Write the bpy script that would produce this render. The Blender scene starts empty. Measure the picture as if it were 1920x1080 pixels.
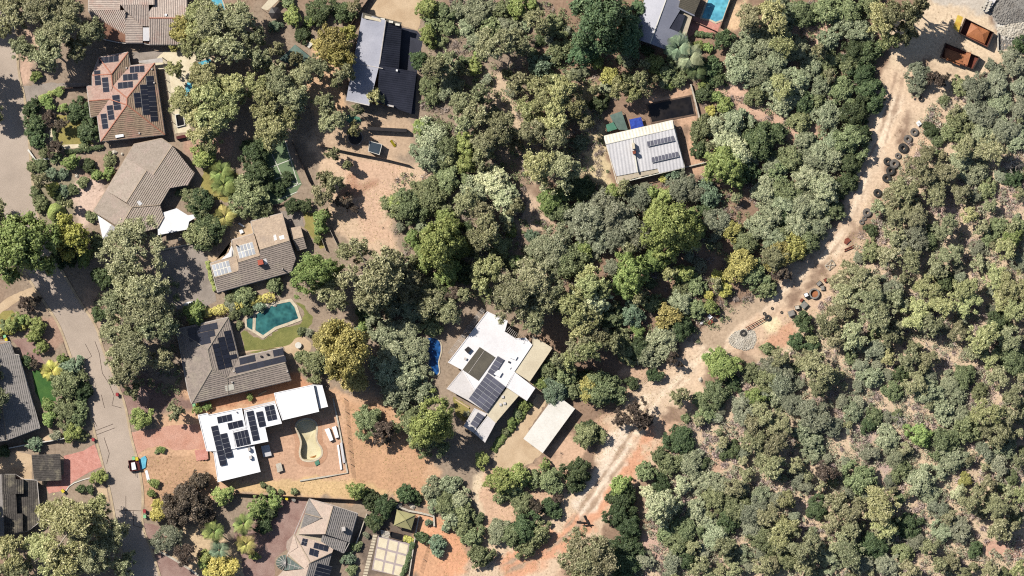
import bpy, bmesh, math, random
import numpy as np
from mathutils import Vector, Matrix

# ------------------------------------------------------------------ camera, sky, sun, exposure
S = 0.125                      # metres per photo pixel (1920 x 1080 photo pixels, 240 x 135 m of ground)
H = 1500.0                     # survey aircraft height
scene = bpy.context.scene
cam_d = bpy.data.cameras.new("camera"); cam = bpy.data.objects.new("camera", cam_d)
scene.collection.objects.link(cam)
cam.location = (0, 0, H); cam.rotation_euler = (0, 0, 0)
cam_d.sensor_width = 36.0; cam_d.lens = 36.0 * H / (1920 * S)
cam_d.clip_start = 10.0; cam_d.clip_end = 8000.0
scene.camera = cam
SUN_EL = math.radians(47); SUN_TO = Vector((-0.81, 0.587, 0)).normalized()   # horizontal direction towards the sun
world = bpy.data.worlds.new("World"); scene.world = world; world.use_nodes = True
wn = world.node_tree.nodes; wn.clear()
sky = wn.new("ShaderNodeTexSky"); sky.sky_type = 'NISHITA'; sky.sun_disc = False
sky.sun_elevation = SUN_EL; sky.sun_rotation = math.atan2(SUN_TO.x, SUN_TO.y)
bg = wn.new("ShaderNodeBackground"); bg.inputs[1].default_value = 0.065
wo = wn.new("ShaderNodeOutputWorld")
world.node_tree.links.new(sky.outputs[0], bg.inputs[0]); world.node_tree.links.new(bg.outputs[0], wo.inputs[0])
sun_d = bpy.data.lights.new("sun", 'SUN'); sun_d.energy = 5.0; sun_d.angle = math.radians(0.55); sun_d.color = (1.0, 0.945, 0.85)
sun = bpy.data.objects.new("sun", sun_d); scene.collection.objects.link(sun)
sdir = Vector((SUN_TO.x * math.cos(SUN_EL), SUN_TO.y * math.cos(SUN_EL), math.sin(SUN_EL)))
sun.rotation_euler = sdir.to_track_quat('Z', 'Y').to_euler(); sun.location = (-150, 110, 200)
vs = scene.view_settings
vs.view_transform = 'Standard'; vs.look = 'None'; vs.gamma = 1.0; vs.exposure = 0.92; vs.use_curve_mapping = False
scene.cycles.use_denoising = False; scene.cycles.filter_width = 1.15
scene.cycles.max_bounces = 5; scene.cycles.diffuse_bounces = 2; scene.cycles.glossy_bounces = 2
scene.cycles.transmission_bounces = 3; scene.cycles.transparent_max_bounces = 4

# ------------------------------------------------------------------ frames: pixel positions read off enlarged views of the photo
FR = dict(P=(0, 0, 1), A=(0, 0, 3.6), B=(0, 270, 3.6), C=(0, 540, 3.6), D=(0, 780, 3.6), E=(360, 0, 3.6), F=(360, 270, 3.6),
          G=(360, 540, 3.6), H=(360, 780, 3.6), I=(720, 0, 3.6), J=(720, 270, 3.6), K=(720, 540, 3.6), L=(720, 780, 3.6),
          M=(1080, 0, 3.6), N=(1080, 270, 3.6), O=(1080, 540, 3.6), Q=(1080, 780, 3.6), S=(1440, 0, 3.6), T=(1440, 270, 3.6),
          U=(1440, 540, 3.6), V=(1440, 780, 3.6),
          a1=(150, 80, 5.4), a2=(160, 250, 5.142), a3=(380, 390, 6.352), a4=(340, 580, 5.686), a5=(360, 710, 5.143),
          a6=(500, 920, 6.75), a7=(160, 0, 9.6), a8=(640, 0, 4.5), b1=(830, 560, 3.6), b2=(1190, 0, 9.143), b3=(1100, 160, 5.4),
          b4=(0, 620, 4.5), b5=(0, 830, 5.683), b6=(1740, 0, 7.717), b7=(660, 900, 6.0), b8=(1300, 520, 6.748))
def px(fr, x, y):
    o = FR[fr]; return (o[0] + x / o[2], o[1] + y / o[2])
def W(fr, x, y, h=0.0):
    X, Y = px(fr, x, y); k = S * (H - h) / H
    return Vector(((X - 960) * k, (540 - Y) * k, h))
def Wl(fr, pts, h=0.0): return [W(fr, p[0], p[1], h) for p in pts]

# ------------------------------------------------------------------ materials
def lin(c): c /= 255.0; return c / 12.92 if c <= 0.04045 else ((c + 0.055) / 1.055) ** 2.4
KEXP = 2.05
def C(r, g, b, k=1.0): return tuple(lin(v) / KEXP * k for v in (r, g, b)) + (1,)
def newmat(name):
    m = bpy.data.materials.new(name); m.use_nodes = True; nt = m.node_tree; nt.nodes.clear()
    out = nt.nodes.new("ShaderNodeOutputMaterial"); return m, nt, out
def N(nt, t, **kw):
    n = nt.nodes.new(t)
    for k, v in kw.items():
        if k.startswith('i'): n.inputs[int(k[1:])].default_value = v
        else: setattr(n, k, v)
    return n
def noise(nt, vec, scale, detail=4, rough=0.6):
    n = N(nt, "ShaderNodeTexNoise"); n.inputs["Scale"].default_value = scale; n.inputs["Detail"].default_value = detail
    n.inputs["Roughness"].default_value = rough; nt.links.new(vec, n.inputs["Vector"]); return n.outputs["Fac"]
def ramp(nt, fac, a, b, ca=(0, 0, 0, 1), cb=(1, 1, 1, 1)):
    r = N(nt, "ShaderNodeValToRGB"); r.color_ramp.elements[0].position = a; r.color_ramp.elements[1].position = b
    r.color_ramp.elements[0].color = ca; r.color_ramp.elements[1].color = cb; nt.links.new(fac, r.inputs[0]); return r.outputs[0]
def mixc(nt, fac, a, b, mode='MIX'):
    m = N(nt, "ShaderNodeMix"); m.data_type = 'RGBA'; m.blend_type = mode
    for s, v in ((m.inputs[0], fac), (m.inputs[6], a), (m.inputs[7], b)):
        if hasattr(v, 'is_linked') or hasattr(v, 'links'): nt.links.new(v, s)
        else: s.default_value = v
    return m.outputs[2]
def surf(name, c1, c2=None, scale=0.6, fine=6.0, fine_amt=0.35, rough=0.85, bump=0.25, spec=0.2, streak=None, metal=0.0, bscale=None):
    """generic weathered surface: broad two-colour mottling, fine grain, relief"""
    m, nt, out = newmat(name)
    tc = N(nt, "ShaderNodeTexCoord").outputs["Object"]
    c2 = c2 or tuple(v * 0.75 for v in c1[:3]) + (1,)
    f = ramp(nt, noise(nt, tc, scale, 5), 0.35, 0.68)
    col = mixc(nt, f, c1, c2)
    g = ramp(nt, noise(nt, tc, fine, 3, 0.7), 0.25, 0.75, (1 - fine_amt,) * 3 + (1,), (1 + fine_amt * .6,) * 3 + (1,))
    col = mixc(nt, 1.0, col, g, 'MULTIPLY')
    b = N(nt, "ShaderNodeBsdfPrincipled"); b.inputs["Roughness"].default_value = rough
    b.inputs["Specular IOR Level"].default_value = spec; b.inputs["Metallic"].default_value = metal
    nt.links.new(col, b.inputs["Base Color"])
    if bump:
        bp = N(nt, "ShaderNodeBump"); bp.inputs["Strength"].default_value = bump; bp.inputs["Distance"].default_value = 0.1
        nt.links.new(noise(nt, tc, bscale or fine * .6, 4), bp.inputs["Height"]); nt.links.new(bp.outputs[0], b.inputs["Normal"])
    nt.links.new(b.outputs[0], out.inputs[0]); return m
def leafmat(name, ca, cb, cc, trans=0.22, k=1.0):
    """foliage: per-leaf colour between three tones, per-plant shift, some light passing through"""
    m, nt, out = newmat(name)
    at = N(nt, "ShaderNodeAttribute", attribute_name="lr"); oi = N(nt, "ShaderNodeObjectInfo")
    r = N(nt, "ShaderNodeValToRGB"); e = r.color_ramp.elements
    e[0].position = 0.0; e[0].color = ca; e[1].position = 1.0; e[1].color = cc
    x = e.new(0.5); x.color = cb
    nt.links.new(at.outputs["Fac"], r.inputs[0])
    hs = N(nt, "ShaderNodeHueSaturation"); hs.inputs["Saturation"].default_value = 0.9
    mp = N(nt, "ShaderNodeMapRange"); mp.inputs[3].default_value = 0.76 * k; mp.inputs[4].default_value = 1.26 * k
    nt.links.new(oi.outputs["Random"], mp.inputs[0]); nt.links.new(mp.outputs[0], hs.inputs["Value"])
    mh = N(nt, "ShaderNodeMapRange"); mh.inputs[3].default_value = 0.48; mh.inputs[4].default_value = 0.52
    w = N(nt, "ShaderNodeTexWhiteNoise", noise_dimensions='1D'); nt.links.new(oi.outputs["Random"], w.inputs["W"])
    nt.links.new(w.outputs["Value"], mh.inputs[0]); nt.links.new(mh.outputs[0], hs.inputs["Hue"])
    nt.links.new(r.outputs[0], hs.inputs["Color"])
    d = N(nt, "ShaderNodeBsdfPrincipled"); d.inputs["Roughness"].default_value = 0.55; d.inputs["Specular IOR Level"].default_value = 0.25
    t = N(nt, "ShaderNodeBsdfTranslucent"); mx = N(nt, "ShaderNodeMixShader", i0=trans)
    nt.links.new(hs.outputs[0], d.inputs["Base Color"]); nt.links.new(hs.outputs[0], t.inputs[0])
    nt.links.new(d.outputs[0], mx.inputs[1]); nt.links.new(t.outputs[0], mx.inputs[2]); nt.links.new(mx.outputs[0], out.inputs[0])
    return m
def tilemat(name, c1, c2, c3, scale=0.9, rough=0.8):
    """roof tiles: colour that changes tile by tile, moss and lichen blotches"""
    m, nt, out = newmat(name)
    tc = N(nt, "ShaderNodeTexCoord").outputs["Object"]
    v = N(nt, "ShaderNodeTexVoronoi"); v.inputs["Scale"].default_value = 2.6; nt.links.new(tc, v.inputs["Vector"])
    hs = N(nt, "ShaderNodeSeparateColor"); nt.links.new(v.outputs["Color"], hs.inputs[0])
    col = mixc(nt, hs.outputs[0], c1, c2)
    col = mixc(nt, ramp(nt, noise(nt, tc, scale * .35, 6, .65), 0.5, 0.72), col, c3)
    g = ramp(nt, noise(nt, tc, 5, 3, .7), 0.25, 0.75, (.95,) * 3 + (1,), (1.5,) * 3 + (1,))
    col = mixc(nt, 1.0, col, g, 'MULTIPLY')
    b = N(nt, "ShaderNodeBsdfPrincipled"); b.inputs["Roughness"].default_value = rough; b.inputs["Specular IOR Level"].default_value = 0.2
    bp = N(nt, "ShaderNodeBump"); bp.inputs["Strength"].default_value = .3; bp.inputs["Distance"].default_value = .05
    nt.links.new(noise(nt, tc, 4, 3), bp.inputs["Height"]); nt.links.new(bp.outputs[0], b.inputs["Normal"])
    hv = N(nt, "ShaderNodeHueSaturation"); hv.inputs["Saturation"].default_value = .72; hv.inputs["Value"].default_value = .78; nt.links.new(col, hv.inputs["Color"])
    nt.links.new(hv.outputs[0], b.inputs["Base Color"]); nt.links.new(b.outputs[0], out.inputs[0]); return m
def watermat(name, ca, cb, scale=0.4, rough=0.06):
    m, nt, out = newmat(name)
    tc = N(nt, "ShaderNodeTexCoord").outputs["Object"]
    f = ramp(nt, noise(nt, tc, scale, 3), 0.35, 0.65); col = mixc(nt, f, ca, cb)
    v = N(nt, "ShaderNodeTexVoronoi", feature='SMOOTH_F1'); v.inputs["Scale"].default_value = 1.3; nt.links.new(tc, v.inputs["Vector"])
    col = mixc(nt, 1.0, col, ramp(nt, v.outputs["Distance"], .1, .75, (.8,) * 3 + (1,), (1.35,) * 3 + (1,)), 'MULTIPLY')
    b = N(nt, "ShaderNodeBsdfPrincipled"); b.inputs["Roughness"].default_value = rough; b.inputs["IOR"].default_value = 1.33
    nt.links.new(col, b.inputs["Base Color"])
    bp = N(nt, "ShaderNodeBump"); bp.inputs["Strength"].default_value = .08; nt.links.new(noise(nt, tc, 3, 2), bp.inputs["Height"])
    nt.links.new(bp.outputs[0], b.inputs["Normal"]); nt.links.new(b.outputs[0], out.inputs[0]); return m
def panelmat(name, base, line):
    """solar panel glass: cell lines follow each panel's own uv"""
    m, nt, out = newmat(name)
    uv = N(nt, "ShaderNodeUVMap").outputs[0]
    sp = N(nt, "ShaderNodeSeparateXYZ"); nt.links.new(uv, sp.inputs[0])
    def ln(o, n, w):
        a = N(nt, "ShaderNodeMath", operation='MULTIPLY', i1=n); nt.links.new(o, a.inputs[0])
        f = N(nt, "ShaderNodeMath", operation='FRACT'); nt.links.new(a.outputs[0], f.inputs[0])
        s = N(nt, "ShaderNodeMath", operation='SUBTRACT', i1=0.5); nt.links.new(f.outputs[0], s.inputs[0])
        b_ = N(nt, "ShaderNodeMath", operation='ABSOLUTE'); nt.links.new(s.outputs[0], b_.inputs[0])
        g = N(nt, "ShaderNodeMath", operation='GREATER_THAN', i1=0.5 - w); nt.links.new(b_.outputs[0], g.inputs[0]); return g.outputs[0]
    mx = N(nt, "ShaderNodeMath", operation='MAXIMUM'); nt.links.new(ln(sp.outputs[0], 6, .03), mx.inputs[0]); nt.links.new(ln(sp.outputs[1], 8, .03), mx.inputs[1])
    oi = N(nt, "ShaderNodeObjectInfo")
    c = mixc(nt, oi.outputs["Random"], base, tuple(v * 1.5 for v in base[:3]) + (1,))
    col = mixc(nt, mx.outputs[0], c, line)
    b = N(nt, "ShaderNodeBsdfPrincipled"); b.inputs["Roughness"].default_value = 0.25; b.inputs["Specular IOR Level"].default_value = 0.25
    nt.links.new(col, b.inputs["Base Color"]); nt.links.new(b.outputs[0], out.inputs[0]); return m

M = {}
M['bitumen'] = surf('bitumen', C(200, 183, 168), C(182, 166, 152), .12, 7, .28, .9, .3)
M['kerb'] = surf('kerb_concrete', C(214, 192, 160), C(180, 160, 135), .5, 5, .25)
M['concrete'] = surf('grey_concrete', C(176, 164, 154), C(146, 135, 126), .3, 4, .2)
M['brickpave'] = surf('dusky_brick_paving', C(176, 148, 138), C(150, 118, 110), .35, 5, .35)
M['beigepave'] = surf('beige_concrete', C(222, 196, 164), C(196, 168, 136), .25, 4, .22)
M['pinkpave'] = surf('pink_brick_paving', C(226, 166, 152), C(206, 140, 126), .8, 6, .4)
M['redgravel'] = surf('red_gravel', C(220, 172, 152), C(206, 152, 130), .35, 5, .4)
M['reddirt'] = surf('dusty_red_dirt', C(208, 164, 134), C(192, 146, 116), .5, 4, .3)
M['creamslab'] = surf('cream_slab', C(240, 228, 200), C(226, 210, 180), .6, 5, .15)
M['grout'] = surf('mauve_grout', C(196, 180, 178), None, .6, 5, .2)
M['lawn_green'] = surf('watered_lawn', C(124, 128, 72), C(150, 148, 88), .4, 9, .5, .9, .6)
M['lawn_deep'] = surf('deep_green_lawn', C(62, 104, 52), C(84, 122, 60), .4, 9, .5, .9, .6)  # the grass's own deeper green
M['lawn_dry'] = surf('dry_lawn', C(176, 164, 98), C(150, 140, 84), .4, 9, .5, .9, .6)
M['court'] = surf('green_court', C(124, 144, 108), C(108, 128, 96), .4, 6, .25)
M['whitepaint'] = surf('white_paint', C(236, 232, 222), None, 1, 6, .1, .6, 0)
M['white'] = surf('white_membrane', (.50, .50, .51, 1), (.43, .43, .44, 1), .2, 3, .08, .6, .05)
M['white3'] = surf('weathered_white_sheet', (.46, .45, .46, 1), (.40, .39, .40, 1), .2, 3, .1, .6, .05)
M['white2'] = surf('dusty_white_sheet', (.38, .36, .36, 1), (.33, .31, .30, 1), .2, 3, .14, .55, .05)
M['offwhite'] = surf('offwhite_metal', C(246, 242, 234), C(232, 226, 216), .2, 3, .12, .5, .05)
M['beigeroof'] = surf('beige_roof_sheet', C(226, 214, 188), C(210, 196, 170), .25, 3, .16, .6, .1)
M['greyroof'] = surf('grey_metal_sheet', C(224, 222, 224), C(206, 204, 208), .2, 3, .12, .45, .05)
M['creamroof'] = surf('cream_metal_sheet', C(240, 236, 222), C(226, 220, 204), .25, 3, .2, .5, .05)
M['blueroof'] = surf('blue_grey_metal', C(150, 152, 166), C(134, 137, 152), .2, 3, .1, .4, .05)
M['lilacroof'] = surf('pale_lilac_metal', C(172, 173, 186), C(152, 154, 168), .2, 3, .14, .45, .05)
M['slate_and_shade'] = surf('charcoal_roof_and_shade', C(62, 64, 78), C(46, 48, 60), .3, 4, .3, .5, .1)  # charcoal roofs, and the shade painted on a yard
M['mat'] = surf('black_pool_matting', C(104, 98, 86), C(84, 80, 72), .3, 6, .3, .6, .3)
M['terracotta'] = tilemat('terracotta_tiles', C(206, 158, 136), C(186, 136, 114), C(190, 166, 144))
M['moss_shade_tile'] = tilemat('mossy_shaded_terracotta_tiles', C(172, 140, 104), C(146, 116, 84), C(180, 118, 92))  # moss plus slope shade mixed into the tile colour
M['tan_tile'] = tilemat('taupe_tiles', C(190, 170, 150), C(172, 152, 132), C(196, 166, 150))
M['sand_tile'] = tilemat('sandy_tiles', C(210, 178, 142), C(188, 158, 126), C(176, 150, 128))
M['grey_and_shade_tile'] = tilemat('grey_brown_and_shade_tiles', C(168, 148, 134), C(146, 130, 118), C(176, 160, 136))  # a whole grey roof, also the painted shade on sandy roofs
M['pink_tile'] = tilemat('pinkish_beige_tiles', C(214, 184, 160), C(200, 168, 146), C(196, 172, 150))
M['rib_tile'] = tilemat('weathered_ribbed_tiles', C(206, 184, 168), C(184, 162, 148), C(190, 146, 128))
M['dark_tile'] = tilemat('lichen_dark_tiles', C(92, 84, 78), C(70, 64, 60), C(150, 138, 108))
M['grey_and_shade_tile2'] = tilemat('pale_grey_tiles', C(166, 156, 150), C(146, 138, 132), C(140, 134, 126))
M['ridge_red'] = surf('red_ridge', C(206, 140, 116), None, 1, 5, .2)
M['ridge_tan'] = surf('tan_ridge', C(200, 180, 158), None, 1, 5, .2)
M['ridge_grey'] = surf('grey_ridge', C(176, 164, 150), None, 1, 5, .2)
M['wall'] = surf('cream_render', C(206, 192, 170), None, .4, 4, .15)
M['brick'] = surf('brown_brick', C(150, 112, 92), C(128, 92, 76), .8, 5, .3)
M['gutter'] = surf('pale_gutter', C(214, 206, 200), None, 1, 5, .1, .5, 0)
M['darkmetal'] = surf('dark_metal', C(52, 48, 50), None, 1, 6, .3, .5, .1)
M['alu'] = surf('aluminium_rail', C(170, 172, 178), None, 1, 6, .1, .4, 0)
M['glass'] = surf('window_glass', (.03, .04, .05, 1), None, .5, 2, .1, .08, 0, .6)
M['greenglass'] = surf('conservatory_glass', C(104, 118, 110), C(84, 96, 92), .5, 3, .2, .15, 0, .5)
M['panel'] = panelmat('solar_panel_glass', (.009, .010, .016, 1), (.03, .032, .042, 1))
M['panel_grey'] = panelmat('solar_collector_glass', (.16, .17, .19, 1), (.3, .3, .32, 1))
M['panel_mid'] = panelmat('dusty_solar_glass', (.045, .045, .06, 1), (.11, .11, .13, 1))
M['timber'] = surf('weathered_timber', C(128, 108, 94), C(98, 80, 70), .5, 6, .3)
M['darkfence'] = surf('dark_steel_fence', C(86, 68, 60), C(64, 50, 46), .4, 5, .3)
M['wire'] = surf('fence_wire', C(120, 104, 92), None, 1, 5, .1)
M['rust'] = surf('rusty_steel', C(156, 88, 68), C(112, 62, 52), .9, 6, .4)
M['hopper'] = surf('orange_rust_steel', C(190, 124, 82), C(160, 100, 66), .5, 5, .3, .6)
M['yellow'] = surf('faded_yellow_steel', C(224, 196, 84), C(200, 150, 60), .6, 5, .25, .5)
M['rubber'] = surf('sun_bleached_rubber', C(70, 68, 66), C(46, 45, 46), 1.2, 6, .4, .75, .4)
M['rubber_grey'] = surf('dusty_grey_rubber', C(128, 122, 116), C(100, 94, 90), 1.2, 6, .4, .8, .4)
M['stone'] = surf('pale_stone', C(220, 212, 198), C(190, 180, 164), .9, 5, .3)
M['stonegrey'] = surf('grey_stone', C(160, 156, 150), C(130, 124, 118), .8, 5, .3)
M['pool_teal'] = watermat('teal_pool_water', C(66, 122, 120), C(38, 82, 88), .35)
M['pool_blue'] = watermat('bright_blue_pool_water', C(110, 190, 208), C(90, 164, 192), .3)
M['pool_deep'] = watermat('deep_blue_pool_water', C(44, 96, 160), C(24, 52, 96), .8)
M['pond'] = watermat('dark_brown_pond_water', C(44, 40, 38), C(28, 28, 32), .3)
M['poolshell'] = surf('cream_pool_render', C(236, 226, 190), C(220, 206, 166), .4, 4, .15)
M['poolrust'] = surf('rust_stained_render', C(196, 130, 54), C(120, 72, 36), .8, 3, .4)
M['coping'] = surf('pale_coping_stone', C(226, 212, 186), C(196, 182, 160), .9, 4, .25)
M['bluetarp'] = surf('blue_tarpaulin', C(66, 96, 200), C(40, 60, 150), 1.2, 5, .3, .4, .5)
M['cyan'] = surf('pale_blue_sheet', C(126, 208, 232), C(100, 180, 210), .8, 5, .2, .4, .4)
M['greenbin'] = surf('pale_green_plastic', C(150, 214, 160), None, 1, 5, .1, .4, 0)
M['yellowbin'] = surf('yellow_plastic', C(236, 214, 66), None, 1, 5, .1, .4, 0)
M['redbin'] = surf('red_plastic', C(176, 72, 76), None, 1, 5, .1, .4, 0)
M['maroon'] = surf('maroon_paint', C(96, 40, 40), None, 1, 5, .2, .5, 0)
M['redchim'] = surf('red_chimney', C(196, 104, 84), None, 1, 5, .2)
M['olivecanvas'] = surf('olive_canvas', C(178, 172, 124), C(160, 154, 112), .6, 5, .15)
M['shadecloth'] = surf('green_shadecloth', C(120, 142, 132), C(90, 110, 104), .4, 6, .2)
M['greenturf'] = surf('green_plastic_sheet', C(96, 150, 128), C(80, 130, 108), .5, 6, .3)
M['bark_pale'] = surf('pale_gum_bark', C(214, 202, 184), C(160, 144, 126), 1.6, 6, .3)
M['bark_dark'] = surf('dark_bark', C(112, 94, 80), C(84, 70, 60), 1.6, 6, .3)
M['twig'] = surf('dead_grey_twigs', C(150, 134, 122), C(120, 106, 98), 1.2, 6, .3)
M['deadwood'] = surf('bleached_dead_wood', C(206, 196, 184), C(170, 158, 146), 1.2, 6, .3)
M['charred'] = surf('charred_wood', C(60, 54, 52), C(40, 36, 36), 1, 6, .4)
LK = 1.8
LM = dict(
    g=leafmat('olive_grey_gum_leaves', C(116, 121, 84), C(152, 154, 112), C(194, 192, 150), .24, LK),
    y=leafmat('yellow_olive_gum_leaves', C(128, 133, 82), C(168, 170, 112), C(208, 206, 150), .25, LK),
    d=leafmat('dark_green_leaves', C(52, 68, 42), C(78, 94, 58), C(110, 122, 78), .2, LK),
    l=leafmat('bright_green_leaves', C(96, 113, 54), C(130, 146, 76), C(172, 180, 106), .25, LK),
    s=leafmat('silver_green_leaves', C(108, 118, 88), C(144, 152, 116), C(190, 192, 154), .24, LK),
    k=leafmat('dark_brown_leaves', C(66, 58, 50), C(92, 80, 68), C(128, 112, 94), .15, LK),
    Y=leafmat('yellow_leaves', C(150, 148, 62), C(190, 184, 86), C(222, 214, 122), .28, LK),
    b=leafmat('mid_green_leaves', C(88, 100, 64), C(124, 133, 88), C(164, 169, 120), .24, LK),
    c=leafmat('blue_green_leaves', C(82, 102, 78), C(114, 134, 104), C(156, 170, 140), .18, LK),
    v=leafmat('grey_feathery_leaves', C(112, 118, 94), C(148, 152, 124), C(184, 185, 156), .3, LK),
    w=leafmat('pale_cream_green_leaves', C(128, 140, 98), C(176, 182, 138), C(212, 212, 172), .2, LK),
    D=leafmat('deep_green_broad_leaves', C(58, 86, 58), C(84, 112, 74), C(118, 142, 96), .2, LK),
    p=leafmat('fresh_green_pine_leaves', C(98, 114, 54), C(134, 148, 76), C(176, 182, 104), .22, LK),
    o=leafmat('golden_olive_leaves', C(128, 124, 62), C(166, 158, 84), C(198, 188, 112), .22, LK),
    q=leafmat('grey_pink_twigs', C(110, 96, 88), C(148, 132, 122), C(188, 172, 160), .1, LK),
    n=leafmat('russet_olive_leaves', C(114, 115, 78), C(148, 147, 105), C(190, 184, 142), .24, LK))

# ------------------------------------------------------------------ mesh helpers
COL = scene.collection
def tag(o, label=None, cat=None, group=None, kind=None):
    if label: o["label"] = label
    if cat: o["category"] = cat
    if group: o["group"] = group
    if kind: o["kind"] = kind
    return o
def empty(name, loc, rz=0.0):
    o = bpy.data.objects.new(name, None); COL.objects.link(o); o.location = loc; o.rotation_euler = (0, 0, rz)
    o.empty_display_size = 0.5; return o
ORG = {}
def origin(o):                                   # world position of a thing or part made with these helpers
    return ORG.get(o.name, Vector(o.location) if o is not None else Vector())
def mesh(name, verts, faces, mat, parent=None, loc=None, smooth=False, mats=None, midx=None):
    """verts in world space; the object's origin goes to loc (default: the parent's origin, or the mean point)"""
    me = bpy.data.meshes.new(name)
    if loc is None: loc = ORG[parent.name] if parent is not None and parent.name in ORG else (Vector(parent.location) if parent is not None else None)
    if loc is None:
        a = np.array([tuple(v) for v in verts]); loc = Vector((a[:, 0].mean(), a[:, 1].mean(), a[:, 2].min()))
    loc = Vector(loc)
    me.from_pydata([tuple(Vector(v) - loc) for v in verts], [], faces)
    for m in (mats or [mat]): me.materials.append(M[m] if isinstance(m, str) else m)
    if midx: me.polygons.foreach_set("material_index", midx)
    if smooth: me.polygons.foreach_set("use_smooth", [True] * len(me.polygons))
    me.update()
    o = bpy.data.objects.new(name, me); COL.objects.link(o)
    if parent is not None:
        o.parent = parent; o.location = loc - (ORG[parent.name] if parent.name in ORG else Vector(parent.location))
    else: o.location = loc
    ORG[o.name] = loc
    return o
def ccw(pts):
    a = sum(pts[i].x * pts[(i + 1) % len(pts)].y - pts[(i + 1) % len(pts)].x * pts[i].y for i in range(len(pts)))
    return pts if a > 0 else pts[::-1]
def prism_geo(pts, z0, z1, V=None, F=None):
    V = [] if V is None else V; F = [] if F is None else F
    pts = ccw([Vector((p[0], p[1], 0)) for p in pts]); n = len(pts); b = len(V)
    V += [(p.x, p.y, z0) for p in pts] + [(p.x, p.y, z1) for p in pts]
    F.append([b + n + i for i in range(n)]); F.append([b + i for i in reversed(range(n))])
    for i in range(n): j = (i + 1) % n; F.append([b + i, b + j, b + n + j, b + n + i])
    return V, F
def prism(name, pts, z0, z1, mat, parent=None):
    V, F = prism_geo(pts, z0, z1); return mesh(name, V, F, mat, parent)
def box_geo(c, ax, ay, az, V, F):
    """box: centre c, half-axis vectors"""
    b = len(V); c = Vector(c)
    for k in (-1, 1):
        for j in (-1, 1):
            for i in (-1, 1): V.append(tuple(c + ax * i + ay * j + az * k))
    for f in ((0, 2, 3, 1), (4, 5, 7, 6), (0, 1, 5, 4), (2, 6, 7, 3), (0, 4, 6, 2), (1, 3, 7, 5)): F.append([b + i for i in f])
def box(name, c, sx, sy, sz, mat, parent=None, rz=0.0, V=None):
    """box standing on c (its base centre)"""
    V, F = [], []; cr, sr = math.cos(rz), math.sin(rz)
    box_geo(Vector(c) + Vector((0, 0, sz / 2)), Vector((cr, sr, 0)) * sx / 2, Vector((-sr, cr, 0)) * sy / 2, Vector((0, 0, sz / 2)), V, F)
    return mesh(name, V, F, mat, parent)
def tube_geo(pts, rads, V, F, n=6, cap=True):
    pts = [Vector(p) for p in pts]; b0 = len(V)
    for i, p in enumerate(pts):
        d = (pts[min(i + 1, len(pts) - 1)] - pts[max(i - 1, 0)]).normalized()
        u = d.cross(Vector((0, 0, 1)) if abs(d.z) < .95 else Vector((1, 0, 0))).normalized(); w = d.cross(u)
        for k in range(n):
            a = 2 * math.pi * k / n; V.append(tuple(p + (u * math.cos(a) + w * math.sin(a)) * rads[i]))
    for i in range(len(pts) - 1):
        for k in range(n):
            a = b0 + i * n + k; c = b0 + i * n + (k + 1) % n; F.append([a, c, c + n, a + n])
    if cap: F.append([b0 + k for k in reversed(range(n))]); F.append([b0 + (len(pts) - 1) * n + k for k in range(n)])
def smoothpoly(pts, closed=True, k=5):
    n = len(pts); out = []
    for i in range(n if closed else n - 1):
        p0 = pts[(i - 1) % n] if closed or i > 0 else pts[i]; p1 = pts[i]; p2 = pts[(i + 1) % n]
        p3 = pts[(i + 2) % n] if closed or i + 2 < n else p2
        for j in range(k):
            t = j / k
            out.append(0.5 * ((2 * p1) + (p2 - p0) * t + (2 * p0 - 5 * p1 + 4 * p2 - p3) * t * t + (3 * p1 - p0 - 3 * p2 + p3) * t ** 3))
    if not closed: out.append(pts[-1])
    return out
SHEETS = []
def sheet(name, pts, z, mat, wob=0.0, smooth=False, kind='structure', label=None, cat=None):
    """thin paved or planted sheet lying on the ground; wob roughens its outline"""
    pts = [Vector((p[0], p[1], 0)) for p in pts]
    if smooth: pts = smoothpoly(pts)
    if wob:
        rnd = random.Random(len(SHEETS) + 7); q = []
        for i in range(len(pts)):
            a, b = pts[i], pts[(i + 1) % len(pts)]; n = max(1, int((b - a).length / 0.7))
            for j in range(n): q.append(a.lerp(b, j / n) + Vector((rnd.gauss(0, wob), rnd.gauss(0, wob), 0)))
        pts = q
    o = prism(name, pts, z - 0.03, z, mat); SHEETS.append(o); o["kind"] = kind
    if label: o["label"] = label
    return o

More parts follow.
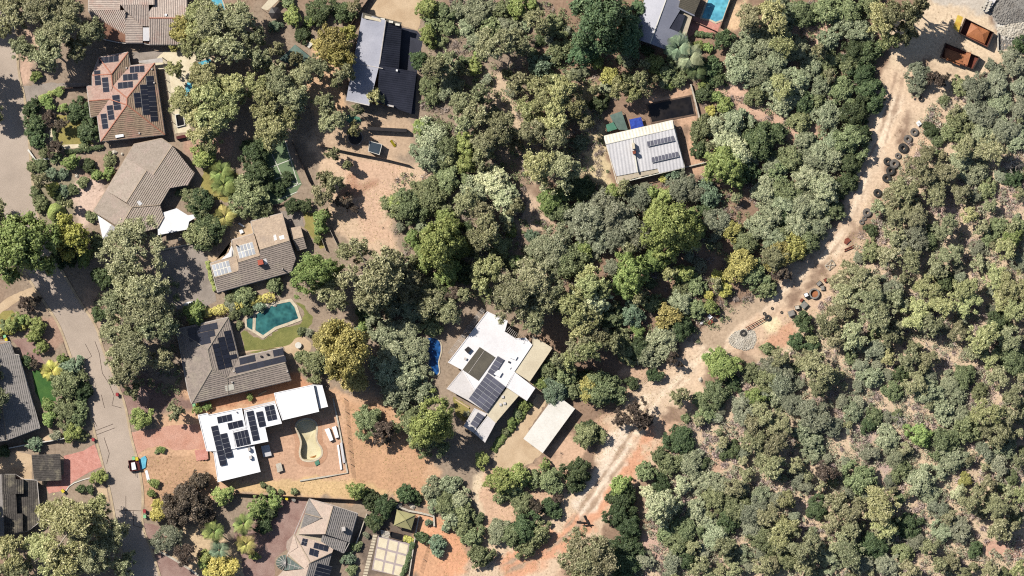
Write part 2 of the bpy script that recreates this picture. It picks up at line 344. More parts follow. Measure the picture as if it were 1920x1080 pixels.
# ------------------------------------------------------------------ roofs and houses
def fitplane(pts, hs):
    a = np.array([[p.x, p.y, 1] for p, h in zip(pts, hs) if h is not None]); z = np.array([h for h in hs if h is not None])
    c, *_ = np.linalg.lstsq(a, z, rcond=None); return c
def clip(poly, d, lo, hi):
    def half(P, f):
        out = []
        for i in range(len(P)):
            a, b = P[i], P[(i + 1) % len(P)]; fa, fb = f(a), f(b)
            if fa >= 0: out.append(a)
            if (fa > 0) != (fb > 0) and abs(fa - fb) > 1e-9: out.append(a.lerp(b, fa / (fa - fb)))
        return out
    P = half(poly, lambda p: p.dot(d) - lo)
    return half(P, lambda p: hi - p.dot(d)) if len(P) >= 3 else []
class House:
    def __init__(s, name, label, cat, fr, at, group=None):
        s.fr = fr; s.root = empty(name, W(fr, at[0], at[1], 0)); tag(s.root, label, cat, group); s.planes = []
    def plane(s, pts):
        P = [W(s.fr, p[0], p[1], p[2] if len(p) > 2 else 3.0) for p in pts]; hs = [p[2] if len(p) > 2 else None for p in pts]
        c = fitplane(P, hs); P = [Vector((p.x, p.y, 0)) for p in P]; return ccw(P), c
    def roof(s, planes, mat, mode='course', step=0.42, lift=0.09, base=2.5, ridge='ridge_tan', name='roof', skirt=True, caps=True, mats=None):
        """planes: polygons of (x, y, h); mode 'course' = overlapping rows of tiles, 'roll' = ribs down the slope, 'flat' = sheet"""
        V, F, MI = [], [], []; PL = []
        for pi, pl in enumerate(planes):
            P, c = s.plane(pl); PL.append((P, c)); mi = 0 if not mats else mats[pi]
            zf = lambda p: c[0] * p.x + c[1] * p.y + c[2]
            g = Vector((-c[0], -c[1], 0))
            if g.length < 1e-4: g = Vector((1, 0, 0))
            g.normalize(); e = Vector((-g.y, g.x, 0)); nf0 = len(F)
            if mode == 'flat':
                b = len(V); V += [(p.x, p.y, zf(p)) for p in P]; F.append(list(range(b, b + len(P))))
            elif mode == 'course':
                t0 = min(p.dot(g) for p in P); t1 = max(p.dot(g) for p in P); n = max(1, round((t1 - t0) / step)); st = (t1 - t0) / n
                for k in range(n):
                    Q = clip(P, g, t0 + k * st, t0 + (k + 1) * st)
                    if len(Q) < 3: continue
                    b = len(V); V += [(q.x, q.y, zf(q) + lift * (q.dot(g) - t0 - k * st) / st) for q in Q]; F.append(list(range(b, b + len(Q))))
                    lo = [q for q in Q if abs(q.dot(g) - (t0 + (k + 1) * st)) < 1e-4]
                    if len(lo) >= 2:
                        lo.sort(key=lambda q: q.dot(e)); a, c2 = lo[0], lo[-1]; b = len(V)
                        V += [(a.x, a.y, zf(a) + lift), (c2.x, c2.y, zf(c2) + lift), (c2.x, c2.y, zf(c2) - .02), (a.x, a.y, zf(a) - .02)]; F.append([b, b + 3, b + 2, b + 1])
            else:
                t0 = min(p.dot(e) for p in P); t1 = max(p.dot(e) for p in P); n = 4 * max(1, round((t1 - t0) / step)); st = (t1 - t0) / n
                pr = [0.0, 0.0, lift, lift]
                for k in range(n):
                    Q = clip(P, e, t0 + k * st, t0 + (k + 1) * st)
                    if len(Q) < 3: continue
                    ha, hb = pr[k % 4], pr[(k + 1) % 4]; b = len(V)
                    V += [(q.x, q.y, zf(q) + ha + (hb - ha) * (q.dot(e) - t0 - k * st) / st) for q in Q]; F.append(list(range(b, b + len(Q))))
            if skirt:
                for i in range(len(P)):
                    a, d = P[i], P[(i + 1) % len(P)]; b = len(V)
                    if min(zf(a), zf(d)) > base: V += [(a.x, a.y, base), (d.x, d.y, base), (d.x, d.y, zf(d)), (a.x, a.y, zf(a))]; F.append([b, b + 1, b + 2, b + 3])
            MI += [mi] * (len(F) - nf0)
        ml = mat if isinstance(mat, list) else [mat]
        ro = mesh(name, V, F, None, s.root, mats=ml, midx=MI)
        s.planes += PL
        if caps:
            RV, RF = [], []
            for i in range(len(PL)):
                for j in range(i):
                    A, B = PL[i][0], PL[j][0]
                    sh = [(a, b) for a in A for b in B if (a - b).length < 0.35]
                    if len(sh) < 2: continue
                    p, q = max(((u[0], v[0]) for u in sh for v in sh), key=lambda t: (t[0] - t[1]).length)
                    if (p - q).length < 1.0: continue
                    ca = sum(A, Vector()) / len(A); cj = PL[j][1]; ci = PL[i][1]
                    if ci[0] * ca.x + ci[1] * ca.y + ci[2] > cj[0] * ca.x + cj[1] * ca.y + cj[2]: continue   # a valley
                    z = lambda t: (ci[0] * t.x + ci[1] * t.y + ci[2] + cj[0] * t.x + cj[1] * t.y + cj[2]) / 2 + lift * .6
                    tube_geo([(p.x, p.y, z(p)), (q.x, q.y, z(q))], [.14, .14], RV, RF, 6)
            if RV: mesh('ridge_cap', RV, RF, ridge, s.root)
        return ro
    def walls(s, pts, h, mat='wall', inset=0.92, gut=True, gmat='gutter', z0=0.0):
        P = ccw([Vector((p.x, p.y, 0)) for p in Wl(s.fr, pts, h)]); c = sum(P, Vector()) / len(P)
        prism('wall', [c + (p - c) * inset for p in P], z0, h - .12, mat, s.root)
        if gut:
            V, F = [], []
            for i in range(len(P)):
                a, b = P[i], P[(i + 1) % len(P)]; d = (b - a)
                if d.length < .4: continue
                d.normalize(); nn = Vector((d.y, -d.x, 0))
                box_geo((a + b) / 2 + nn * .06 + Vector((0, 0, h - .09)), d * ((b - a).length / 2), nn * .075, Vector((0, 0, .07)), V, F)
            mesh('gutter', V, F, gmat, s.root)
        k = 0
        for i in range(len(P)):                       # windows in the longer walls, a door in the first
            a, b = [c + (p - c) * inset for p in (P[i], P[(i + 1) % len(P)])]; Lw = (b - a).length
            if Lw < 3.2: continue
            d = (b - a).normalized(); nn = Vector((d.y, -d.x, 0))
            for t in ([.5] if Lw < 7 else [.28, .72]):
                m_ = a.lerp(b, t) + nn * .03; V, F = [], []; dr = (k == 0)
                box_geo(m_ + Vector((0, 0, 1.05 if dr else 1.45)), d * (.45 if dr else .8), nn * .05, Vector((0, 0, 1.03 if dr else .55)), V, F)
                mesh('door' if dr else 'window', V, F, 'timber' if dr else 'glass', s.root); k += 1
    def z(s, p):                                       # highest roof plane over a point
        best = None
        for P, c in s.planes:
            n = len(P)
            if all((P[(i + 1) % n] - P[i]).cross(p - P[i]).z > -0.6 for i in range(n)):
                v = c[0] * p.x + c[1] * p.y + c[2]
                if best is None or v > best[0]: best = (v, c)
        return best
    def array(s, o, u, v, nu, nv, mat='panel', gap=.05, up=.14, back='alu', frame_up=None, fixed=None, tilt=0.0):
        """solar array: corner o, panel edge vectors u and v in the frame's pixels"""
        h0 = fixed or 3.8
        for _ in range(2):
            mid = W(s.fr, o[0] + u[0] * nu / 2 + v[0] * nv / 2, o[1] + u[1] * nu / 2 + v[1] * nv / 2, h0); mid.z = 0
            r = (fixed, (0, 0, fixed)) if fixed else s.z(mid)
            if r is None: r = (h0, (0, 0, h0))
            h0 = r[0]
        c = r[1]; O = W(s.fr, o[0], o[1], h0); O.z = 0
        def dv(t): k = S / FR[s.fr][2]; return Vector((t[0] * k, -t[1] * k, 0))
        U, Vv = dv(u), dv(v)
        U.z = c[0] * U.x + c[1] * U.y; Vv.z = c[0] * Vv.x + c[1] * Vv.y - tilt
        O.z = c[0] * O.x + c[1] * O.y + c[2] + up + tilt * nv
        nrm = U.cross(Vv).normalized()
        if nrm.z < 0: nrm = -nrm
        bV, bF = [], []; cc = O + U * nu / 2 + Vv * nv / 2
        box_geo(cc - nrm * .05, U * nu / 2, Vv * nv / 2, nrm * .025, bV, bF)
        if tilt:
            for i in (0.05, .5, .95):
                for j in (0.05, .95):
                    p = O + U * nu * i + Vv * nv * j; box_geo((p.x, p.y, (p.z + h0) / 2 - .05), Vector((.03, 0, 0)), Vector((0, .03, 0)), Vector((0, 0, max(.02, (p.z - h0) / 2))), bV, bF)
        rack = mesh('solar_array', bV, bF, back, s.root, loc=cc)
        gu, gv = gap / U.length, gap / Vv.length
        pv, pf = [], []; box_geo(Vector(), U * (.5 - gu), Vv * (.5 - gv), nrm * .02, pv, pf)
        me = bpy.data.meshes.new('solar_panel'); me.from_pydata(pv, [], pf); me.materials.append(M[mat])
        uvl = me.uv_layers.new(); cu = {0: (0, 0), 1: (1, 0), 2: (0, 1), 3: (1, 1)}
        for lp in me.loops: uvl.data[lp.index].uv = cu[lp.vertex_index % 4]
        for j in range(nv):
            for i in range(nu):
                q = bpy.data.objects.new('solar_panel', me); COL.objects.link(q); q.parent = rack
                q.location = U * (i + .5 - nu / 2) + Vv * (j + .5 - nv / 2) + nrm * .02
        return rack
    def boxon(s, name, pts, up, mat, down=.25, h=None, label=None):
        """a box on the roof: quad in frame pixels, standing up metres above the roof"""
        m_ = W(s.fr, sum(p[0] for p in pts) / len(pts), sum(p[1] for p in pts) / len(pts), h or 4.0); m_.z = 0
        r = s.z(m_); z = h if h is not None else (r[0] if r else 3.5)
        if up < .3 and r and h is None:                # lies in the roof plane (skylight, sheet)
            c = r[1]; P = ccw([Vector((p.x, p.y, 0)) for p in Wl(s.fr, pts, z)]); V = []; n = len(P)
            V = [(p.x, p.y, c[0] * p.x + c[1] * p.y + c[2] - .1) for p in P] + [(p.x, p.y, c[0] * p.x + c[1] * p.y + c[2] + up) for p in P]
            F = [list(range(n, 2 * n))] + [[i, (i + 1) % n, n + (i + 1) % n, n + i] for i in range(n)]
            o = mesh(name, V, F, mat, s.root)
        else: o = prism(name, Wl(s.fr, pts, z), z - down, z + up, mat, s.root)
        if label: o["label"] = label
        return o
    def ribs(s, a, b, c, d, n, h, mat, w=.06, name='roof_seam'):
        """standing seams from edge a-b to edge d-c"""
        V, F = [], []
        for i in range(n + 1):
            t = i / n; p = W(s.fr, a[0] + (b[0] - a[0]) * t, a[1] + (b[1] - a[1]) * t, h); q = W(s.fr, d[0] + (c[0] - d[0]) * t, d[1] + (c[1] - d[1]) * t, h)
            for e in (p, q): 
                r = s.z(Vector((e.x, e.y, 0))); e.z = (r[0] if r else h) + .02
            dd = (q - p); L_ = dd.length; dd.normalize(); box_geo((p + q) / 2, dd * L_ / 2, Vector((-dd.y, dd.x, 0)).normalized() * w / 2, Vector((0, 0, .03)), V, F)
        return mesh(name, V, F, mat, s.root)

# ------------------------------------------------------------------ the ground: one sheet to the horizon, soil colours by place
def vnoise(x, y, sc, seed):
    r = np.random.RandomState(seed); T = r.rand(64, 64); u = x / sc; v = y / sc
    i = np.floor(u).astype(int); j = np.floor(v).astype(int); fu = u - i; fv = v - j; fu = fu * fu * (3 - 2 * fu); fv = fv * fv * (3 - 2 * fv)
    g = lambda a, b: T[a % 64, b % 64]
    return (g(i, j) * (1 - fu) + g(i + 1, j) * fu) * (1 - fv) + (g(i, j + 1) * (1 - fu) + g(i + 1, j + 1) * fu) * fv
def sdpoly(x, y, P):
    d = np.full(x.shape, 1e9); ins = np.zeros(x.shape, bool); n = len(P)
    for i in range(n):
        ax, ay = P[i]; bx, by = P[(i + 1) % n]; ex, ey = bx - ax, by - ay; L2 = ex * ex + ey * ey + 1e-9
        t = np.clip(((x - ax) * ex + (y - ay) * ey) / L2, 0, 1); d = np.minimum(d, np.hypot(x - ax - t * ex, y - ay - t * ey))
        c = ((ay > y) != (by > y)) & (x < (bx - ax) * (y - ay) / (by - ay + 1e-12) + ax); ins ^= c
    return np.where(ins, -d, d)
def sdline(x, y, P):
    best = np.full(x.shape, 1e9)
    for i in range(len(P) - 1):
        ax, ay, aw = P[i]; bx, by, bw = P[i + 1]; ex, ey = bx - ax, by - ay; L2 = ex * ex + ey * ey + 1e-9
        t = np.clip(((x - ax) * ex + (y - ay) * ey) / L2, 0, 1)
        best = np.minimum(best, np.hypot(x - ax - t * ex, y - ay - t * ey) - (aw + (bw - aw) * t))
    return best
TRACK = [(1716, 70, 34), (1690, 130, 36), (1672, 200, 42), (1655, 260, 44), (1628, 320, 38), (1602, 385, 30), (1578, 435, 24), (1545, 480, 22),
         (1500, 520, 26), (1450, 562, 30), (1400, 602, 32), (1345, 648, 36), (1290, 692, 36), (1245, 735, 38), (1205, 790, 44), (1170, 850, 46),
         (1120, 920, 44), (1075, 985, 52), (1010, 1035, 58), (930, 1075, 62)]
ZONES = [
    ('p', [(0, 0), (1000, 0), (1000, 1080), (0, 1080)], (160, 138, 116), 120),
    ('p', [(1740, 100), (1920, 100), (1960, 1120), (1180, 1120), (1250, 800), (1480, 620), (1640, 400)], (214, 184, 150), 60),
    ('p', [(360, 700), (620, 730), (740, 740), (830, 880), (800, 945), (460, 930), (400, 930), (250, 880), (260, 850)], (212, 164, 124), 14),
    ('p', [(255, 860), (380, 850), (400, 905), (330, 930), (275, 960), (262, 900)], (196, 150, 112), 10),
    ('p', [(495, 815), (640, 770), (655, 890), (545, 905), (505, 900)], (206, 158, 124), 10),
    ('p', [(640, 745), (720, 760), (800, 850), (800, 930), (660, 935)], (206, 154, 112), 12),
    ('p', [(430, 905), (640, 895), (800, 930), (640, 935), (450, 925)], (216, 176, 120), 8),
    ('p', [(365, 735), (560, 700), (600, 730), (400, 765)], (200, 138, 100), 8),
    ('p', [(620, 440), (600, 330), (560, 250), (625, 275), (770, 305), (850, 325), (760, 360), (730, 430), (745, 470), (690, 470)], (214, 180, 146), 16),
    ('p', [(640, 300), (770, 315), (720, 380), (735, 455), (690, 440), (640, 370)], (216, 174, 142), 20),
    ('l', [(700, 345, 6), (660, 350, 14), (640, 365, 8)], (186, 136, 106), 14),
    ('l', [(920, 150, 14), (960, 205, 14), (985, 240, 12), (1000, 340, 16)], (210, 180, 146), 14),
    ('p', [(965, 355), (1000, 340), (1030, 400), (1050, 425), (970, 430)], (204, 172, 142), 14),
    ('l', [(1095, 175, 16), (1110, 230, 22), (1115, 310, 26), (1140, 350, 12)], (210, 186, 140), 12),
    ('l', [(1345, 160, 18), (1400, 190, 20), (1470, 235, 22), (1530, 260, 18)], (212, 168, 140), 14),
    ('l', [(1460, 48, 20), (1530, 62, 24), (1560, 40, 18)], (222, 178, 150), 14),
    ('p', [(1400, 0), (1385, 50), (1350, 70), (1370, 0)], (222, 182, 138), 10),
    ('p', [(1200, 185), (1290, 165), (1310, 235), (1320, 320), (1290, 330), (1285, 240), (1220, 200)], (206, 160, 126), 10),
    ('p', [(585, 90), (650, 120), (650, 230), (600, 220), (570, 160)], (216, 172, 130), 12),
    ('p', [(600, 230), (770, 220), (770, 300), (600, 285)], (196, 164, 132), 14),
    ('p', [(130, 340), (190, 320), (205, 360), (180, 420), (150, 430), (130, 380)], (216, 184, 164), 10),
    ('p', [(55, 315), (90, 290), (140, 340), (140, 430), (70, 420)], (150, 138, 110), 14),
    ('p', [(150, 290), (200, 285), (230, 320), (190, 340), (140, 330)], (168, 138, 116), 10),
    ('p', [(340, 255), (430, 260), (430, 290), (400, 310), (345, 290)], (188, 146, 122), 8),
    ('p', [(220, 750), (240, 690), (300, 720), (370, 760), (260, 780)], (140, 108, 98), 14),
    ('p', [(160, 540), (240, 560), (260, 640), (200, 640), (170, 600)], (190, 158, 130), 18),
    ('p', [(60, 600), (120, 590), (135, 640), (90, 660)], (176, 138, 116), 10),
    ('p', [(30, 80), (60, 40), (75, 90), (60, 150), (40, 160)], (208, 168, 142), 10),
    ('p', [(280, 1000), (400, 980), (480, 1060), (460, 1100), (300, 1100)], (206, 176, 136), 14),
    ('p', [(780, 960), (850, 980), (880, 1080), (760, 1080), (775, 1000)], (222, 160, 116), 14),
    ('l', [(820, 995, 16), (860, 1020, 24), (870, 1090, 36)], (226, 156, 112), 14),
    ('l', [(905, 905, 18), (915, 960, 20), (925, 1000, 12), (930, 1040, 10)], (222, 196, 160), 12),
    ('p', [(910, 880), (1000, 870), (1120, 790), (1100, 880), (1130, 1000), (1060, 1080), (850, 1090), (900, 1020)], (214, 170, 136), 16),
    ('p', [(1130, 790), (1190, 745), (1290, 790), (1240, 860), (1160, 900), (1110, 850)], (210, 166, 132), 16),
    ('p', [(1170, 690), (1230, 680), (1310, 690), (1300, 760), (1210, 770), (1160, 740)], (206, 166, 134), 14),
    ('l', [(a, b, w * .98) for a, b, w in TRACK], (220, 188, 154), 20),
    ('l', [(a, b, w * .34) for a, b, w in TRACK[2:16]], (236, 210, 178), 16),
    ('l', [(1225, 800, 14), (1180, 870, 12), (1130, 935, 16), (1060, 1010, 22), (960, 1060, 26)], (226, 158, 118), 18),
    ('l', [(1160, 830, 20), (1125, 900, 22), (1090, 950, 14)], (232, 208, 182), 14),
    ('r', TRACK, (184, 152, 124), 5),
    ('p', [(1310, 640), (1330, 590), (1430, 545), (1450, 570), (1340, 650)], (188, 160, 130), 10),
    ('p', [(1400, 600), (1500, 560), (1560, 510), (1600, 470), (1640, 400), (1660, 340), (1720, 250), (1760, 190), (1790, 240), (1700, 330), (1660, 420), (1600, 500), (1540, 570), (1500, 620), (1430, 660), (1370, 660)], (214, 178, 144), 16),
    ('p', [(1425, 600), (1455, 590), (1465, 620), (1440, 630)], (234, 214, 164), 8),
    ('p', [(1440, 625), (1480, 610), (1490, 640), (1440, 660), (1420, 650)], (216, 158, 122), 12),
    ('p', [(1660, 60), (1740, 0), (1830, 0), (1870, 60), (1880, 110), (1840, 130), (1800, 140), (1740, 110), (1720, 130), (1660, 130)], (222, 194, 158), 14),
    ('p', [(1755, 0), (1960, -40), (1960, 40), (1890, 40), (1865, 30), (1810, 18)], (196, 184, 168), 10),
    ('p', [(1860, -10), (1960, -40), (1960, 80), (1872, 70), (1862, 30)], (206, 202, 192), 10),
    ('p', [(1710, 370), (1740, 355), (1800, 400), (1790, 420), (1740, 400)], (208, 172, 158), 12),
    ('p', [(1870, 360), (1910, 350), (1915, 380), (1880, 400)], (212, 170, 150), 10),
    ('p', [(1815, 450), (1840, 455), (1850, 490), (1880, 500), (1870, 520), (1820, 490)], (208, 172, 160), 14),
    ('p', [(1720, 635), (1760, 645), (1768, 665), (1735, 650)], (202, 170, 156), 8),
    ('p', [(1575, 675), (1605, 678), (1605, 690), (1580, 692)], (206, 170, 150), 8),
    ('p', [(1770, 765), (1800, 755), (1870, 730), (1880, 745), (1815, 765), (1785, 775)], (206, 172, 152), 10),
    ('p', [(1760, 795), (1790, 790), (1795, 815), (1765, 820)], (210, 160, 132), 9),
    ('p', [(1600, 800), (1625, 795), (1640, 830), (1680, 870), (1660, 890), (1600, 840)], (190, 160, 150), 18),
    ('p', [(1845, 1020), (1880, 1005), (1960, 1015), (1960, 1060), (1850, 1045)], (212, 160, 134), 10),
    ('p', [(1200, 1000), (1235, 985), (1255, 1030), (1230, 1070), (1205, 1050)], (206, 166, 146), 10),
    ('p', [(1315, 815), (1330, 820), (1355, 875), (1340, 885)], (206, 162, 132), 9),
    ('p', [(1365, 800), (1390, 810), (1385, 840), (1365, 830)], (204, 168, 148), 8),
    ('p', [(1370, 725), (1410, 720), (1400, 760), (1375, 755)], (206, 170, 148), 8),
    ('p', [(1280, 930), (1300, 925), (1295, 955), (1282, 955)], (196, 156, 146), 8),
    ('p', [(760, 940), (775, 960), (770, 1080), (690, 1080), (665, 1010), (700, 960)], (120, 102, 88), 8),
]
def mute(c): m = .3 * c[0] + .55 * c[1] + .15 * c[2] + 10; return tuple(v * .76 + m * .24 for v in c)
def build_ground():
    fx = np.arange(-150, 150.01, 0.5); fy = np.arange(-95, 95.01, 0.5); far = np.array([3500, 1500, 700, 380, 240, 185])
    xs = np.concatenate([-far, fx, far[::-1]]); ys = np.concatenate([-far, fy, far[::-1]]); nx, ny = len(xs), len(ys)
    X, Y = np.meshgrid(xs, ys); pxx = X / S + 960; pyy = 540 - Y / S
    col = np.zeros((ny, nx, 4)); col[..., 3] = 1; base = C(150, 126, 108); col[..., :3] = base[:3]
    n1 = (vnoise(X, Y, 2.2, 1) - .5) * 1.0 + (vnoise(X, Y, .9, 2) - .5) * .6 + (vnoise(X, Y, 6, 3) - .5) * 1.0
    for k, (t, P, c, soft) in enumerate(ZONES):
        if t == 'r': d = np.abs(sdline(pxx, pyy, [(a, b, 0) for a, b, w in P]) - 7.5) - 1.5   # wheel ruts
        else: d = sdpoly(pxx, pyy, P) if t == 'p' else sdline(pxx, pyy, P)
        w = np.clip(.5 - (d + n1 * min(soft, 30) * 1.3) / soft, 0, 1)[..., None]; w = w * w * (3 - 2 * w)
        col[..., :3] = col[..., :3] * (1 - w) + np.array(C(*mute(c))[:3]) * w
    V = np.stack([X, Y, np.zeros_like(X)], -1).reshape(-1, 3)
    i = np.arange((ny - 1) * (nx - 1)); r = i // (nx - 1); c_ = i % (nx - 1); a = r * nx + c_
    F = np.stack([a, a + 1, a + nx + 1, a + nx], -1)
    # the empty pool is a real hole: leave out the faces over it
    hole = sdpoly((X[:-1, :-1] + .25) / S + 960, 540 - (Y[:-1, :-1] + .25) / S, POOL_OUT).reshape(-1) > 2.5 / 1
    F = F[hole]
    me = bpy.data.meshes.new("ground"); me.vertices.add(len(V)); me.vertices.foreach_set("co", V.ravel())
    me.loops.add(F.size); me.loops.foreach_set("vertex_index", F.ravel()); me.polygons.add(len(F))
    me.polygons.foreach_set("loop_start", np.arange(0, F.size, 4)); me.polygons.foreach_set("loop_total", np.full(len(F), 4))
    at = me.color_attributes.new("soil", 'FLOAT_COLOR', 'POINT'); at.data.foreach_set("color", col.reshape(-1)); me.update(calc_edges=True)
    m, nt, out = newmat("soil_and_leaf_litter")
    tc = N(nt, "ShaderNodeTexCoord").outputs["Object"]; ca = N(nt, "ShaderNodeAttribute", attribute_name="soil").outputs["Color"]
    c = mixc(nt, 1.0, ca, ramp(nt, noise(nt, tc, .22, 6, .6), .3, .7, (1.0, 1.0, 1.0, 1), (1.26, 1.25, 1.24, 1)), 'MULTIPLY')
    c = mixc(nt, 1.0, c, ramp(nt, noise(nt, tc, 1.6, 5, .75), .32, .68, (.76, .74, .73, 1), (1.2, 1.2, 1.2, 1)), 'MULTIPLY')
    v = N(nt, "ShaderNodeTexVoronoi"); v.inputs["Scale"].default_value = 1.1; nt.links.new(tc, v.inputs["Vector"])
    dots = ramp(nt, v.outputs["Distance"], .1, .3, (.6, .58, .55, 1), (1, 1, 1, 1))
    dm = ramp(nt, noise(nt, tc, .09, 3), .45, .6); c = mixc(nt, dm, c, mixc(nt, 1.0, c, dots, 'MULTIPLY'))
    b = N(nt, "ShaderNodeBsdfPrincipled"); b.inputs["Roughness"].default_value = .95; b.inputs["Specular IOR Level"].default_value = .08
    bp = N(nt, "ShaderNodeBump"); bp.inputs["Strength"].default_value = .4; bp.inputs["Distance"].default_value = .14
    nt.links.new(noise(nt, tc, 1.3, 6, .7), bp.inputs["Height"]); nt.links.new(bp.outputs[0], b.inputs["Normal"])
    nt.links.new(c, b.inputs["Base Color"]); nt.links.new(b.outputs[0], out.inputs[0]); me.materials.append(m)
    o = bpy.data.objects.new("ground", me); COL.objects.link(o); tag(o, "bare earth and leaf litter between houses and bush", kind='structure')
def poolout(s): 
    return [px('a5', *p) for p in s]
PEANUT = [(1010, 455), (1035, 415), (1085, 396), (1140, 400), (1180, 422), (1196, 460), (1194, 520), (1190, 570), (1205, 625), (1238, 670), (1246, 720), (1220, 760), (1160, 785), (1100, 785), (1060, 765), (1046, 715), (1054, 660), (1058, 610), (1042, 550), (1020, 500)]
POOL_OUT = poolout(PEANUT)
build_ground()

# ------------------------------------------------------------------ street, kerbs, drives, lawns, paving
RR = [(24, -120), (26, 0), (29, 55), (33, 130), (46, 194), (54, 278), (60, 345), (72, 410), (100, 480), (142, 556), (178, 612), (194, 662), (230, 751), (244, 818), (258, 872), (266, 925), (266, 985), (282, 1030), (298, 1080), (330, 1200)]
RL = [(-46, -120), (-44, 0), (-42, 100), (-30, 200), (-20, 280), (-12, 350), (5, 420), (36, 490), (80, 560), (112, 610), (138, 680), (167, 762), (178, 807), (192, 863), (205, 912), (213, 950), (222, 1000), (240, 1080), (268, 1200)]
rr = smoothpoly(Wl('P', RR), False, 4); rl = smoothpoly(Wl('P', RL), False, 4)
road = sheet('road', rr + rl[::-1], .02, 'bitumen')
def strip(name, pts, w, z0, z1, mat, side=0.0, parent=None):
    """ribbon with thickness along a polyline"""
    V, F = [], []; n = len(pts)
    for i, p in enumerate(pts):
        d = pts[min(i + 1, n - 1)] - pts[max(i - 1, 0)]; d.z = 0; d.normalize(); q = Vector((d.y, -d.x, 0)); a = p + q * (side - w / 2); b = p + q * (side + w / 2)
        V += [(a.x, a.y, z0), (b.x, b.y, z0), (b.x, b.y, z1), (a.x, a.y, z1)]
    for i in range(n - 1):
        for k in range(4): F.append([i * 4 + k, i * 4 + (k + 1) % 4, i * 4 + 4 + (k + 1) % 4, i * 4 + 4 + k])
    F.append([3, 2, 1, 0]); b = (n - 1) * 4; F.append([b, b + 1, b + 2, b + 3]); return mesh(name, V, F, mat, parent)
k1 = strip('kerb', rr, .55, -.05, .13, 'kerb', -.2); tag(k1, kind='structure')
k2 = strip('kerb', rl, .55, -.05, .13, 'kerb', .2); tag(k2, kind='structure')
for pts in ([(118, 640), (135, 690), (150, 720)], [(178, 640), (186, 662), (192, 700), (205, 720)], [(205, 720), (214, 742), (210, 760), (228, 765)], [(190, 740), (196, 765)],
            [(195, 820), (205, 850), (200, 870)], [(236, 930), (236, 975)], [(218, 956), (266, 958)], [(250, 958), (250, 985), (266, 990)], [(172, 780), (182, 800)],
            [(160, 645), (172, 668), (150, 682)], [(178, 808), (212, 795)], [(182, 815), (216, 802)]):
    o = strip('tar_seam', Wl('P', pts), .12, .005, .026, 'darkfence'); tag(o, kind='structure')
sheet('footpath', Wl('C', [(-60, 150), (60, 60), (230, -10), (300, 20), (250, 60), (120, 90), (0, 175), (-60, 200)]), .016, 'beigepave', .06)
sheet('driveway', Wl('D', [(430, 270), (560, 235), (640, 190), (690, 340), (600, 380), (500, 440), (440, 500), (330, 525), (310, 470), (330, 420), (430, 400)]), .016, 'pinkpave', .04)
sheet('driveway', Wl('D', [(0, 255), (110, 240), (215, 260), (215, 430), (100, 430), (0, 400), (-60, 330)]), .012, 'beigepave', .06)
sheet('driveway', Wl('D', [(880, 110), (1050, 85), (1150, 65), (1290, 55), (1345, 60), (1385, 220), (1180, 235), (1090, 200), (1000, 215), (920, 265)]), .016, 'redgravel', .12)
sheet('driveway', Wl('D', [(965, 720), (1100, 745), (1200, 780), (1060, 840), (1030, 870), (1150, 950), (1320, 1060), (1400, 1140), (1050, 1140), (1030, 950), (980, 800)]), .016, 'brickpave', .06)
sheet('driveway', Wl('B', [(1090, 715), (1200, 690), (1320, 670), (1400, 760), (1440, 930), (1460, 1060), (1380, 1100), (1200, 1120), (1080, 1000), (1060, 800)]), .016, 'concrete', .04)
sheet('driveway', Wl('C', [(800, 680), (940, 660), (1000, 700), (1010, 800), (900, 850), (870, 860), (820, 740)]), .012, 'brickpave', .08)
sheet('driveway', Wl('C', [(80, 350), (200, 330), (300, 500), (310, 540), (270, 550), (160, 460), (130, 410)]), .012, 'brickpave', .06)
sheet('driveway', Wl('A', [(60, 590), (250, 570), (330, 560), (600, 560), (600, 590), (430, 590), (260, 660), (230, 720), (150, 740)]), .012, 'concrete', .08)
sheet('driveway', Wl('b1', [(640, 640), (720, 670), (545, 945), (675, 1042), (600, 1110), (520, 1150), (440, 1180), (340, 1130), (345, 1060), (450, 930), (590, 740)]), .016, 'beigepave', .1)
sheet('driveway', Wl('H', [(300, 690), (480, 640), (600, 560), (780, 560), (750, 700), (700, 820), (640, 900), (560, 960), (560, 1080), (350, 1090), (330, 950), (280, 850)]), .014, 'brickpave', .12)
sheet('yard_slab_or_shade', Wl('a8', [(310, -60), (700, -60), (690, 120), (640, 260), (510, 215), (230, 110)]), .016, 'beigepave', .08)
sheet('yard_slab_or_shade', Wl('A', [(880, 350), (1110, 345), (1110, 400), (900, 420)]), .012, 'concrete', .03)
sheet('patio', Wl('A', [(1110, 345), (1330, 340), (1300, 560), (1240, 700), (1290, 890), (1180, 900), (1110, 470), (1050, 470), (1040, 410)]), .014, 'creamslab', .03)
sheet('patio', Wl('a3', [(905, 30), (1170, 50), (1210, 225), (1170, 215), (1035, 240), (980, 150)]), .014, 'concrete', .04)
sheet('patio', Wl('a3', [(330, 200), (600, 170), (610, 300), (350, 380), (345, 450), (225, 610), (80, 650), (30, 480), (120, 560), (280, 540), (330, 380)]), .012, 'beigepave', .06)
sheet('patio', Wl('b2', [(760, 550), (1020, 280), (1200, 330), (1500, 330), (1420, 550), (1050, 560), (930, 640), (890, 640)]), .014, 'pinkpave', .03)
sheet('patio', Wl('G', [(640, 390), (700, 340), (750, 330), (800, 370), (800, 420), (760, 450), (690, 470), (640, 480), (620, 400), (520, 410), (360, 440), (330, 460), (330, 430), (480, 415)]), .014, 'beigepave', .03, True)
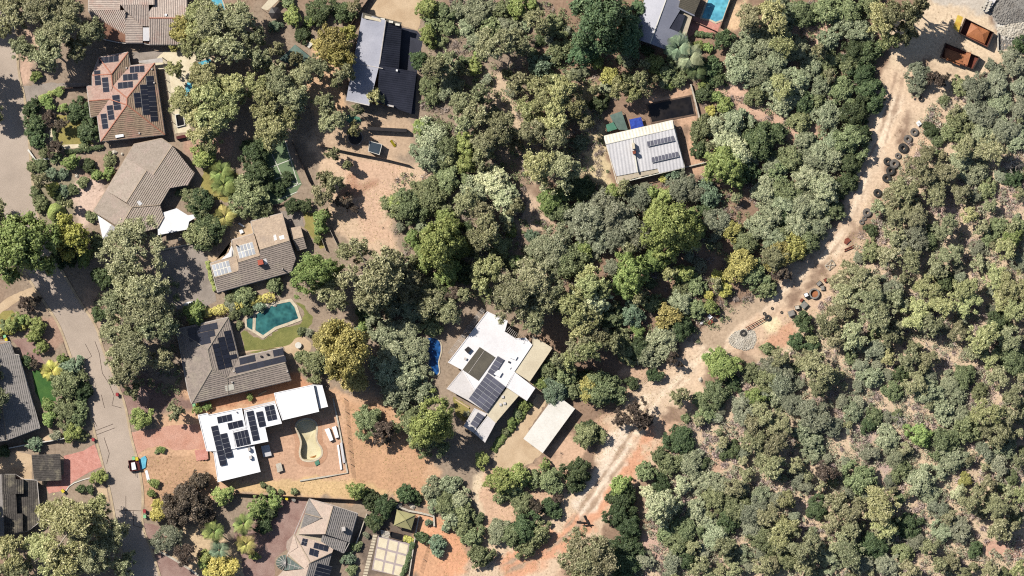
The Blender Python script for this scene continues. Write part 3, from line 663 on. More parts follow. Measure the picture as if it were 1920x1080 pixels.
sheet('lawn', Wl('G', [(330, 300), (350, 290), (480, 350), (600, 270), (740, 240), (760, 160), (700, 90), (740, 110), (820, 200), (800, 260), (750, 320), (660, 380), (640, 395), (480, 425), (400, 440), (355, 420)]), .01, 'lawn_green', .15)
sheet('lawn', Wl('C', [(215, 560), (310, 545), (370, 640), (380, 760), (280, 790), (240, 700)]), .01, 'lawn_deep', .1)
sheet('lawn', Wl('C', [(-40, 170), (80, 150), (100, 180), (90, 240), (0, 260), (-40, 270)]), .01, 'lawn_dry', .1)
sheet('lawn', Wl('A', [(380, 770), (540, 800), (580, 920), (640, 970), (400, 1000), (380, 900)]), .01, 'lawn_dry', .1)
sheet('lawn', Wl('F', [(80, 170), (170, 130), (300, 200), (330, 300), (250, 400), (140, 370), (60, 300)]), .01, 'lawn_dry', .2)
sheet('lawn', Wl('F', [(750, 460), (820, 470), (900, 700), (860, 700), (760, 560)]), .01, 'lawn_dry', .12)
sheet('lawn', Wl('b1', [(70, 660), (185, 730), (185, 780), (140, 830), (90, 790)]), .01, 'lawn_dry', .1)
sheet('path', Wl('A', [(330, 880), (350, 870), (360, 980), (590, 970), (595, 985), (440, 1010), (430, 995), (340, 1000)]), .014, 'creamslab')
sheet('path', Wl('D', [(640, 480), (720, 490), (735, 580), (690, 570), (640, 520)]), .014, 'beigepave', .03)
sheet('path', Wl('C', [(290, 1005), (560, 950), (625, 930), (630, 945), (570, 975), (300, 1040)]), .014, 'beigepave', .03)
# tennis court with painted lines
sheet('tennis_court', Wl('F', [(400, 10), (620, -30), (740, 270), (700, 330), (600, 400), (480, 420), (420, 300)]), .012, 'court', .05)
for pts in ([(430, 0), (570, 350)], [(540, 70), (640, 290)], [(630, -20), (715, 275)], [(525, 160), (680, 100)], [(545, 245), (672, 195)], [(570, 335), (735, 265)], [(580, 378), (712, 322)], [(600, 210), (715, 275)]):
    tag(strip('court_line', Wl('F', pts), .16, .012, .017, 'whitepaint'), kind='structure')

# ------------------------------------------------------------------ houses
def pitched(h): return h
# terracotta house with twelve groups of panels
h = House('brick_house', "terracotta tiled hip-roofed house with scattered black solar panels by the street", 'house', 'a1', (480, 560))
h.roof([[(190, 150, 2.8), (487, 97, 2.8), (318, 318, 4.7)], [(190, 150, 2.8), (318, 318, 4.7), (125, 330, 2.8)],
        [(318, 318, 4.7), (330, 440, 4.2), (295, 572, 4.2), (125, 440, 2.8), (125, 330, 2.8)],
        [(505, 235, 2.8), (755, 205, 2.8), (475, 560, 5.9), (330, 440, 4.2)], [(330, 440, 4.2), (475, 560, 5.9), (475, 630, 5.9), (295, 572, 4.2)],
        [(475, 630, 5.9), (210, 1000, 2.8), (175, 740, 2.8), (295, 572, 4.2)], [(70, 440, 2.8), (125, 440, 2.8), (295, 572, 4.2), (90, 590, 4.2)],
        [(90, 590, 4.2), (295, 572, 4.2), (175, 740, 2.8), (108, 755, 2.8)],
        [(487, 97, 2.8), (505, 235, 2.8), (330, 440, 4.2), (318, 318, 4.7)],
        [(755, 205, 2.8), (860, 930, 2.8), (475, 630, 5.9), (475, 560, 5.9)], [(860, 930, 2.8), (210, 1000, 2.8), (475, 630, 5.9)]],
       ['terracotta', 'moss_shade_tile'], 'course', .46, .13, 2.5, 'ridge_red', mats=[0, 0, 0, 0, 0, 0, 0, 1, 1, 1, 1])  # browner tiles on slopes away from the sun: moss with painted-in shade
h.walls([(190, 150), (487, 97), (505, 235), (755, 205), (860, 930), (210, 1000), (175, 740), (108, 755), (70, 440), (125, 440), (125, 330)], 2.75, 'brick', .95)
for o, u, v, nu, nv in (((667, 338), (76, -5), (5.6, 51.3), 1, 9), ((605, 427), (70, -5), (5.8, 51), 1, 6), ((542, 510), (66, -6), (5.5, 50), 1, 3),
                        ((500, 241), (50, -3.7), (5, 67), 3, 1), ((432, 322), (50, -5), (4.5, 67), 3, 1), ((380, 404), (51, -5), (4.5, 65), 3, 1),
                        ((322, 533), (74, -7), (7.5, 50.5), 1, 3), ((267, 637), (64, -7), (7, 49), 1, 3), ((205, 722), (63, -7), (7.5, 51), 1, 3),
                        ((140, 284), (63, -6), (4.3, 50), 1, 3), ((218, 353), (67, -5), (5.3, 50), 1, 3), ((192, 150), (49.5, -6), (1.5, 63), 4, 1)):
    h.array(o, u, v, nu, nv)
h.boxon('skylight', [(358, 937), (440, 925), (443, 950), (362, 965)], .35, 'white')
for x, y in ((470, 255), (600, 915), (728, 268), (750, 405)): h.boxon('roof_vent', [(x - 7, y - 7), (x + 7, y - 7), (x + 7, y + 7), (x - 7, y + 7)], .4, 'gutter')
# long taupe house
h = House('long_house', "long taupe tiled house with a stepped ridge and two white skylights", 'house', 'a2', (560, 560))
h.roof([[(470, 105, 2.8), (389, 238, 2.8), (655, 400, 4.8), (838, 118, 4.8), (735, 50)], [(200, 550, 2.8), (78, 750, 2.8), (335, 910, 4.75), (450, 712, 4.75)],
        [(389, 238, 2.8), (200, 550, 2.8), (395, 668, 5.3), (590, 360, 5.3)],
        [(838, 118, 4.8), (1050, 385, 2.7), (985, 497, 2.7), (815, 528), (655, 400, 4.8)], [(655, 400, 4.8), (815, 528, 3.5), (720, 690, 3.5), (450, 712), (395, 668, 5.3), (590, 360, 5.3)],
        [(450, 712, 4.75), (720, 690), (758, 810, 2.8), (700, 912, 2.8), (440, 985), (335, 910, 4.75)]], 'tan_tile', 'course', .46, .13, 2.5, 'ridge_tan')
h.walls([(470, 105), (735, 50), (838, 118), (1050, 385), (985, 497), (815, 528), (720, 690), (758, 810), (700, 912), (440, 985), (335, 910), (78, 750)], 2.7, 'brick', .94, gut=True, gmat='ridge_tan')
h.boxon('skylight', [(495, 662), (520, 646), (551, 678), (524, 698)], .12, 'white'); h.boxon('skylight', [(387, 852), (412, 834), (450, 864), (432, 888)], .12, 'white')
h.roof([[(118, 790, 2.9), (252, 880, 2.9), (168, 1022, 2.3)]], 'white', 'flat', base=2.2, name='porch_roof', caps=False)
h.roof([[(252, 880, 2.9), (372, 962, 2.3), (168, 1022, 2.2)]], 'greyroof', 'flat', base=2.1, name='porch_roof', caps=False)
for i in range(5): 
    t = .12 + i * .19; a = (252 + 120 * t, 880 + 82 * t); b = (252 - 84 * (1 - t) * .2 - 60 * t * 0 + 80 * t - 30, 1000 - 12 * t)
h.roof([[(752, 762, 2.7), (880, 722, 2.7), (990, 790, 2.6), (1140, 770, 2.6), (1000, 850, 2.5), (985, 925, 2.5), (700, 982, 2.5), (698, 912, 2.6)]], 'white', 'flat', base=2.4, name='patio_roof', caps=False)
# sandy house with a red chimney
h = House('chimney_house', "sandy tiled house with a red chimney and two grey solar heater arrays", 'house', 'a3', (620, 560))
h.roof([[(575, 160, 2.9), (950, 60, 2.9), (1035, 385, 5.1), (680, 495, 5.1)], [(350, 380, 2.85), (610, 305, 2.85), (685, 570, 4.55), (425, 645, 4.55)],
        [(90, 660, 2.75), (400, 572, 2.75), (440, 742, 3.8), (145, 830, 3.8)],
        [(680, 495, 5.1), (1035, 385, 5.1), (1110, 600), (1055, 760, 2.75), (682, 864, 2.75)], [(425, 645, 4.55), (681, 568), (682, 864, 2.75), (425, 936, 2.75)],
        [(145, 830, 3.8), (425, 748), (425, 936, 2.75), (180, 1005, 2.75)]], ['sand_tile', 'grey_and_shade_tile'], 'course', .46, .13, 2.4, 'ridge_tan', mats=[0, 0, 0, 1, 1, 1])  # slopes facing away from the sun take a darker tile, shade in colour
h.walls([(575, 160), (950, 60), (1035, 385), (1110, 600), (1055, 760), (180, 1005), (90, 660), (350, 580), (350, 380), (610, 305)], 2.7, 'wall', .95)
h.array((398, 457), (38.8, -11), (21, 73), 5, 2, 'panel_grey', .11, .16, 'whitepaint'); h.array((103, 680), (41, -11.6), (20, 70), 5, 2, 'panel_grey', .11, .16, 'whitepaint')
h.boxon('skylight', [(842, 322), (872, 315), (884, 378), (852, 388)], .1, 'white'); h.boxon('skylight', [(908, 332), (962, 318), (976, 362), (922, 380)], .1, 'white')
h.boxon('chimney', [(655, 622), (715, 612), (728, 668), (664, 684)], 1.5, 'redchim', .6); h.boxon('skylight', [(720, 612), (756, 600), (774, 660), (742, 676)], .12, 'white')
h.boxon('flue', [(396, 436), (406, 434), (408, 446), (398, 448)], 1.3, 'darkmetal'); h.boxon('aerial', [(944, 720), (956, 718), (958, 732), (946, 734)], 1.2, 'gutter')
g = House('garden_shed', "small tiled gable shed behind the house with the red chimney", 'shed', 'a3', (1135, 370))
g.roof([[(1032, 240, 2.1), (1165, 215, 2.1), (1200, 342, 3.1), (1070, 376, 3.1)], [(1070, 376, 3.1), (1200, 342, 3.1), (1240, 480, 2.1), (1130, 512, 2.1)]], ['sand_tile', 'grey_and_shade_tile'], 'course', .46, .13, 1.9, 'ridge_tan', mats=[0, 1])  # far slope's shade put into its darker tile colour
g.walls([(1032, 240), (1165, 215), (1240, 480), (1130, 512)], 2.05, 'brick', .9, gut=False)
# L-shaped grey-tiled house by the teal pool
h = House('pool_house', "L-shaped grey-brown tiled house with dark panels beside the teal pool", 'house', 'a4', (450, 640))
h.roof([[(-50, 215, 2.8), (500, 85, 2.8), (280, 430, 5.6)], [(-50, 215, 2.8), (280, 430, 5.6), (325, 635, 5.6), (110, 1005, 2.8), (70, 870)],
        [(500, 85, 2.8), (610, 515, 2.8), (490, 730), (325, 635, 5.6), (280, 430, 5.6)], [(490, 730, 4.35), (1110, 570, 4.35), (1080, 410, 2.8), (612, 515, 2.8)],
        [(325, 635, 5.6), (490, 730), (500, 913, 2.8), (110, 1005, 2.8)], [(490, 730, 4.35), (1110, 570, 4.35), (1170, 755, 2.8), (500, 913, 2.8)]],
       'grey_and_shade_tile', 'course', .46, .13, 2.5, 'ridge_grey')
h.walls([(-50, 215), (500, 85), (610, 515), (1080, 410), (1110, 570), (1170, 755), (110, 1005), (70, 870)], 2.75, 'brick', .95)
for o, u, v, nu, nv in (((332, 374), (64, -13), (11.6, 45), 1, 6), ((388, 303), (71, -14), (12, 46), 1, 7), ((450, 236), (75, -15), (11, 43), 1, 5), ((512, 490), (73, -16), (14, 46), 1, 1),
                        ((62, 206), (79, -17), (14, 68), 4, 1), ((78, 278), (68, -15), (14, 66), 4, 1), ((160, 325), (72, -16), (14, 66), 2, 1),
                        ((567, 622), (77, -18.5), (16, 64), 7, 1), ((614, 522), (84, -19), (14, 70), 2, 1), ((973, 437), (54, -12), (14, 70), 2, 1)):
    h.array(o, u, v, nu, nv, 'panel', .03, .14, 'darkmetal')
h.boxon('skylight', [(463, 815), (555, 795), (566, 853), (475, 876)], .14, 'creamroof')
for x, y in ((560, 660), (540, 775), (1130, 660)): h.boxon('roof_vent', [(x - 8, y - 6), (x + 8, y - 8), (x + 9, y + 6), (x - 7, y + 8)], .45, 'gutter')
for x, y in ((850, 500), (918, 478)): h.boxon('chimney_pot', [(x - 9, y - 7), (x + 9, y - 9), (x + 9, y + 7), (x - 9, y + 9)], .9, 'darkmetal')
# white flat-roofed house under renovation
h = House('flat_roofed_house', "white flat-roofed house with black panel arrays beside the empty pool", 'house', 'a5', (480, 560))
def flat(hs, name, pts, hh, mat, par=.18, z0=None, wallmat='wall'):
    """flat roof with a low parapet on its own walls"""
    P = Wl(hs.fr, pts, hh); prism(name, P, hh - .3, hh, mat, hs.root); hs.planes.append((ccw([Vector((p.x, p.y, 0)) for p in P]), (0, 0, hh)))
    c = sum((Vector((p.x, p.y, 0)) for p in P), Vector()) / len(P)
    if z0 is not None: prism('wall', [c + (Vector((p.x, p.y, 0)) - c) * .95 for p in P], z0, hh - .3, wallmat, hs.root)
    if par:
        V, F = [], []; Q = ccw([Vector((p.x, p.y, 0)) for p in P])
        for i in range(len(Q)):
            a, b = Q[i], Q[(i + 1) % len(Q)]; d = (b - a); L_ = d.length; d.normalize(); nn = Vector((-d.y, d.x, 0)); box_geo((a + b) / 2 + nn * .09 + Vector((0, 0, hh + par / 2 - .05)), d * (L_ / 2 - .001 * i), nn * .085, Vector((0, 0, par / 2 + .05 + .002 * i)), V, F)
        mesh('parapet', V, F, mat, hs.root)
flat(h, 'roof', [(55, 350), (150, 330), (160, 348), (480, 282), (520, 470), (385, 500), (415, 675), (200, 700), (140, 700)], 3.9, 'white', .14, 0)
flat(h, 'roof', [(500, 305), (802, 228), (868, 432), (706, 470), (736, 606), (416, 672), (386, 502), (523, 472)], 4.3, 'white', .12, 0)
flat(h, 'roof', [(790, 138), (1170, 55), (1226, 318), (872, 402), (812, 232)], 4.7, 'white', .1, 0)
flat(h, 'roof', [(1172, 58), (1256, 62), (1312, 270), (1228, 290)], 3.8, 'white', .08, 0)
flat(h, 'roof', [(205, 705), (600, 645), (662, 898), (248, 998)], 3.7, 'white', .1, 0)
flat(h, 'roof', [(480, 290), (800, 212), (803, 226), (484, 304)], 3.4, 'greyroof', 0)
for o, u, v, nu, nv in (((240, 370), (45.5, -10), (10, 60), 3, 1), ((340, 430), (47, -11), (14, 60), 3, 1), ((181, 462), (64, -14), (11.3, 47.3), 1, 8), ((270, 536), (65, -15), (12, 46), 1, 5),
                        ((400, 521), (33, -8), (16.5, 69), 4, 2), ((524, 320), (65, -15), (10.5, 46.8), 1, 6), ((615, 325), (65, -14), (11, 47.6), 1, 3), ((697, 270), (44.5, -10), (11, 46), 2, 3)):
    h.array(o, u, v, nu, nv, 'panel', .05, .22, 'alu', fixed=4.32 if o[0] > 390 and o[0] != 340 else 3.92)
h.boxon('skylight', [(600, 302), (668, 288), (674, 304), (606, 320)], .5, 'panel_mid' and 'darkmetal')
h.boxon('cooling_unit', [(538, 668), (560, 660), (566, 690), (544, 700)], 1.1, 'gutter', 0, 3.7); h.boxon('cooling_unit', [(548, 745), (574, 738), (580, 770), (556, 778)], .9, 'gutter', 0, 3.7)
h.boxon('roof_vent', [(424, 318), (434, 316), (436, 326), (426, 328)], .5, 'gutter', 0, 3.9)
# turreted house at the bottom
h = House('turret_house', "pinkish tiled house with a glass turret and black panels, bottom edge", 'house', 'a6', (700, 760))
h.roof([[(840, 195, 5.4), (740, 550, 5.4), (402, 552, 2.8), (430, 478), (540, 105, 2.8)], [(840, 195, 5.4), (1150, 290, 2.8), (1045, 655, 2.8), (740, 550, 5.4)],
        [(535, 100, 2.85), (695, 345, 4.9), (482, 290, 4.6)], [(482, 290, 4.6), (695, 345, 4.9), (430, 480, 2.85)],
        [(712, 545, 4.6), (1015, 650, 2.7), (975, 785, 2.7), (830, 730), (683, 640, 4.6)],
        [(350, 550, 2.9), (860, 700, 2.9), (830, 780), (550, 912, 5.6)], [(350, 550, 2.9), (550, 912, 5.6), (480, 992, 5.2), (272, 800, 2.9)],
        [(345, 548, 3.0), (392, 716, 3.9), (282, 790, 3.0)], [(345, 548, 3.0), (255, 640, 2.9), (246, 720, 2.9), (282, 790, 3.0)],
        [(550, 912, 5.6), (828, 782, 3.2), (720, 1180, 3.2), (470, 1180, 5.6)], [(480, 992, 5.3), (540, 930, 5.5), (470, 1180, 5.4), (60, 1180, 2.9), (140, 1080, 2.9), (212, 1020, 3.1)]],
       ['pink_tile', 'grey_and_shade_tile2'], 'course', .46, .13, 2.5, 'ridge_tan', mats=[0, 1, 1, 1, 1, 0, 0, 0, 0, 1, 0])  # greyer tile mostly on slopes facing away from the sun, shade in colour
h.walls([(540, 105), (840, 190), (1150, 290), (1045, 655), (975, 785), (830, 730), (790, 925), (720, 1180), (60, 1180), (212, 1020), (272, 800), (350, 550)], 2.7, 'wall', .94)
h.array((455, 600), (34, 8), (-11, 43), 2, 2, 'panel', .04); h.array((606, 652), (61, 16), (-17, 72), 3, 1, 'panel', .04); h.array((548, 724), (57, 18), (-15, 82), 2, 1, 'panel', .04)
h.array((645, 912), (92, 26), (-14, 47), 2, 4, 'panel', .05); h.boxon('cooling_unit', [(948, 460), (995, 452), (1000, 505), (952, 515)], 1.2, 'gutter', .3)
h.roof([[(262, 832, 3.3), (468, 990, 4.9), (220, 1008, 3.3)]], 'greenglass', 'flat', base=3.0, name='glass_roof', caps=False)
for i in range(8):                                     # turret: each glass leaf is a part
    a0, a1 = math.pi * (.5 + i / 8), math.pi * (.5 + (i + 1) / 8); c = W('a6', 245, 915, 3.3); r = 1.9
    e = lambda a, k, z: (c.x + math.cos(a) * r * k * 1.25, c.y + math.sin(a) * r * k, z)
    mesh('turret_glass', [e(a0, 1, 2.6), e(a1 - .05, 1, 2.6), e(a1 - .05, .55, 3.6), e(a0, .55, 3.6), e(a1 - .05, 0.02, 3.9), e(a0, 0.02, 3.9)], [[0, 1, 2, 3], [3, 2, 4, 5]], 'greenglass', h.root)
V, F = [], []
for i in range(9):
    a = math.pi * (.5 + i / 8); c = W('a6', 245, 915, 3.3); tube_geo([(c.x + math.cos(a) * 2.4, c.y + math.sin(a) * 1.92, 2.62), (c.x + math.cos(a) * 1.32, c.y + math.sin(a) * 1.06, 3.66), (c.x, c.y, 3.95)], [.06] * 3, V, F, 4)
for k in (.25, .5, .75):
    p, q = W('a6', 262 + 206 * k, 832 + 158 * k, 3.35 + 1.6 * k), W('a6', 220 + 248 * k, 1008 - 18 * k, 3.35 + 1.6 * k); tube_geo([p, q], [.06, .06], V, F, 4)
tube_geo([W('a6', 240, 920, 3.4), W('a6', 468, 990, 5.0)], [.06, .06], V, F, 4)
mesh('glazing_bar', V, F, 'gutter', h.root)
# ribbed roof house at the top
h = House('ribbed_roof_house', "weathered pink-brown house with ribbed roof slopes, top edge by the street", 'house', 'a7', (900, 400))
h.roof([[(60, -80, 3.0), (625, -80, 4.6), (625, 183, 4.6), (60, 183, 3.0)], [(60, 183, 3.0), (720, 183, 4.9), (720, 650), (640, 700), (560, 755), (300, 700)], 
        [(722, 200, 3.9), (1030, 468, 3.3), (1030, 775, 3.3), (722, 775, 3.9)], [(640, 85, 5.3), (1145, 85, 5.3), (1145, 475, 3.6), (1030, 470), (722, 190)],
        [(625, 85, 5.3), (1242, 85, 5.3), (1242, -120, 4.3), (625, -120, 4.3)], [(1150, 325, 5.2), (1830, 325, 5.2), (1830, 800, 3.0), (1150, 800, 3.0)],
        [(1150, 325, 5.2), (1830, 325, 5.2), (1830, -120, 3.2), (1244, -120, 3.2), (1244, 85), (1150, 200)]], 'rib_tile', 'roll', .42, .12, 2.7, 'ridge_red')
h.walls([(60, -80), (625, -80), (1242, -120), (1830, -120), (1830, 800), (1150, 800), (1030, 775), (720, 775), (560, 755), (300, 700), (60, 183)], 2.9, 'brick', .96)
h.boxon('skylight', [(1038, 495), (1152, 495), (1152, 735), (1038, 735)], .14, 'greyroof'); h.boxon('roof_vent', [(1430, 250), (1470, 250), (1470, 285), (1430, 285)], .5, 'white')
# black-roofed house with a pale side
h = House('black_roof_house', "house with pale lilac metal slope and large black roofs below the slab yard", 'house', 'a8', (330, 500))
h.roof([[(178, 108, 4.2), (375, 172, 5.2), (322, 540, 5.2), (105, 500, 4.2)], [(105, 500, 4.2), (322, 540, 5.2), (236, 886, 5.2), (40, 842, 4.2)]], 'lilacroof', 'flat', base=3.8, caps=False)
h.roof([[(375, 178, 5.2), (510, 218, 2.6), (484, 592, 2.6), (322, 556, 5.2)], [(322, 556, 5.2), (636, 606, 2.2), (590, 962, 2.2), (300, 860, 5.0)]], 'slate_and_shade', 'roll', .5, .05, 2.0, name='dark_roof', caps=False)
h.walls([(178, 108), (375, 172), (510, 218), (484, 592), (636, 606), (590, 962), (236, 886), (40, 842), (105, 500)], 2.2, 'brick', .95, gut=False)
V, F = [], []; tube_geo([W('a8', 376, 170, 5.3), W('a8', 322, 540, 5.3)], [.12, .12], V, F, 5); tube_geo([W('a8', 170, 543, 4.5), W('a8', 350, 578, 5.4)], [.1, .1], V, F, 5); tube_geo([W('a8', 40, 846, 4.3), W('a8', 236, 890, 5.3)], [.14, .14], V, F, 5)
mesh('ridge_cap', V, F, 'gutter', h.root)
h.roof([[(180, 105, 4.6), (510, 190, 4.6), (505, 215, 4.6), (176, 150, 4.6)]], 'mat', 'flat', base=4.3, name='parapet', caps=False)
h.boxon('roof_box', [(200, 130), (350, 165), (345, 188), (195, 155)], .5, 'beigeroof', .2, 4.5)
for x, y in ((350, 160), (420, 182), (475, 205)): h.boxon('roof_box', [(x - 18, y - 10), (x + 18, y - 4), (x + 16, y + 14), (x - 20, y + 8)], .3, 'creamroof', .1, 4.7)
h.boxon('roof_vent', [(462, 585), (478, 588), (474, 604), (460, 600)], .5, 'white'); h.boxon('roof_vent', [(388, 880), (444, 892), (440, 906), (386, 894)], .6, 'gutter')
sheet('yard_slab_or_shade', Wl('a8', [(510, 230), (640, 260), (690, 330), (640, 600), (620, 960), (590, 965), (636, 606), (484, 592)]), .012, 'slate_and_shade', .03)  # house shadow painted on the ground as a dark sheet
# big white house and its carport
h = House('large_white_house', "large white flat-roofed house with black solar mat and grey panels, between trees", 'house', 'b1', (350, 500))
flat(h, 'roof', [(300, 85), (440, 150), (420, 222), (492, 268), (560, 262), (606, 312), (484, 494), (430, 590), (300, 770), (135, 484), (35, 430)], 3.5, 'white3', .1, 0)
flat(h, 'roof', [(484, 494), (626, 604), (568, 690), (430, 598)], 3.72, 'white3', .06, 3.2)
flat(h, 'roof', [(132, 478), (298, 572), (302, 770), (170, 686), (26, 608)], 3.2, 'white2', .06, 0)
flat(h, 'roof', [(606, 250), (742, 332), (588, 560), (484, 492), (606, 312)], 3.35, 'beigeroof', .05, 0)
flat(h, 'roof', [(432, 602), (514, 655), (358, 838), (302, 790), (300, 772)], 3.3, 'beigeroof', .05, 0)
flat(h, 'roof', [(302, 790), (358, 838), (286, 972), (212, 908)], 3.25, 'white2', .05, 0)
flat(h, 'roof', [(214, 738), (300, 776), (210, 906), (140, 862)], 3.1, 'white2', .05, 0)
h.array((303, 500), (41, 31.5), (-18.2, 25), 3, 7, 'panel_mid', .06, .25, 'alu', fixed=3.55); h.array((372, 386), (45, 27), (-17.5, 27.5), 1, 4, 'panel_mid', .06, .25, 'alu', fixed=3.55)
h.array((238, 765), (44, 28), (-17.5, 27), 1, 3, 'panel_mid', .06, .25, 'alu', fixed=3.2)
prism('solar_mat', Wl('b1', [(250, 326), (356, 396), (242, 554), (134, 480)], 3.6), 3.5, 3.62, 'mat', h.root)
V, F = [], []; tube_geo([W('b1', 284, 348, 3.65), W('b1', 176, 502, 3.65)], [.06, .06], V, F, 4); mesh('mat_pipe', V, F, 'gutter', h.root)
for n_, q, up, m_ in (('cooling_unit', [(146, 345), (172, 322), (194, 342), (170, 370)], .8, 'darkmetal'), ('cooling_unit', [(148, 395), (165, 402), (158, 416), (142, 408)], .5, 'gutter'),
                      ('skylight', [(460, 376), (505, 392), (492, 414), (452, 398)], .4, 'white'), ('skylight', [(375, 480), (402, 500), (384, 530), (344, 508)], .5, 'white'),
                      ('roof_vent', [(444, 420), (456, 424), (452, 434), (440, 430)], .4, 'darkmetal'), ('skylight', [(440, 450), (462, 464), (454, 476), (432, 462)], .25, 'white')):
    h.boxon(n_, q, up, m_, .1, 3.5)
for x, y in ((405, 662), (390, 714), (418, 706)): h.boxon('roof_vent', [(x - 8, y - 8), (x + 8, y - 8), (x + 8, y + 8), (x - 8, y + 8)], .35, 'white2', .1, 3.3)
V, F = [], []                                           # terrace rail and slatted awning
for k in range(5):
    tube_geo([W('b1', 288 - k * 6, 78 - k * 4, 3.2 - .2 * k), W('b1', 60 - k * 6, 384 - k * 4, 3.2 - .2 * k)], [.04, .04], V, F, 4)
for k in range(9): p = (.05 + k * .11); tube_geo([W('b1', 290 - 228 * p, 80 + 304 * p, 3.3), W('b1', 262 - 228 * p, 62 + 304 * p, 2.3)], [.04, .04], V, F, 4)
mesh('terrace_rail', V, F, 'gutter', h.root)
for k in range(7): t = k / 6.0; V, F = [], []; tube_geo([W('b1', 424 + 66 * t, 222 + 44 * t, 3.3), W('b1', 452 + 56 * t, 190 + 44 * t, 3.3)], [.05, .05], V, F, 4); mesh('awning_slat', V, F, 'gutter', h.root)
h = House('carport', "long white-roofed carport beside the beige concrete drive", 'carport', 'b1', (720, 845))
h.roof([[(545, 945, 2.7), (675, 1042, 2.5), (893, 743, 2.5), (763, 646, 2.7)]], 'offwhite', 'flat', base=2.4, caps=False)
h.ribs((545, 945), (763, 646), (893, 743), (675, 1042), 14, 2.7, 'offwhite', .05)
V, F = [], []
for x, y in ((556, 940), (674, 1028), (880, 745), (768, 660), (660, 790), (780, 880)): p = W('b1', x, y); tube_geo([(p.x, p.y, 0), (p.x, p.y, 2.45)], [.07, .07], V, F, 6)
mesh('post', V[:12], F[:8], 'darkmetal', h.root)
for k in range(1, 6): mesh('post', V[k * 12:k * 12 + 12], [[i - k * 12 for i in f] for f in F[k * 8:k * 8 + 8]], 'darkmetal', h.root)
# blue-grey metal house at the top
h = House('metal_roof_house', "blue-grey metal-roofed house beside the bright blue pool, top edge", 'house', 'b2', (480, 360))
h.roof([[(560, -60, 5.0), (265, 745, 5.0), (-70, 640, 3.4), (225, -165, 3.4)], [(560, -60, 5.0), (860, 40), (590, 490), (765, 552), (905, 632, 3.0), (625, 890, 3.0), (265, 745, 5.0)]], ['lilacroof', 'blueroof'], 'flat', base=2.8, ridge='whitepaint', mats=[0, 1])  # slope away from the sun has its shade put into a darker metal
h.roof([[(592, 490, 3.9), (680, 222, 3.9), (870, 258, 3.5), (765, 552, 3.5)]], 'slate_and_shade', 'flat', base=2.6, name='dark_roof', caps=False)
h.roof([[(752, 122, 4.6), (1022, 252, 4.2), (1160, -80, 4.2), (800, -80, 4.6)]], 'mat', 'roll', .4, .08, 3.0, name='dark_roof', caps=False)
h.roof([[(745, 118, 4.5), (1030, 256, 4.1), (1025, 280, 4.0), (730, 142, 4.4)]], 'blueroof', 'flat', base=3.0, name='fascia', caps=False)
h.walls([(560, -60), (1160, -80), (1022, 252), (905, 632), (625, 890), (265, 745), (-70, 640), (225, -165)], 2.8, 'wall', .93, gut=False)
V, F = [], []; tube_geo([W('b2', 560, -60, 5.05), W('b2', 265, 745, 5.05)], [.1, .1], V, F, 5); mesh('ridge_cap', V, F, 'whitepaint', h.root)
# grey tin-roofed house in the bush
h = House('tin_roof_house', "pale grey tin-roofed house with two raised rows of panels in the bush", 'house', 'b3', (580, 650))
h.roof([[(175, 515, 3.0), (870, 355, 3.0), (885, 435, 3.5), (195, 595, 3.5)], [(195, 595, 3.5), (885, 435, 3.5), (990, 830, 2.8), (735, 890, 2.7), (716, 842), (300, 920, 2.7)]], ['creamroof', 'greyroof'], 'roll', .8, .05, 2.5, 'creamroof', mats=[0, 1])
h.walls([(175, 515), (870, 355), (990, 830), (735, 890), (310, 990)], 2.7, 'wall', .95, gmat='creamroof')
h.array((606, 566), (34.4, -7.6), (8, 56), 8, 1, 'panel_mid', .1, .5, 'alu', tilt=-.55); h.array((652, 728), (34.2, -7.8), (8, 56), 8, 1, 'panel_mid', .1, .5, 'alu', tilt=-.55)
h.boxon('chimney', [(455, 590), (482, 584), (490, 640), (464, 648)], 1.3, 'beigeroof', .3); h.boxon('chimney', [(462, 668), (492, 660), (498, 690), (470, 698)], 1.6, 'rust', .3)
h.boxon('ridge_strip', [(452, 530), (466, 527), (520, 880), (508, 884)], .08, 'creamroof')
for k in range(12):
    if k == 7: continue
    t0, t1 = k / 12 + .008, (k + 1) / 12 - .01; q = [(300 + 416 * t0, 922 - 80 * t0), (300 + 416 * t1, 922 - 80 * t1), (310 + 422 * t1, 995 - 108 * t1), (310 + 422 * t0, 995 - 108 * t0)]
    prism('verandah_panel', Wl('b3', q, 2.5), 2.46, 2.5, ['beigeroof', 'greenglass', 'mat'][(k * 5) % 3], h.root)
# left edge: grey tiled house, dark tiled house and its carport
h = House('grey_tile_house', "grey tiled house shaded by trees at the left edge beside the green lawn", 'house', 'b4', (120, 560))
h.roof([[(-45, 172, 4.8), (160, 206, 2.8), (335, 820, 2.8), (60, 925, 4.8)], [(-45, 172, 4.8), (60, 925, 4.8), (-170, 960, 2.8), (-290, 200, 2.8)]], 'grey_and_shade_tile2', 'course', .46, .13, 2.5, 'ridge_grey')
h.roof([[(-60, 130, 3.8), (85, 95, 2.8), (118, 208, 2.8), (-45, 190, 4.0)]], 'grey_and_shade_tile2', 'course', .46, .13, 2.4, name='porch_roof', caps=False)
h.walls([(-290, 200), (-60, 100), (85, 95), (118, 200), (160, 206), (335, 820), (60, 925), (-170, 960)], 2.7, 'brick', .94)
h = House('dark_tile_house', "dark lichen-covered tiled house with stepped eaves at the left edge", 'house', 'b5', (150, 660))
up = lambda x: 5.0 - (x - 20) * .0046
lo = lambda x: 2.9 - (x - 160) * .0018
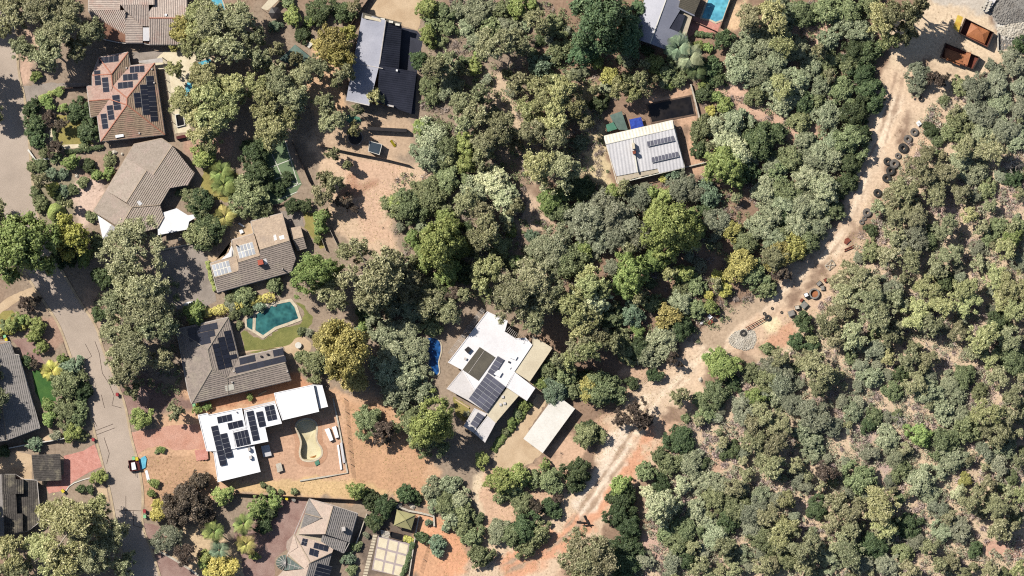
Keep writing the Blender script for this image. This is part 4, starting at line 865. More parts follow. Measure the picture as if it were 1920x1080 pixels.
h.roof([[(15, 340, up(15)), (162, 340, up(162)), (170, 548, up(170)), (24, 548, up(24))], [(162, 392, up(162)), (250, 392, up(250)), (250, 545, up(250)), (168, 546, up(168))], [(24, 548, up(24)), (170, 548, up(170)), (182, 756, up(182)), (34, 756, up(34))],
        [(34, 756, up(34)), (240, 756, up(240)), (243, 945, up(243)), (45, 990, up(45))], [(15, 340, up(15)), (45, 990, up(45)), (-260, 990, 3.0), (-290, 340, 3.0)]], ['dark_tile', 'grey_and_shade_tile2'], 'course', .46, .14, 2.6, 'ridge_grey', mats=[0, 0, 0, 0, 1], caps=False)  # sun-facing slope gets a paler tile, its light put into the colour
h.roof([[(160, 392, lo(160)), (392, 402, lo(392)), (415, 660, lo(415)), (412, 850, lo(412)), (290, 942, lo(290)), (160, 950, lo(160))]], 'dark_tile', 'course', .46, .14, 2.2, name='lower_roof', caps=False)
h.walls([(-290, 340), (162, 340), (250, 392), (392, 402), (415, 660), (412, 850), (290, 942), (45, 990), (-260, 990)], 2.6, 'brick', .95)
h = House('tiled_carport', "square dark-tiled carport over the pink brick drive", 'carport', 'b5', (495, 265))
h.roof([[(335, 130, 2.9), (640, 120, 2.9), (656, 400, 2.5), (365, 411, 2.5)]], 'dark_tile', 'course', .4, .1, 2.3, caps=False)
V, F = [], []
for i, (x, y) in enumerate(((350, 140), (632, 130), (645, 390), (372, 400))):
    p = W('b5', x, y); V, F = [], []; tube_geo([(p.x, p.y, 0), (p.x, p.y, 2.6)], [.09, .09], V, F, 6); mesh('post', V, F, 'timber', h.root)
# gazebo
h = House('gazebo', "square gazebo with olive pyramid roof beside the cream paved court", 'gazebo', 'b7', (590, 450))
h.roof([[(505, 335, 2.4), (715, 390, 2.4), (600, 448, 3.5)], [(715, 390, 2.4), (665, 562, 2.4), (600, 448, 3.5)], [(665, 562, 2.4), (470, 510, 2.4), (600, 448, 3.5)], [(470, 510, 2.4), (505, 335, 2.4), (600, 448, 3.5)]], 'olivecanvas', 'flat', base=2.2, ridge='olivecanvas', lift=.02)
for x, y in ((512, 345), (700, 395), (655, 550), (480, 500)):
    p = W('b7', x, y); V, F = [], []; tube_geo([(p.x, p.y, 0), (p.x, p.y, 2.35)], [.08, .08], V, F, 6); mesh('post', V, F, 'timber', h.root)

# ------------------------------------------------------------------ fences and garden walls
def fence(name, label, cat, fr, pts, h=1.6, mat='darkfence', bay=3.0, th=.06, style='panel', z=0.0):
    P = Wl(fr, pts); root = empty(name, P[0] + Vector((0, 0, z))); tag(root, label, cat)
    for i in range(len(P) - 1):
        a, b = P[i], P[i + 1]; L_ = (b - a).length; n = max(1, round(L_ / bay)); d = (b - a) / L_; q = Vector((-d.y, d.x, 0))
        for k in range(n):
            p0 = a + d * (L_ * k / n); c = p0 + d * (L_ / n / 2); V, F = [], []
            if style == 'panel':
                box_geo(c + Vector((0, 0, h / 2)), d * (L_ / n / 2 - .04), q * th / 2, Vector((0, 0, h / 2 - .03)), V, F); mesh('fence_panel', V, F, mat, root)
            else:
                for t in (.25, .5, .75, 1.0): box_geo(c + Vector((0, 0, h * t - .03)), d * (L_ / n / 2), q * .015, Vector((0, 0, .015)), V, F)
                mesh('fence_wire', V, F, 'wire', root)
            V, F = [], []; box_geo(p0 + Vector((0, 0, h / 2 + .03)), d * .05, q * .05, Vector((0, 0, h / 2 + .03)), V, F); mesh('post', V, F, mat, root)
    return root
def wall(name, label, cat, fr, pts, w, h, mat):
    return tag(strip(name, Wl(fr, pts), w, -.05, h, mat), label, cat)
fence('timber_fence', "dark timber fence running down the side of the beige slab yard", 'fence', 'E', [(1215, -40), (1040, 215)], 1.9, 'timber')
fence('steel_fence', "dark steel fence along the top of the dry grass paddock", 'fence', 'E', [(868, 985), (1080, 1030), (1290, 1070), (1470, 1115)], 1.8, 'darkfence', 2.4, .08)
fence('steel_fence', "dark fence between the tennis court and the dry grass paddock", 'fence', 'F', [(680, -10), (790, 250), (835, 320)], 1.8, 'darkfence', 2.4)
fence('boundary_fence', "long dark boundary fence behind the turret-roofed house", 'fence', 'H', [(300, 522), (700, 545), (1080, 565), (1400, 578)], 1.8, 'darkfence', 2.4, .08)
fence('yard_fence', "wire fence right of the empty pool's yard", 'fence', 'a5', [(1470, 190), (1545, 950)], 1.2, 'timber', 3.2, .05, 'wire')
wall('retaining_wall', "low white wall edging the empty pool's yard on two sides", 'wall', 'a5', [(1360, 190), (1410, 430), (1500, 908), (1280, 945), (1040, 985)], .35, .35, 'stone')
fence('track_fence', "long wire fence along the bush edge beside the dirt track", 'fence', 'O', [(1060, 0), (940, 75), (800, 205), (660, 360), (530, 520), (420, 650), (300, 800), (150, 830)], 1.3, 'stonegrey', 4.0, .05, 'wire')
fence('paddock_fence', "short pale fence beside the red dirt drive at the bottom", 'fence', 'L', [(572, 975), (540, 1080)], 1.1, 'stone', 3.0, .06, 'wire')
fence('paddock_fence', "pale wire fence right of the cream paved court's garden", 'fence', 'L', [(290, 880), (240, 1050)], 1.1, 'stone', 3.0, .06, 'wire')
wall('garden_wall', "pale wall at the end of the dark pond", 'wall', 'b3', [(1052, -10), (1078, 80), (1140, 330)], .35, .9, 'stone')
wall('garden_wall', "thin white wall between the grey tiled house and its tiled-carport neighbour", 'wall', 'b4', [(80, 990), (260, 955), (420, 930), (560, 905)], .25, 1.2, 'whitepaint')
wall('garden_edging', "curved white edging beside the pink brick drive", 'edging', 'D', [(445, 505), (465, 475), (500, 452), (560, 430), (640, 408)], .22, .2, 'whitepaint')
wall('drive_edging', "white concrete edging along the dusky brick drive near the bottom", 'edging', 'D', [(1015, 878), (1080, 915), (1150, 952), (1260, 1020), (1345, 1078)], .5, .22, 'stone')
wall('court_wall', "dark low wall below the tennis court", 'wall', 'F', [(470, 430), (600, 408), (720, 385)], .3, .7, 'timber')
wall('hedge_wall', "dark wall beside the garden of the terracotta house", 'wall', 'A', [(425, 597), (590, 587)], .3, 1.3, 'darkfence')
wall('garden_wall', "white front wall by the street below the terracotta house", 'wall', 'A', [(190, 1010), (240, 1080), (335, 1070)], .4, .8, 'whitepaint')
fence('pool_fence', "white pool fence right of the terracotta house", 'fence', 'a1', [(835, 150), (900, 600), (945, 900)], 1.3, 'gutter', 2.4, .05, 'wire')
wall('garden_wall', "maroon beam wall between the terracotta and the long taupe house", 'wall', 'a2', [(880, 45), (960, 28), (1035, 14)], .7, 1.2, 'maroon')
wall('timber_edging', "pale timber edging beside the small dry lawn of the large white house", 'edging', 'b1', [(85, 680), (178, 738)], .3, .35, 'beigepave')
wall('garden_wall', "pale wall on the right of the turret-roofed house", 'wall', 'a6', [(1270, 290), (1200, 480), (1110, 735)], .25, .9, 'stone')
wall('garden_wall', "pale wall between the cream paved court and the red yard", 'wall', 'b7', [(755, 400), (715, 610), (640, 1085)], .25, .9, 'stone')
wall('garden_wall', "pale rocky wall above the gazebo", 'wall', 'b7', [(470, 280), (520, 300), (640, 345), (780, 372), (920, 408), (925, 520)], .45, .6, 'stone')
fence('deck_fence', "low dark fence across the pink brick deck of the bright blue pool", 'fence', 'b2', [(970, 350), (1180, 440), (1420, 545)], 1.2, 'timber', 2.0)
fence('pool_fence', "dark fence along the right edge of the bright blue pool", 'fence', 'b2', [(1660, -60), (1560, 210), (1468, 480)], 1.7, 'darkfence', 2.0)
wall('low_beam', "pale beam wall at the corner of the tin-roofed house", 'wall', 'b3', [(1000, 830), (1100, 805), (1205, 780)], .25, .8, 'stone')
wall('yard_beam', "dark beam roof over the trampoline yard below the black-roofed house", 'beam', 'E', [(1185, 868), (1450, 882)], .8, 2.1, 'darkmetal')
wall('pen_wall', "thin stone pen wall beside the white rubble at top right", 'wall', 'b6', [(1005, 470), (1012, 735), (1120, 742), (1240, 730)], .3, .8, 'stone')
wall('garden_edging', "white garden edging behind the grey concrete drive", 'edging', 'B', [(1090, 715), (1200, 692), (1325, 668)], .3, .3, 'stone')
fence('verge_fence', "short fence run by the house with the red chimney, two bays", 'fence', 'F', [(865, 610), (905, 720)], 1.2, 'stone', 2.0)
fence('verge_fence', "pale fence run nearest the bushy tree below the paddock", 'fence', 'F', [(922, 560), (1000, 720)], 1.5, 'stone', 2.4)

# ------------------------------------------------------------------ pools, ponds, courts
def ring(name, inner, w, z0, z1, mat, parent):
    """closed ribbon just outside an outline"""
    P = ccw([Vector((p.x, p.y, 0)) for p in inner]); n = len(P); Q = []
    for i in range(n):
        a, b, c = P[i - 1], P[i], P[(i + 1) % n]; d1 = (b - a).normalized(); d2 = (c - b).normalized(); n1 = Vector((d1.y, -d1.x, 0)); n2 = Vector((d2.y, -d2.x, 0))
        m_ = (n1 + n2); m_ = m_.normalized() if m_.length > .1 else n1; Q.append(b + m_ * min(w / max(.4, m_.dot(n1)), w * 1.8))
    V = [(p.x, p.y, z0) for p in P] + [(p.x, p.y, z1) for p in P] + [(q.x, q.y, z1) for q in Q] + [(q.x, q.y, z0) for q in Q]; F = []
    for i in range(n):
        j = (i + 1) % n
        F += [[i, n + i, n + j, j], [n + i, 2 * n + i, 2 * n + j, n + j], [2 * n + i, 3 * n + i, 3 * n + j, 2 * n + j]]
    return mesh(name, V, F, mat, parent)
def pool(name, label, fr, outline, water, cop=.5, smooth=False, cat='pool', cmat='coping', extra=None, zc=.14):
    P = Wl(fr, outline); P = smoothpoly(P) if smooth else P
    c = sum(P, Vector()) / len(P); root = empty(name, (c.x, c.y, 0)); tag(root, label, cat)
    prism('water', P, .0, .055, water, root)
    if cop: ring('coping', P, cop, -.02, zc, cmat, root)
    for e in (extra or []):
        Q = Wl(fr, e); prism('spa_water', Q, 0, .055, water, root); ring('spa_coping', Q, cop * .6, -.02, zc + .02, cmat, root)
    return root
pool('swimming_pool', "teal swimming pool with pale stone coping and a small spa", 'G', [(428, 285), (432, 182), (470, 148), (560, 112), (662, 92), (692, 130), (718, 205), (640, 235), (560, 262), (480, 318)], 'pool_teal', .7, extra=[[(368, 212), (412, 190), (414, 288), (372, 262)]])
pool('swimming_pool', "bright blue swimming pool at the top edge, half in shade", 'b2', [(1290, -80), (1640, -80), (1600, 60), (1505, 330), (1390, 375), (1285, 325), (1200, 320), (1150, 300)], 'pool_blue', .4)
pool('swimming_pool', "deep blue pool half hidden under trees left of the large white house", 'K', [(275, 360), (325, 335), (375, 365), (382, 430), (365, 500), (370, 570), (330, 592), (295, 560), (305, 470)], 'pool_deep', .3, True)
pool('swimming_pool', "pale blue pool glimpsed between gum trees beside the terracotta house", 'A', [(1335, 420), (1420, 395), (1450, 590), (1225, 665), (1280, 510)], 'pool_blue', .4)
pool('swimming_pool', "pale blue pool glimpsed under gum trees near the top edge", 'E', [(110, -20), (195, -20), (235, 105), (190, 200), (120, 160)], 'pool_blue', .3)
pool('pond', "dark rectangular pond behind the tin-roofed house", 'b3', [(622, 200), (1052, 112), (1088, 290), (662, 372)], 'pond', .35, cat='pond', cmat='timber')
pool('spa_tub', "square dark spa tub set in the cream paving beside gum trees", 'a1', [(970, 735), (1040, 720), (1058, 830), (988, 848)], 'pond', .2, cat='spa', cmat='whitepaint', zc=.5)
pool('spa_tub', "dark square spa between the gazebo and the cream paved court", 'b7', [(440, 580), (580, 615), (560, 680), (425, 645)], 'pond', .2, cat='spa', cmat='timber', zc=.4)
# empty pool: a real basin
P = Wl('a5', PEANUT); P = smoothpoly(P, True, 3); P = ccw([Vector((p.x, p.y, 0)) for p in P]); c = sum(P, Vector()) / len(P)
ep = empty('empty_pool', (c.x, c.y, 0)); tag(ep, "empty peanut-shaped pool with a rust-stained floor in red dirt", 'pool')
depth = lambda p: -.75 - 1.1 * max(0, min(1, (FR['a5'][1] + 480 / 5.143 - (540 - p.y / S)) / -40.0))
V = [(p.x, p.y, .02) for p in P]; n = len(P); inn = [c + (p - c) * .95 for p in P]
V += [(p.x, p.y, depth(p)) for p in inn]; V.append((c.x, c.y, depth(c) - .1))
F = [[i, (i + 1) % n, n + (i + 1) % n, n + i] for i in range(n)] + [[n + i, n + (i + 1) % n, 2 * n] for i in range(n)]
mesh('basin', V, [f[::-1] for f in F][:n] + F[n:], 'poolshell', ep)
rc = W('a5', 1160, 700); rp = [Vector((rc.x + math.cos(a) * 1.25 * (1 + .15 * math.sin(3 * a)), rc.y + math.sin(a) * 1.75 * (1 + .1 * math.cos(2 * a)), 0)) for a in np.linspace(0, 2 * math.pi, 22)[:-1]]
prism('rust_stain', rp, -1.84, -1.80, 'poolrust', ep); ring('coping', P, .42, -.02, .1, 'coping', ep); ring('surround', [p + (p - c).normalized() * .38 for p in P], 1.2, -.1, .03, 'reddirt', ep)
# cream court of nine slabs
crt = empty('paved_court', W('b7', 450, 850)); tag(crt, "cream paved court of nine square slabs with mauve joints", 'paving')
prism('court_base', Wl('b7', [(296, 622), (650, 716), (575, 1090), (222, 1012)]), 0, .03, 'grout', crt)
for i in range(3):
    for j in range(3):
        e = lambda u, v: (300 + 346 * u - 74 * v, 630 + 92 * u + 380 * v)
        u0, u1, v0, v1 = i / 3 + .03, (i + 1) / 3 - .03, j / 3 + .03, (j + 1) / 3 - .03
        prism('slab', Wl('b7', [e(u0, v0), e(u1, v0), e(u1, v1), e(u0, v1)]), .02, .06, 'creamslab', crt)
stp = empty('stepping_path', W('b7', 200, 850)); tag(stp, "path of pale stepping slabs beside the cream paved court", 'path')
for k in range(15):
    t = k / 14; x, y = 262 - 112 * t, 628 + 452 * t
    prism('paver', Wl('b7', [(x - 26, y - 14), (x + 22, y - 12), (x + 18, y + 13), (x - 30, y + 10)]), .0, .06 + .002 * (k % 3), 'coping', stp)
std = empty('garden_steps', W('b7', 370, 590)); tag(std, "flight of pale garden steps left of the spa by the gazebo", 'steps')
for k in range(5): prism('step', Wl('b7', [(325 + k * 3, 560 + k * 17), (425 + k * 3, 582 + k * 17), (421 + k * 3, 594 + k * 17), (321 + k * 3, 572 + k * 17)]), 0, .75 - .14 * k, 'stone', std)

# ------------------------------------------------------------------ loose things in yards
def sail(name, label, cat, fr, pts, mat, leg=2.2, th=.04):
    P = Wl(fr, [(p[0], p[1]) for p in pts], 2.5); root = empty(name, (P[0].x, P[0].y, 0)); tag(root, label, cat)
    hs = [p[2] if len(p) > 2 else leg for p in pts]; n = len(P)
    V = [(p.x, p.y, h_) for p, h_ in zip(P, hs)] + [(p.x, p.y, h_ - th) for p, h_ in zip(P, hs)]
    mesh('canopy', V, [list(range(n)), list(range(2 * n - 1, n - 1, -1))] + [[i, n + i, n + (i + 1) % n, (i + 1) % n] for i in range(n)], mat, root)
    for p, h_ in zip(P, hs):
        V, F = [], []; tube_geo([(p.x, p.y, 0), (p.x, p.y, h_)], [.05, .05], V, F, 5); mesh('post', V, F, 'darkmetal', root)
    return root
sail('shade_sail', "white triangular shade sail beside the red-chimney house", 'shade sail', 'a3', [(345, 445, 2.8), (388, 575, 2.4), (300, 600, 2.2), (222, 612, 2.0), (310, 530, 2.2)], 'white')
sail('shade_roof', "blue-grey glass shade roof under gums near the top edge", 'shade roof', 'E', [(590, 400), (695, 300), (800, 385), (700, 450)], 'shadecloth', 2.3)
sail('beige_awning', "small beige awning at the top edge beside a dark umbrella", 'awning', 'E', [(465, 55), (540, -30), (590, -5), (510, 70)], 'beigeroof', 2.3)
sail('tarpaulin', "blue tarpaulin stretched over a frame behind the tin-roofed house", 'tarpaulin', 'b3', [(432, 345, 1.5), (552, 320, 1.4), (578, 412, 1.4), (450, 446, 1.5)], 'bluetarp', 1.4)
sail('shade_cloth', "grey-green shade cloth behind the tin-roofed house, left of the blue tarpaulin", 'shade cloth', 'b3', [(235, 300, 1.2), (355, 260, 1.3), (418, 448, 1.2), (330, 450, 1.1), (280, 400, 1.1)], 'shadecloth', 1.2)
sail('shade_cloth', "small dark green shade cloth at the corner of the tin-roofed house", 'shade cloth', 'b3', [(195, 400, 1.4), (270, 370, 1.5), (310, 440, 1.3), (210, 470, 1.3)], 'greenturf', 1.3)
sail('white_awning', "white awning over the terracotta house's side door frame", 'awning', 'a1', [(590, 185, 2.3), (832, 152, 2.3), (840, 200, 2.2), (600, 205, 2.2)], 'gutter', 2.2)
# market umbrella
u = empty('market_umbrella', W('E', 560, 88)); tag(u, "dark grey hexagonal umbrella near the top edge", 'umbrella')
c = W('E', 560, 88, 2.3); V = [(c.x, c.y, 2.75)] + [(c.x + 1.55 * math.cos(a), c.y + 1.55 * math.sin(a), 2.2) for a in np.arange(6) * math.pi / 3]
mesh('canopy', V, [[0, i + 1, (i + 1) % 6 + 1] for i in range(6)], 'darkmetal', u); V, F = [], []; tube_geo([(c.x, c.y, 0), (c.x, c.y, 2.7)], [.05, .05], V, F, 6); mesh('pole', V, F, 'alu', u)
# trampoline
t_ = empty('trampoline', W('E', 1102, 930)); tag(t_, "round black trampoline in the yard below the black-roofed house", 'trampoline')
c = W('E', 1102, 930); cr = [Vector((c.x + 1.75 * math.cos(a), c.y + 1.75 * math.sin(a), 0)) for a in np.arange(24) * math.pi / 12]
prism('mat', [c + (p - c) * .88 for p in cr], .78, .8, 'darkmetal', t_); V, F = [], []; tube_geo([(p.x, p.y, .8) for p in cr + cr[:1]], [.06] * 25, V, F, 6, False); mesh('frame', V, F, 'alu', t_)
for k in range(0, 24, 4): V, F = [], []; tube_geo([(cr[k].x, cr[k].y, 0), (cr[k].x, cr[k].y, .8)], [.04, .04], V, F, 5); mesh('leg', V, F, 'alu', t_)
# glass-topped shed
t_ = empty('glass_shed', W('E', 1235, 995)); tag(t_, "square dark glass-roofed shed with a white frame beside the trampoline yard", 'shed')
prism('wall', Wl('E', [(1197, 952), (1282, 975), (1265, 1045), (1190, 1022)]), 0, 2.0, 'darkfence', t_); prism('roof', Wl('E', [(1200, 955), (1280, 976), (1263, 1042), (1193, 1020)], 2), 2.0, 2.06, 'glass', t_)
ring('roof_frame', Wl('E', [(1200, 955), (1280, 976), (1263, 1042), (1193, 1020)], 2), .12, 1.9, 2.1, 'whitepaint', t_)
def simple(name, label, cat, fr, pts, z0, z1, mat, group=None): return tag(prism(name, Wl(fr, pts, z1), z0, z1, mat), label, cat, group)
simple('plastic_sheet', "green plastic sheet on the dirt beside the black-roofed house", 'sheet', 'E', [(1010, 790), (1060, 775), (1130, 790), (1150, 820), (1060, 830)], 0, .05, 'greenturf')
# slide
t_ = empty('slide', W('E', 1355, 965)); tag(t_, "small yellow slide in the yard below the black-roofed house", 'slide')
V, F = [], []; a, b = W('E', 1342, 948, 0), W('E', 1372, 990, 0); d = (b - a).normalized(); q = Vector((-d.y, d.x, 0)); V = [tuple(a + q * .3 + Vector((0, 0, 1.4))), tuple(a - q * .3 + Vector((0, 0, 1.4))), tuple(b - q * .3 + Vector((0, 0, .15))), tuple(b + q * .3 + Vector((0, 0, .15)))]
mesh('chute', V, [[0, 1, 2, 3]], 'yellowbin', t_)
for s_ in (-1, 1): V, F = [], []; tube_geo([a + q * .3 * s_, a + q * .3 * s_ + Vector((0, 0, 1.5))], [.05, .05], V, F, 5); mesh('ladder_rail', V, F, 'alu', t_)
# table and chairs on the pool patio, sun lounge
def table(label, fr, x, y, r, mat):
    c = W(fr, x, y); t = empty('garden_table', c); tag(t, label, 'table'); cr = [Vector((c.x + r * math.cos(a), c.y + r * math.sin(a), 0)) for a in np.arange(18) * math.pi / 9]
    prism('table_top', cr, .7, .75, mat, t); V, F = [], []; tube_geo([(c.x, c.y, 0), (c.x, c.y, .7)], [.1, .08], V, F, 8); mesh('pedestal', V, F, 'alu', t)
table("round white table on the round patio by the teal pool", 'G', 718, 386, .75, 'whitepaint')
def bench(name, label, cat, fr, pts, mat, hh=.45):
    P = Wl(fr, pts); t = empty(name, P[0]); tag(t, label, cat); prism('seat', P, hh - .1, hh, mat, t)
    for p in P: q = p + (sum(P, Vector()) / 4 - p) * .15; V, F = [], []; tube_geo([(q.x, q.y, 0), (q.x, q.y, hh - .1)], [.05, .05], V, F, 5); mesh('leg', V, F, 'alu', t)
bench('sun_lounge', "white sun lounge beside the glass shade roof near the top", 'lounge', 'E', [(770, 305), (820, 258), (838, 278), (790, 326)], 'whitepaint')
bench('work_table', "pale grey table in the shade of the white flat-roofed house", 'table', 'a5', [(665, 650), (745, 635), (770, 740), (690, 758)], 'greyroof', .8)
bench('white_crate_stack', "white stack of building sheets beside the house shade and empty pool", 'stack', 'a5', [(808, 822), (858, 808), (880, 885), (825, 905)], 'stone', .8)
bench('garden_bench', "white bench on the sunny patio left of the red-chimney house", 'bench', 'a3', [(435, 265), (470, 255), (490, 290), (450, 310)], 'white', .5)
bench('garden_bench', "narrow white bench on the shaded patio above the red-chimney house", 'bench', 'a3', [(420, 185), (440, 175), (500, 215), (485, 228)], 'white', .5)
simple('storage_box', "white storage box, the left one of two beside the empty pool", 'box', 'a5', [(1278, 488), (1322, 476), (1362, 590), (1330, 604)], 0, .9, 'white')
simple('storage_box', "white storage box, the right one of two beside the empty pool", 'box', 'a5', [(1350, 470), (1388, 455), (1416, 565), (1384, 574)], 0, .8, 'white')
simple('plank_stack', "long white plank stack lying along the yard wall by the empty pool", 'planks', 'a5', [(1398, 640), (1415, 635), (1448, 875), (1430, 880)], 0, .4, 'white')
simple('plank_stack', "pale grey plank stack right against the yard wall by the empty pool", 'planks', 'a5', [(1425, 620), (1448, 614), (1478, 810), (1455, 816)], 0, .6, 'greyroof')
simple('timber_plank', "timber plank leaning on red dirt above the white flat-roofed house", 'plank', 'a5', [(635, 155), (716, 112), (722, 122), (640, 168)], 0, .12, 'beigepave')
t_ = empty('brick_steps', W('a5', 90, 750)); tag(t_, "red brick entry steps left of the white flat-roofed house", 'steps')
for k in range(4): prism('step', Wl('a5', [(25 + k * 32, 690 - k * 3), (55 + k * 32, 684 - k * 3), (75 + k * 28, 785 - k * 4), (45 + k * 28, 795 - k * 3)]), 0, .16 + .14 * k, 'pinkpave', t_)
# rowing dinghy upside down
t_ = empty('dinghy', W('C', 1280, 106)); tag(t_, "white upturned dinghy beside the grey concrete drive", 'boat')
V, F = [], []; c = W('C', 1280, 106); a_ = math.radians(12)
for i in range(11):
    s_ = i / 10 * 2 - 1; w_ = .48 * (1 - abs(s_) ** 2.5) + .02
    for k in range(7): b_ = math.pi * k / 6; x_, y_ = s_ * 1.8, math.cos(b_) * w_; V.append((c.x + x_ * math.cos(a_) - y_ * math.sin(a_), c.y + x_ * math.sin(a_) + y_ * math.cos(a_), .05 + math.sin(b_) * .5 * (1 - abs(s_) ** 4)))
for i in range(10):
    for k in range(6): q = i * 7 + k; F.append([q, q + 1, q + 8, q + 7])
mesh('hull', V, F, 'white', t_, smooth=True); V, F = [], []; tube_geo([(c.x - 1.7 * math.cos(a_), c.y - 1.7 * math.sin(a_), .5), (c.x, c.y, .6), (c.x + 1.7 * math.cos(a_), c.y + 1.7 * math.sin(a_), .5)], [.03] * 3, V, F, 4); mesh('keel', V, F, 'greyroof', t_)
# wheelie bins
def wheelie(label, fr, x, y, lid, rz=0.0, body='darkmetal'):
    p = W(fr, x, y); t = empty('wheelie_bin', p, rz); tag(t, label, 'bin', 'wheelie bins'); ORG[t.name] = Vector()
    def part(nm, V, F, m_): 
        me = bpy.data.meshes.new(nm); me.from_pydata(V, [], F); me.materials.append(M[m_]); o = bpy.data.objects.new(nm, me); COL.objects.link(o); o.parent = t
    V, F = [], []; V = [(-.22, -.24, .05), (.22, -.24, .05), (.22, .24, .05), (-.22, .24, .05), (-.29, -.34, 1.0), (.29, -.34, 1.0), (.29, .34, 1.0), (-.29, .34, 1.0)]
    part('body', V, [[0, 3, 2, 1], [0, 1, 5, 4], [1, 2, 6, 5], [2, 3, 7, 6], [3, 0, 4, 7]], body)
    V, F = [], []; box_geo((0, -.02, 1.04), Vector((.33, 0, 0)), Vector((0, .4, 0)), Vector((0, 0, .045)), V, F); part('lid', V, F, lid)
    V, F = [], []; tube_geo([(-.25, .42, .98), (.25, .42, .98)], [.03, .03], V, F, 5); part('handle', V, F, body)
    for s_ in (-1, 1): V, F = [], []; tube_geo([(s_ * .24, .24, .12), (s_ * .31, .24, .12)], [.12, .12], V, F, 8); part('wheel', V, F, 'rubber')
wheelie("green-lidded bin left of the pair by the L-shaped house's corner", 'a4', 136, 1020, 'greenbin'); wheelie("yellow-lidded bin right of the pair by the L-shaped house's corner", 'a4', 178, 1008, 'yellowbin')
wheelie("green-lidded kerb bin beside the maroon trailer", 'D', 903, 284, 'greenbin', .2); wheelie("yellow-lidded kerb bin beside the maroon trailer", 'D', 925, 288, 'yellowbin', .2)
wheelie("yellow-lidded bin near the curved white edging of the pink drive", 'D', 425, 505, 'yellowbin', .6); wheelie("yellow-lidded bin by the hedge at the left edge", 'C', 42, 345, 'yellowbin', .3); wheelie("green-lidded bin by the hedge at the left edge", 'C', 34, 328, 'greenbin', .3)
wheelie("red-lidded bin on the kerb above the dusky brick drive", 'D', 976, 640, 'redbin', .1); wheelie("green-lidded bin on the kerb above the dusky brick drive", 'D', 978, 676, 'greenbin', .1)
wheelie("yellow-lidded bin by the fence above the turret-roofed house", 'H', 640, 555, 'yellowbin'); wheelie("red-lidded bin at the kerb by the pink brick drive", 'C', 630, 1022, 'redbin'); wheelie("red-lidded bin by the grey street below the gum trees", 'C', 792, 718, 'redbin')
simple('water_tank_lid', "grey-green tank beside the fence above the turret-roofed house", 'tank', 'a6', [(312, 105), (345, 95), (372, 115), (360, 140), (325, 135)], 0, .9, 'stonegrey')
# box trailer
t_ = empty('box_trailer', W('b5', 1428, 245)); tag(t_, "maroon box trailer parked on the street with a white load", 'trailer')
prism('tray', Wl('b5', [(1365, 190), (1476, 172), (1498, 290), (1385, 306)]), .45, .55, 'maroon', t_)
ring('side', Wl('b5', [(1372, 196), (1470, 180), (1490, 286), (1392, 300)], .8), .14, .5, 1.05, 'maroon', t_); prism('load', Wl('b5', [(1398, 214), (1436, 208), (1452, 284), (1406, 292)], 1.0), .55, 1.15, 'white', t_)
for x, y in ((1368, 255), (1492, 235)):
    p = W('b5', x, y); V, F = [], []; tube_geo([(p.x - .1, p.y, .3), (p.x + .1, p.y, .3)], [.3, .3], V, F, 12); mesh('wheel', V, F, 'rubber', t_)
V, F = [], []; tube_geo([W('b5', 1440, 300, .5), W('b5', 1450, 365, .4)], [.05, .05], V, F, 5); mesh('drawbar', V, F, 'darkmetal', t_)
simple('plastic_sheet', "crumpled pale blue sheet beside the maroon trailer", 'sheet', 'b5', [(1480, 205), (1500, 165), (1545, 138), (1562, 170), (1550, 265), (1500, 292), (1486, 250)], 0, .3, 'cyan')
simple('white_board', "white board lying on the verge below the pale blue sheet", 'board', 'b5', [(1545, 300), (1570, 292), (1602, 412), (1570, 424)], 0, .1, 'white')
simple('bin_bag', "turquoise sheet lying beside the empty pool's deep end", 'sheet', 'a5', [(1180, 805), (1220, 782), (1232, 820), (1195, 842)], 0, .25, 'greenturf')
# ------------------------------------------------------------------ along the track: tyres, hoppers, scrap
def torus_mesh(nm, R, r, hgt, mat):
    V, F = [], []; n, m_ = 28, 8
    for i in range(n):
        a = 2 * math.pi * i / n; tr = 1 + (.03 if i % 2 else 0)
        for k in range(m_):
            b_ = 2 * math.pi * k / m_; rr_ = R + r * max(-1, min(1, 1.25 * math.cos(b_))) * (tr if math.cos(b_) > .5 else 1); V.append((rr_ * math.cos(a), rr_ * math.sin(a), hgt / 2 + hgt / 2 * max(-1, min(1, 1.25 * math.sin(b_)))))
    for i in range(n):
        for k in range(m_): F.append([i * m_ + k, ((i + 1) % n) * m_ + k, ((i + 1) % n) * m_ + (k + 1) % m_, i * m_ + (k + 1) % m_])
    me = bpy.data.meshes.new(nm); me.from_pydata(V, [], F); me.materials.append(M[mat]); return me
TY = {('b'): torus_mesh('tyre', .68, .32, .62, 'rubber'), ('g'): torus_mesh('tyre', .68, .32, .6, 'rubber_grey')}
ORD = ['first', 'second', 'third', 'fourth', 'fifth', 'sixth', 'seventh', 'eighth', 'ninth', 'tenth', 'eleventh', 'twelfth', 'thirteenth', 'fourteenth', 'fifteenth', 'sixteenth']
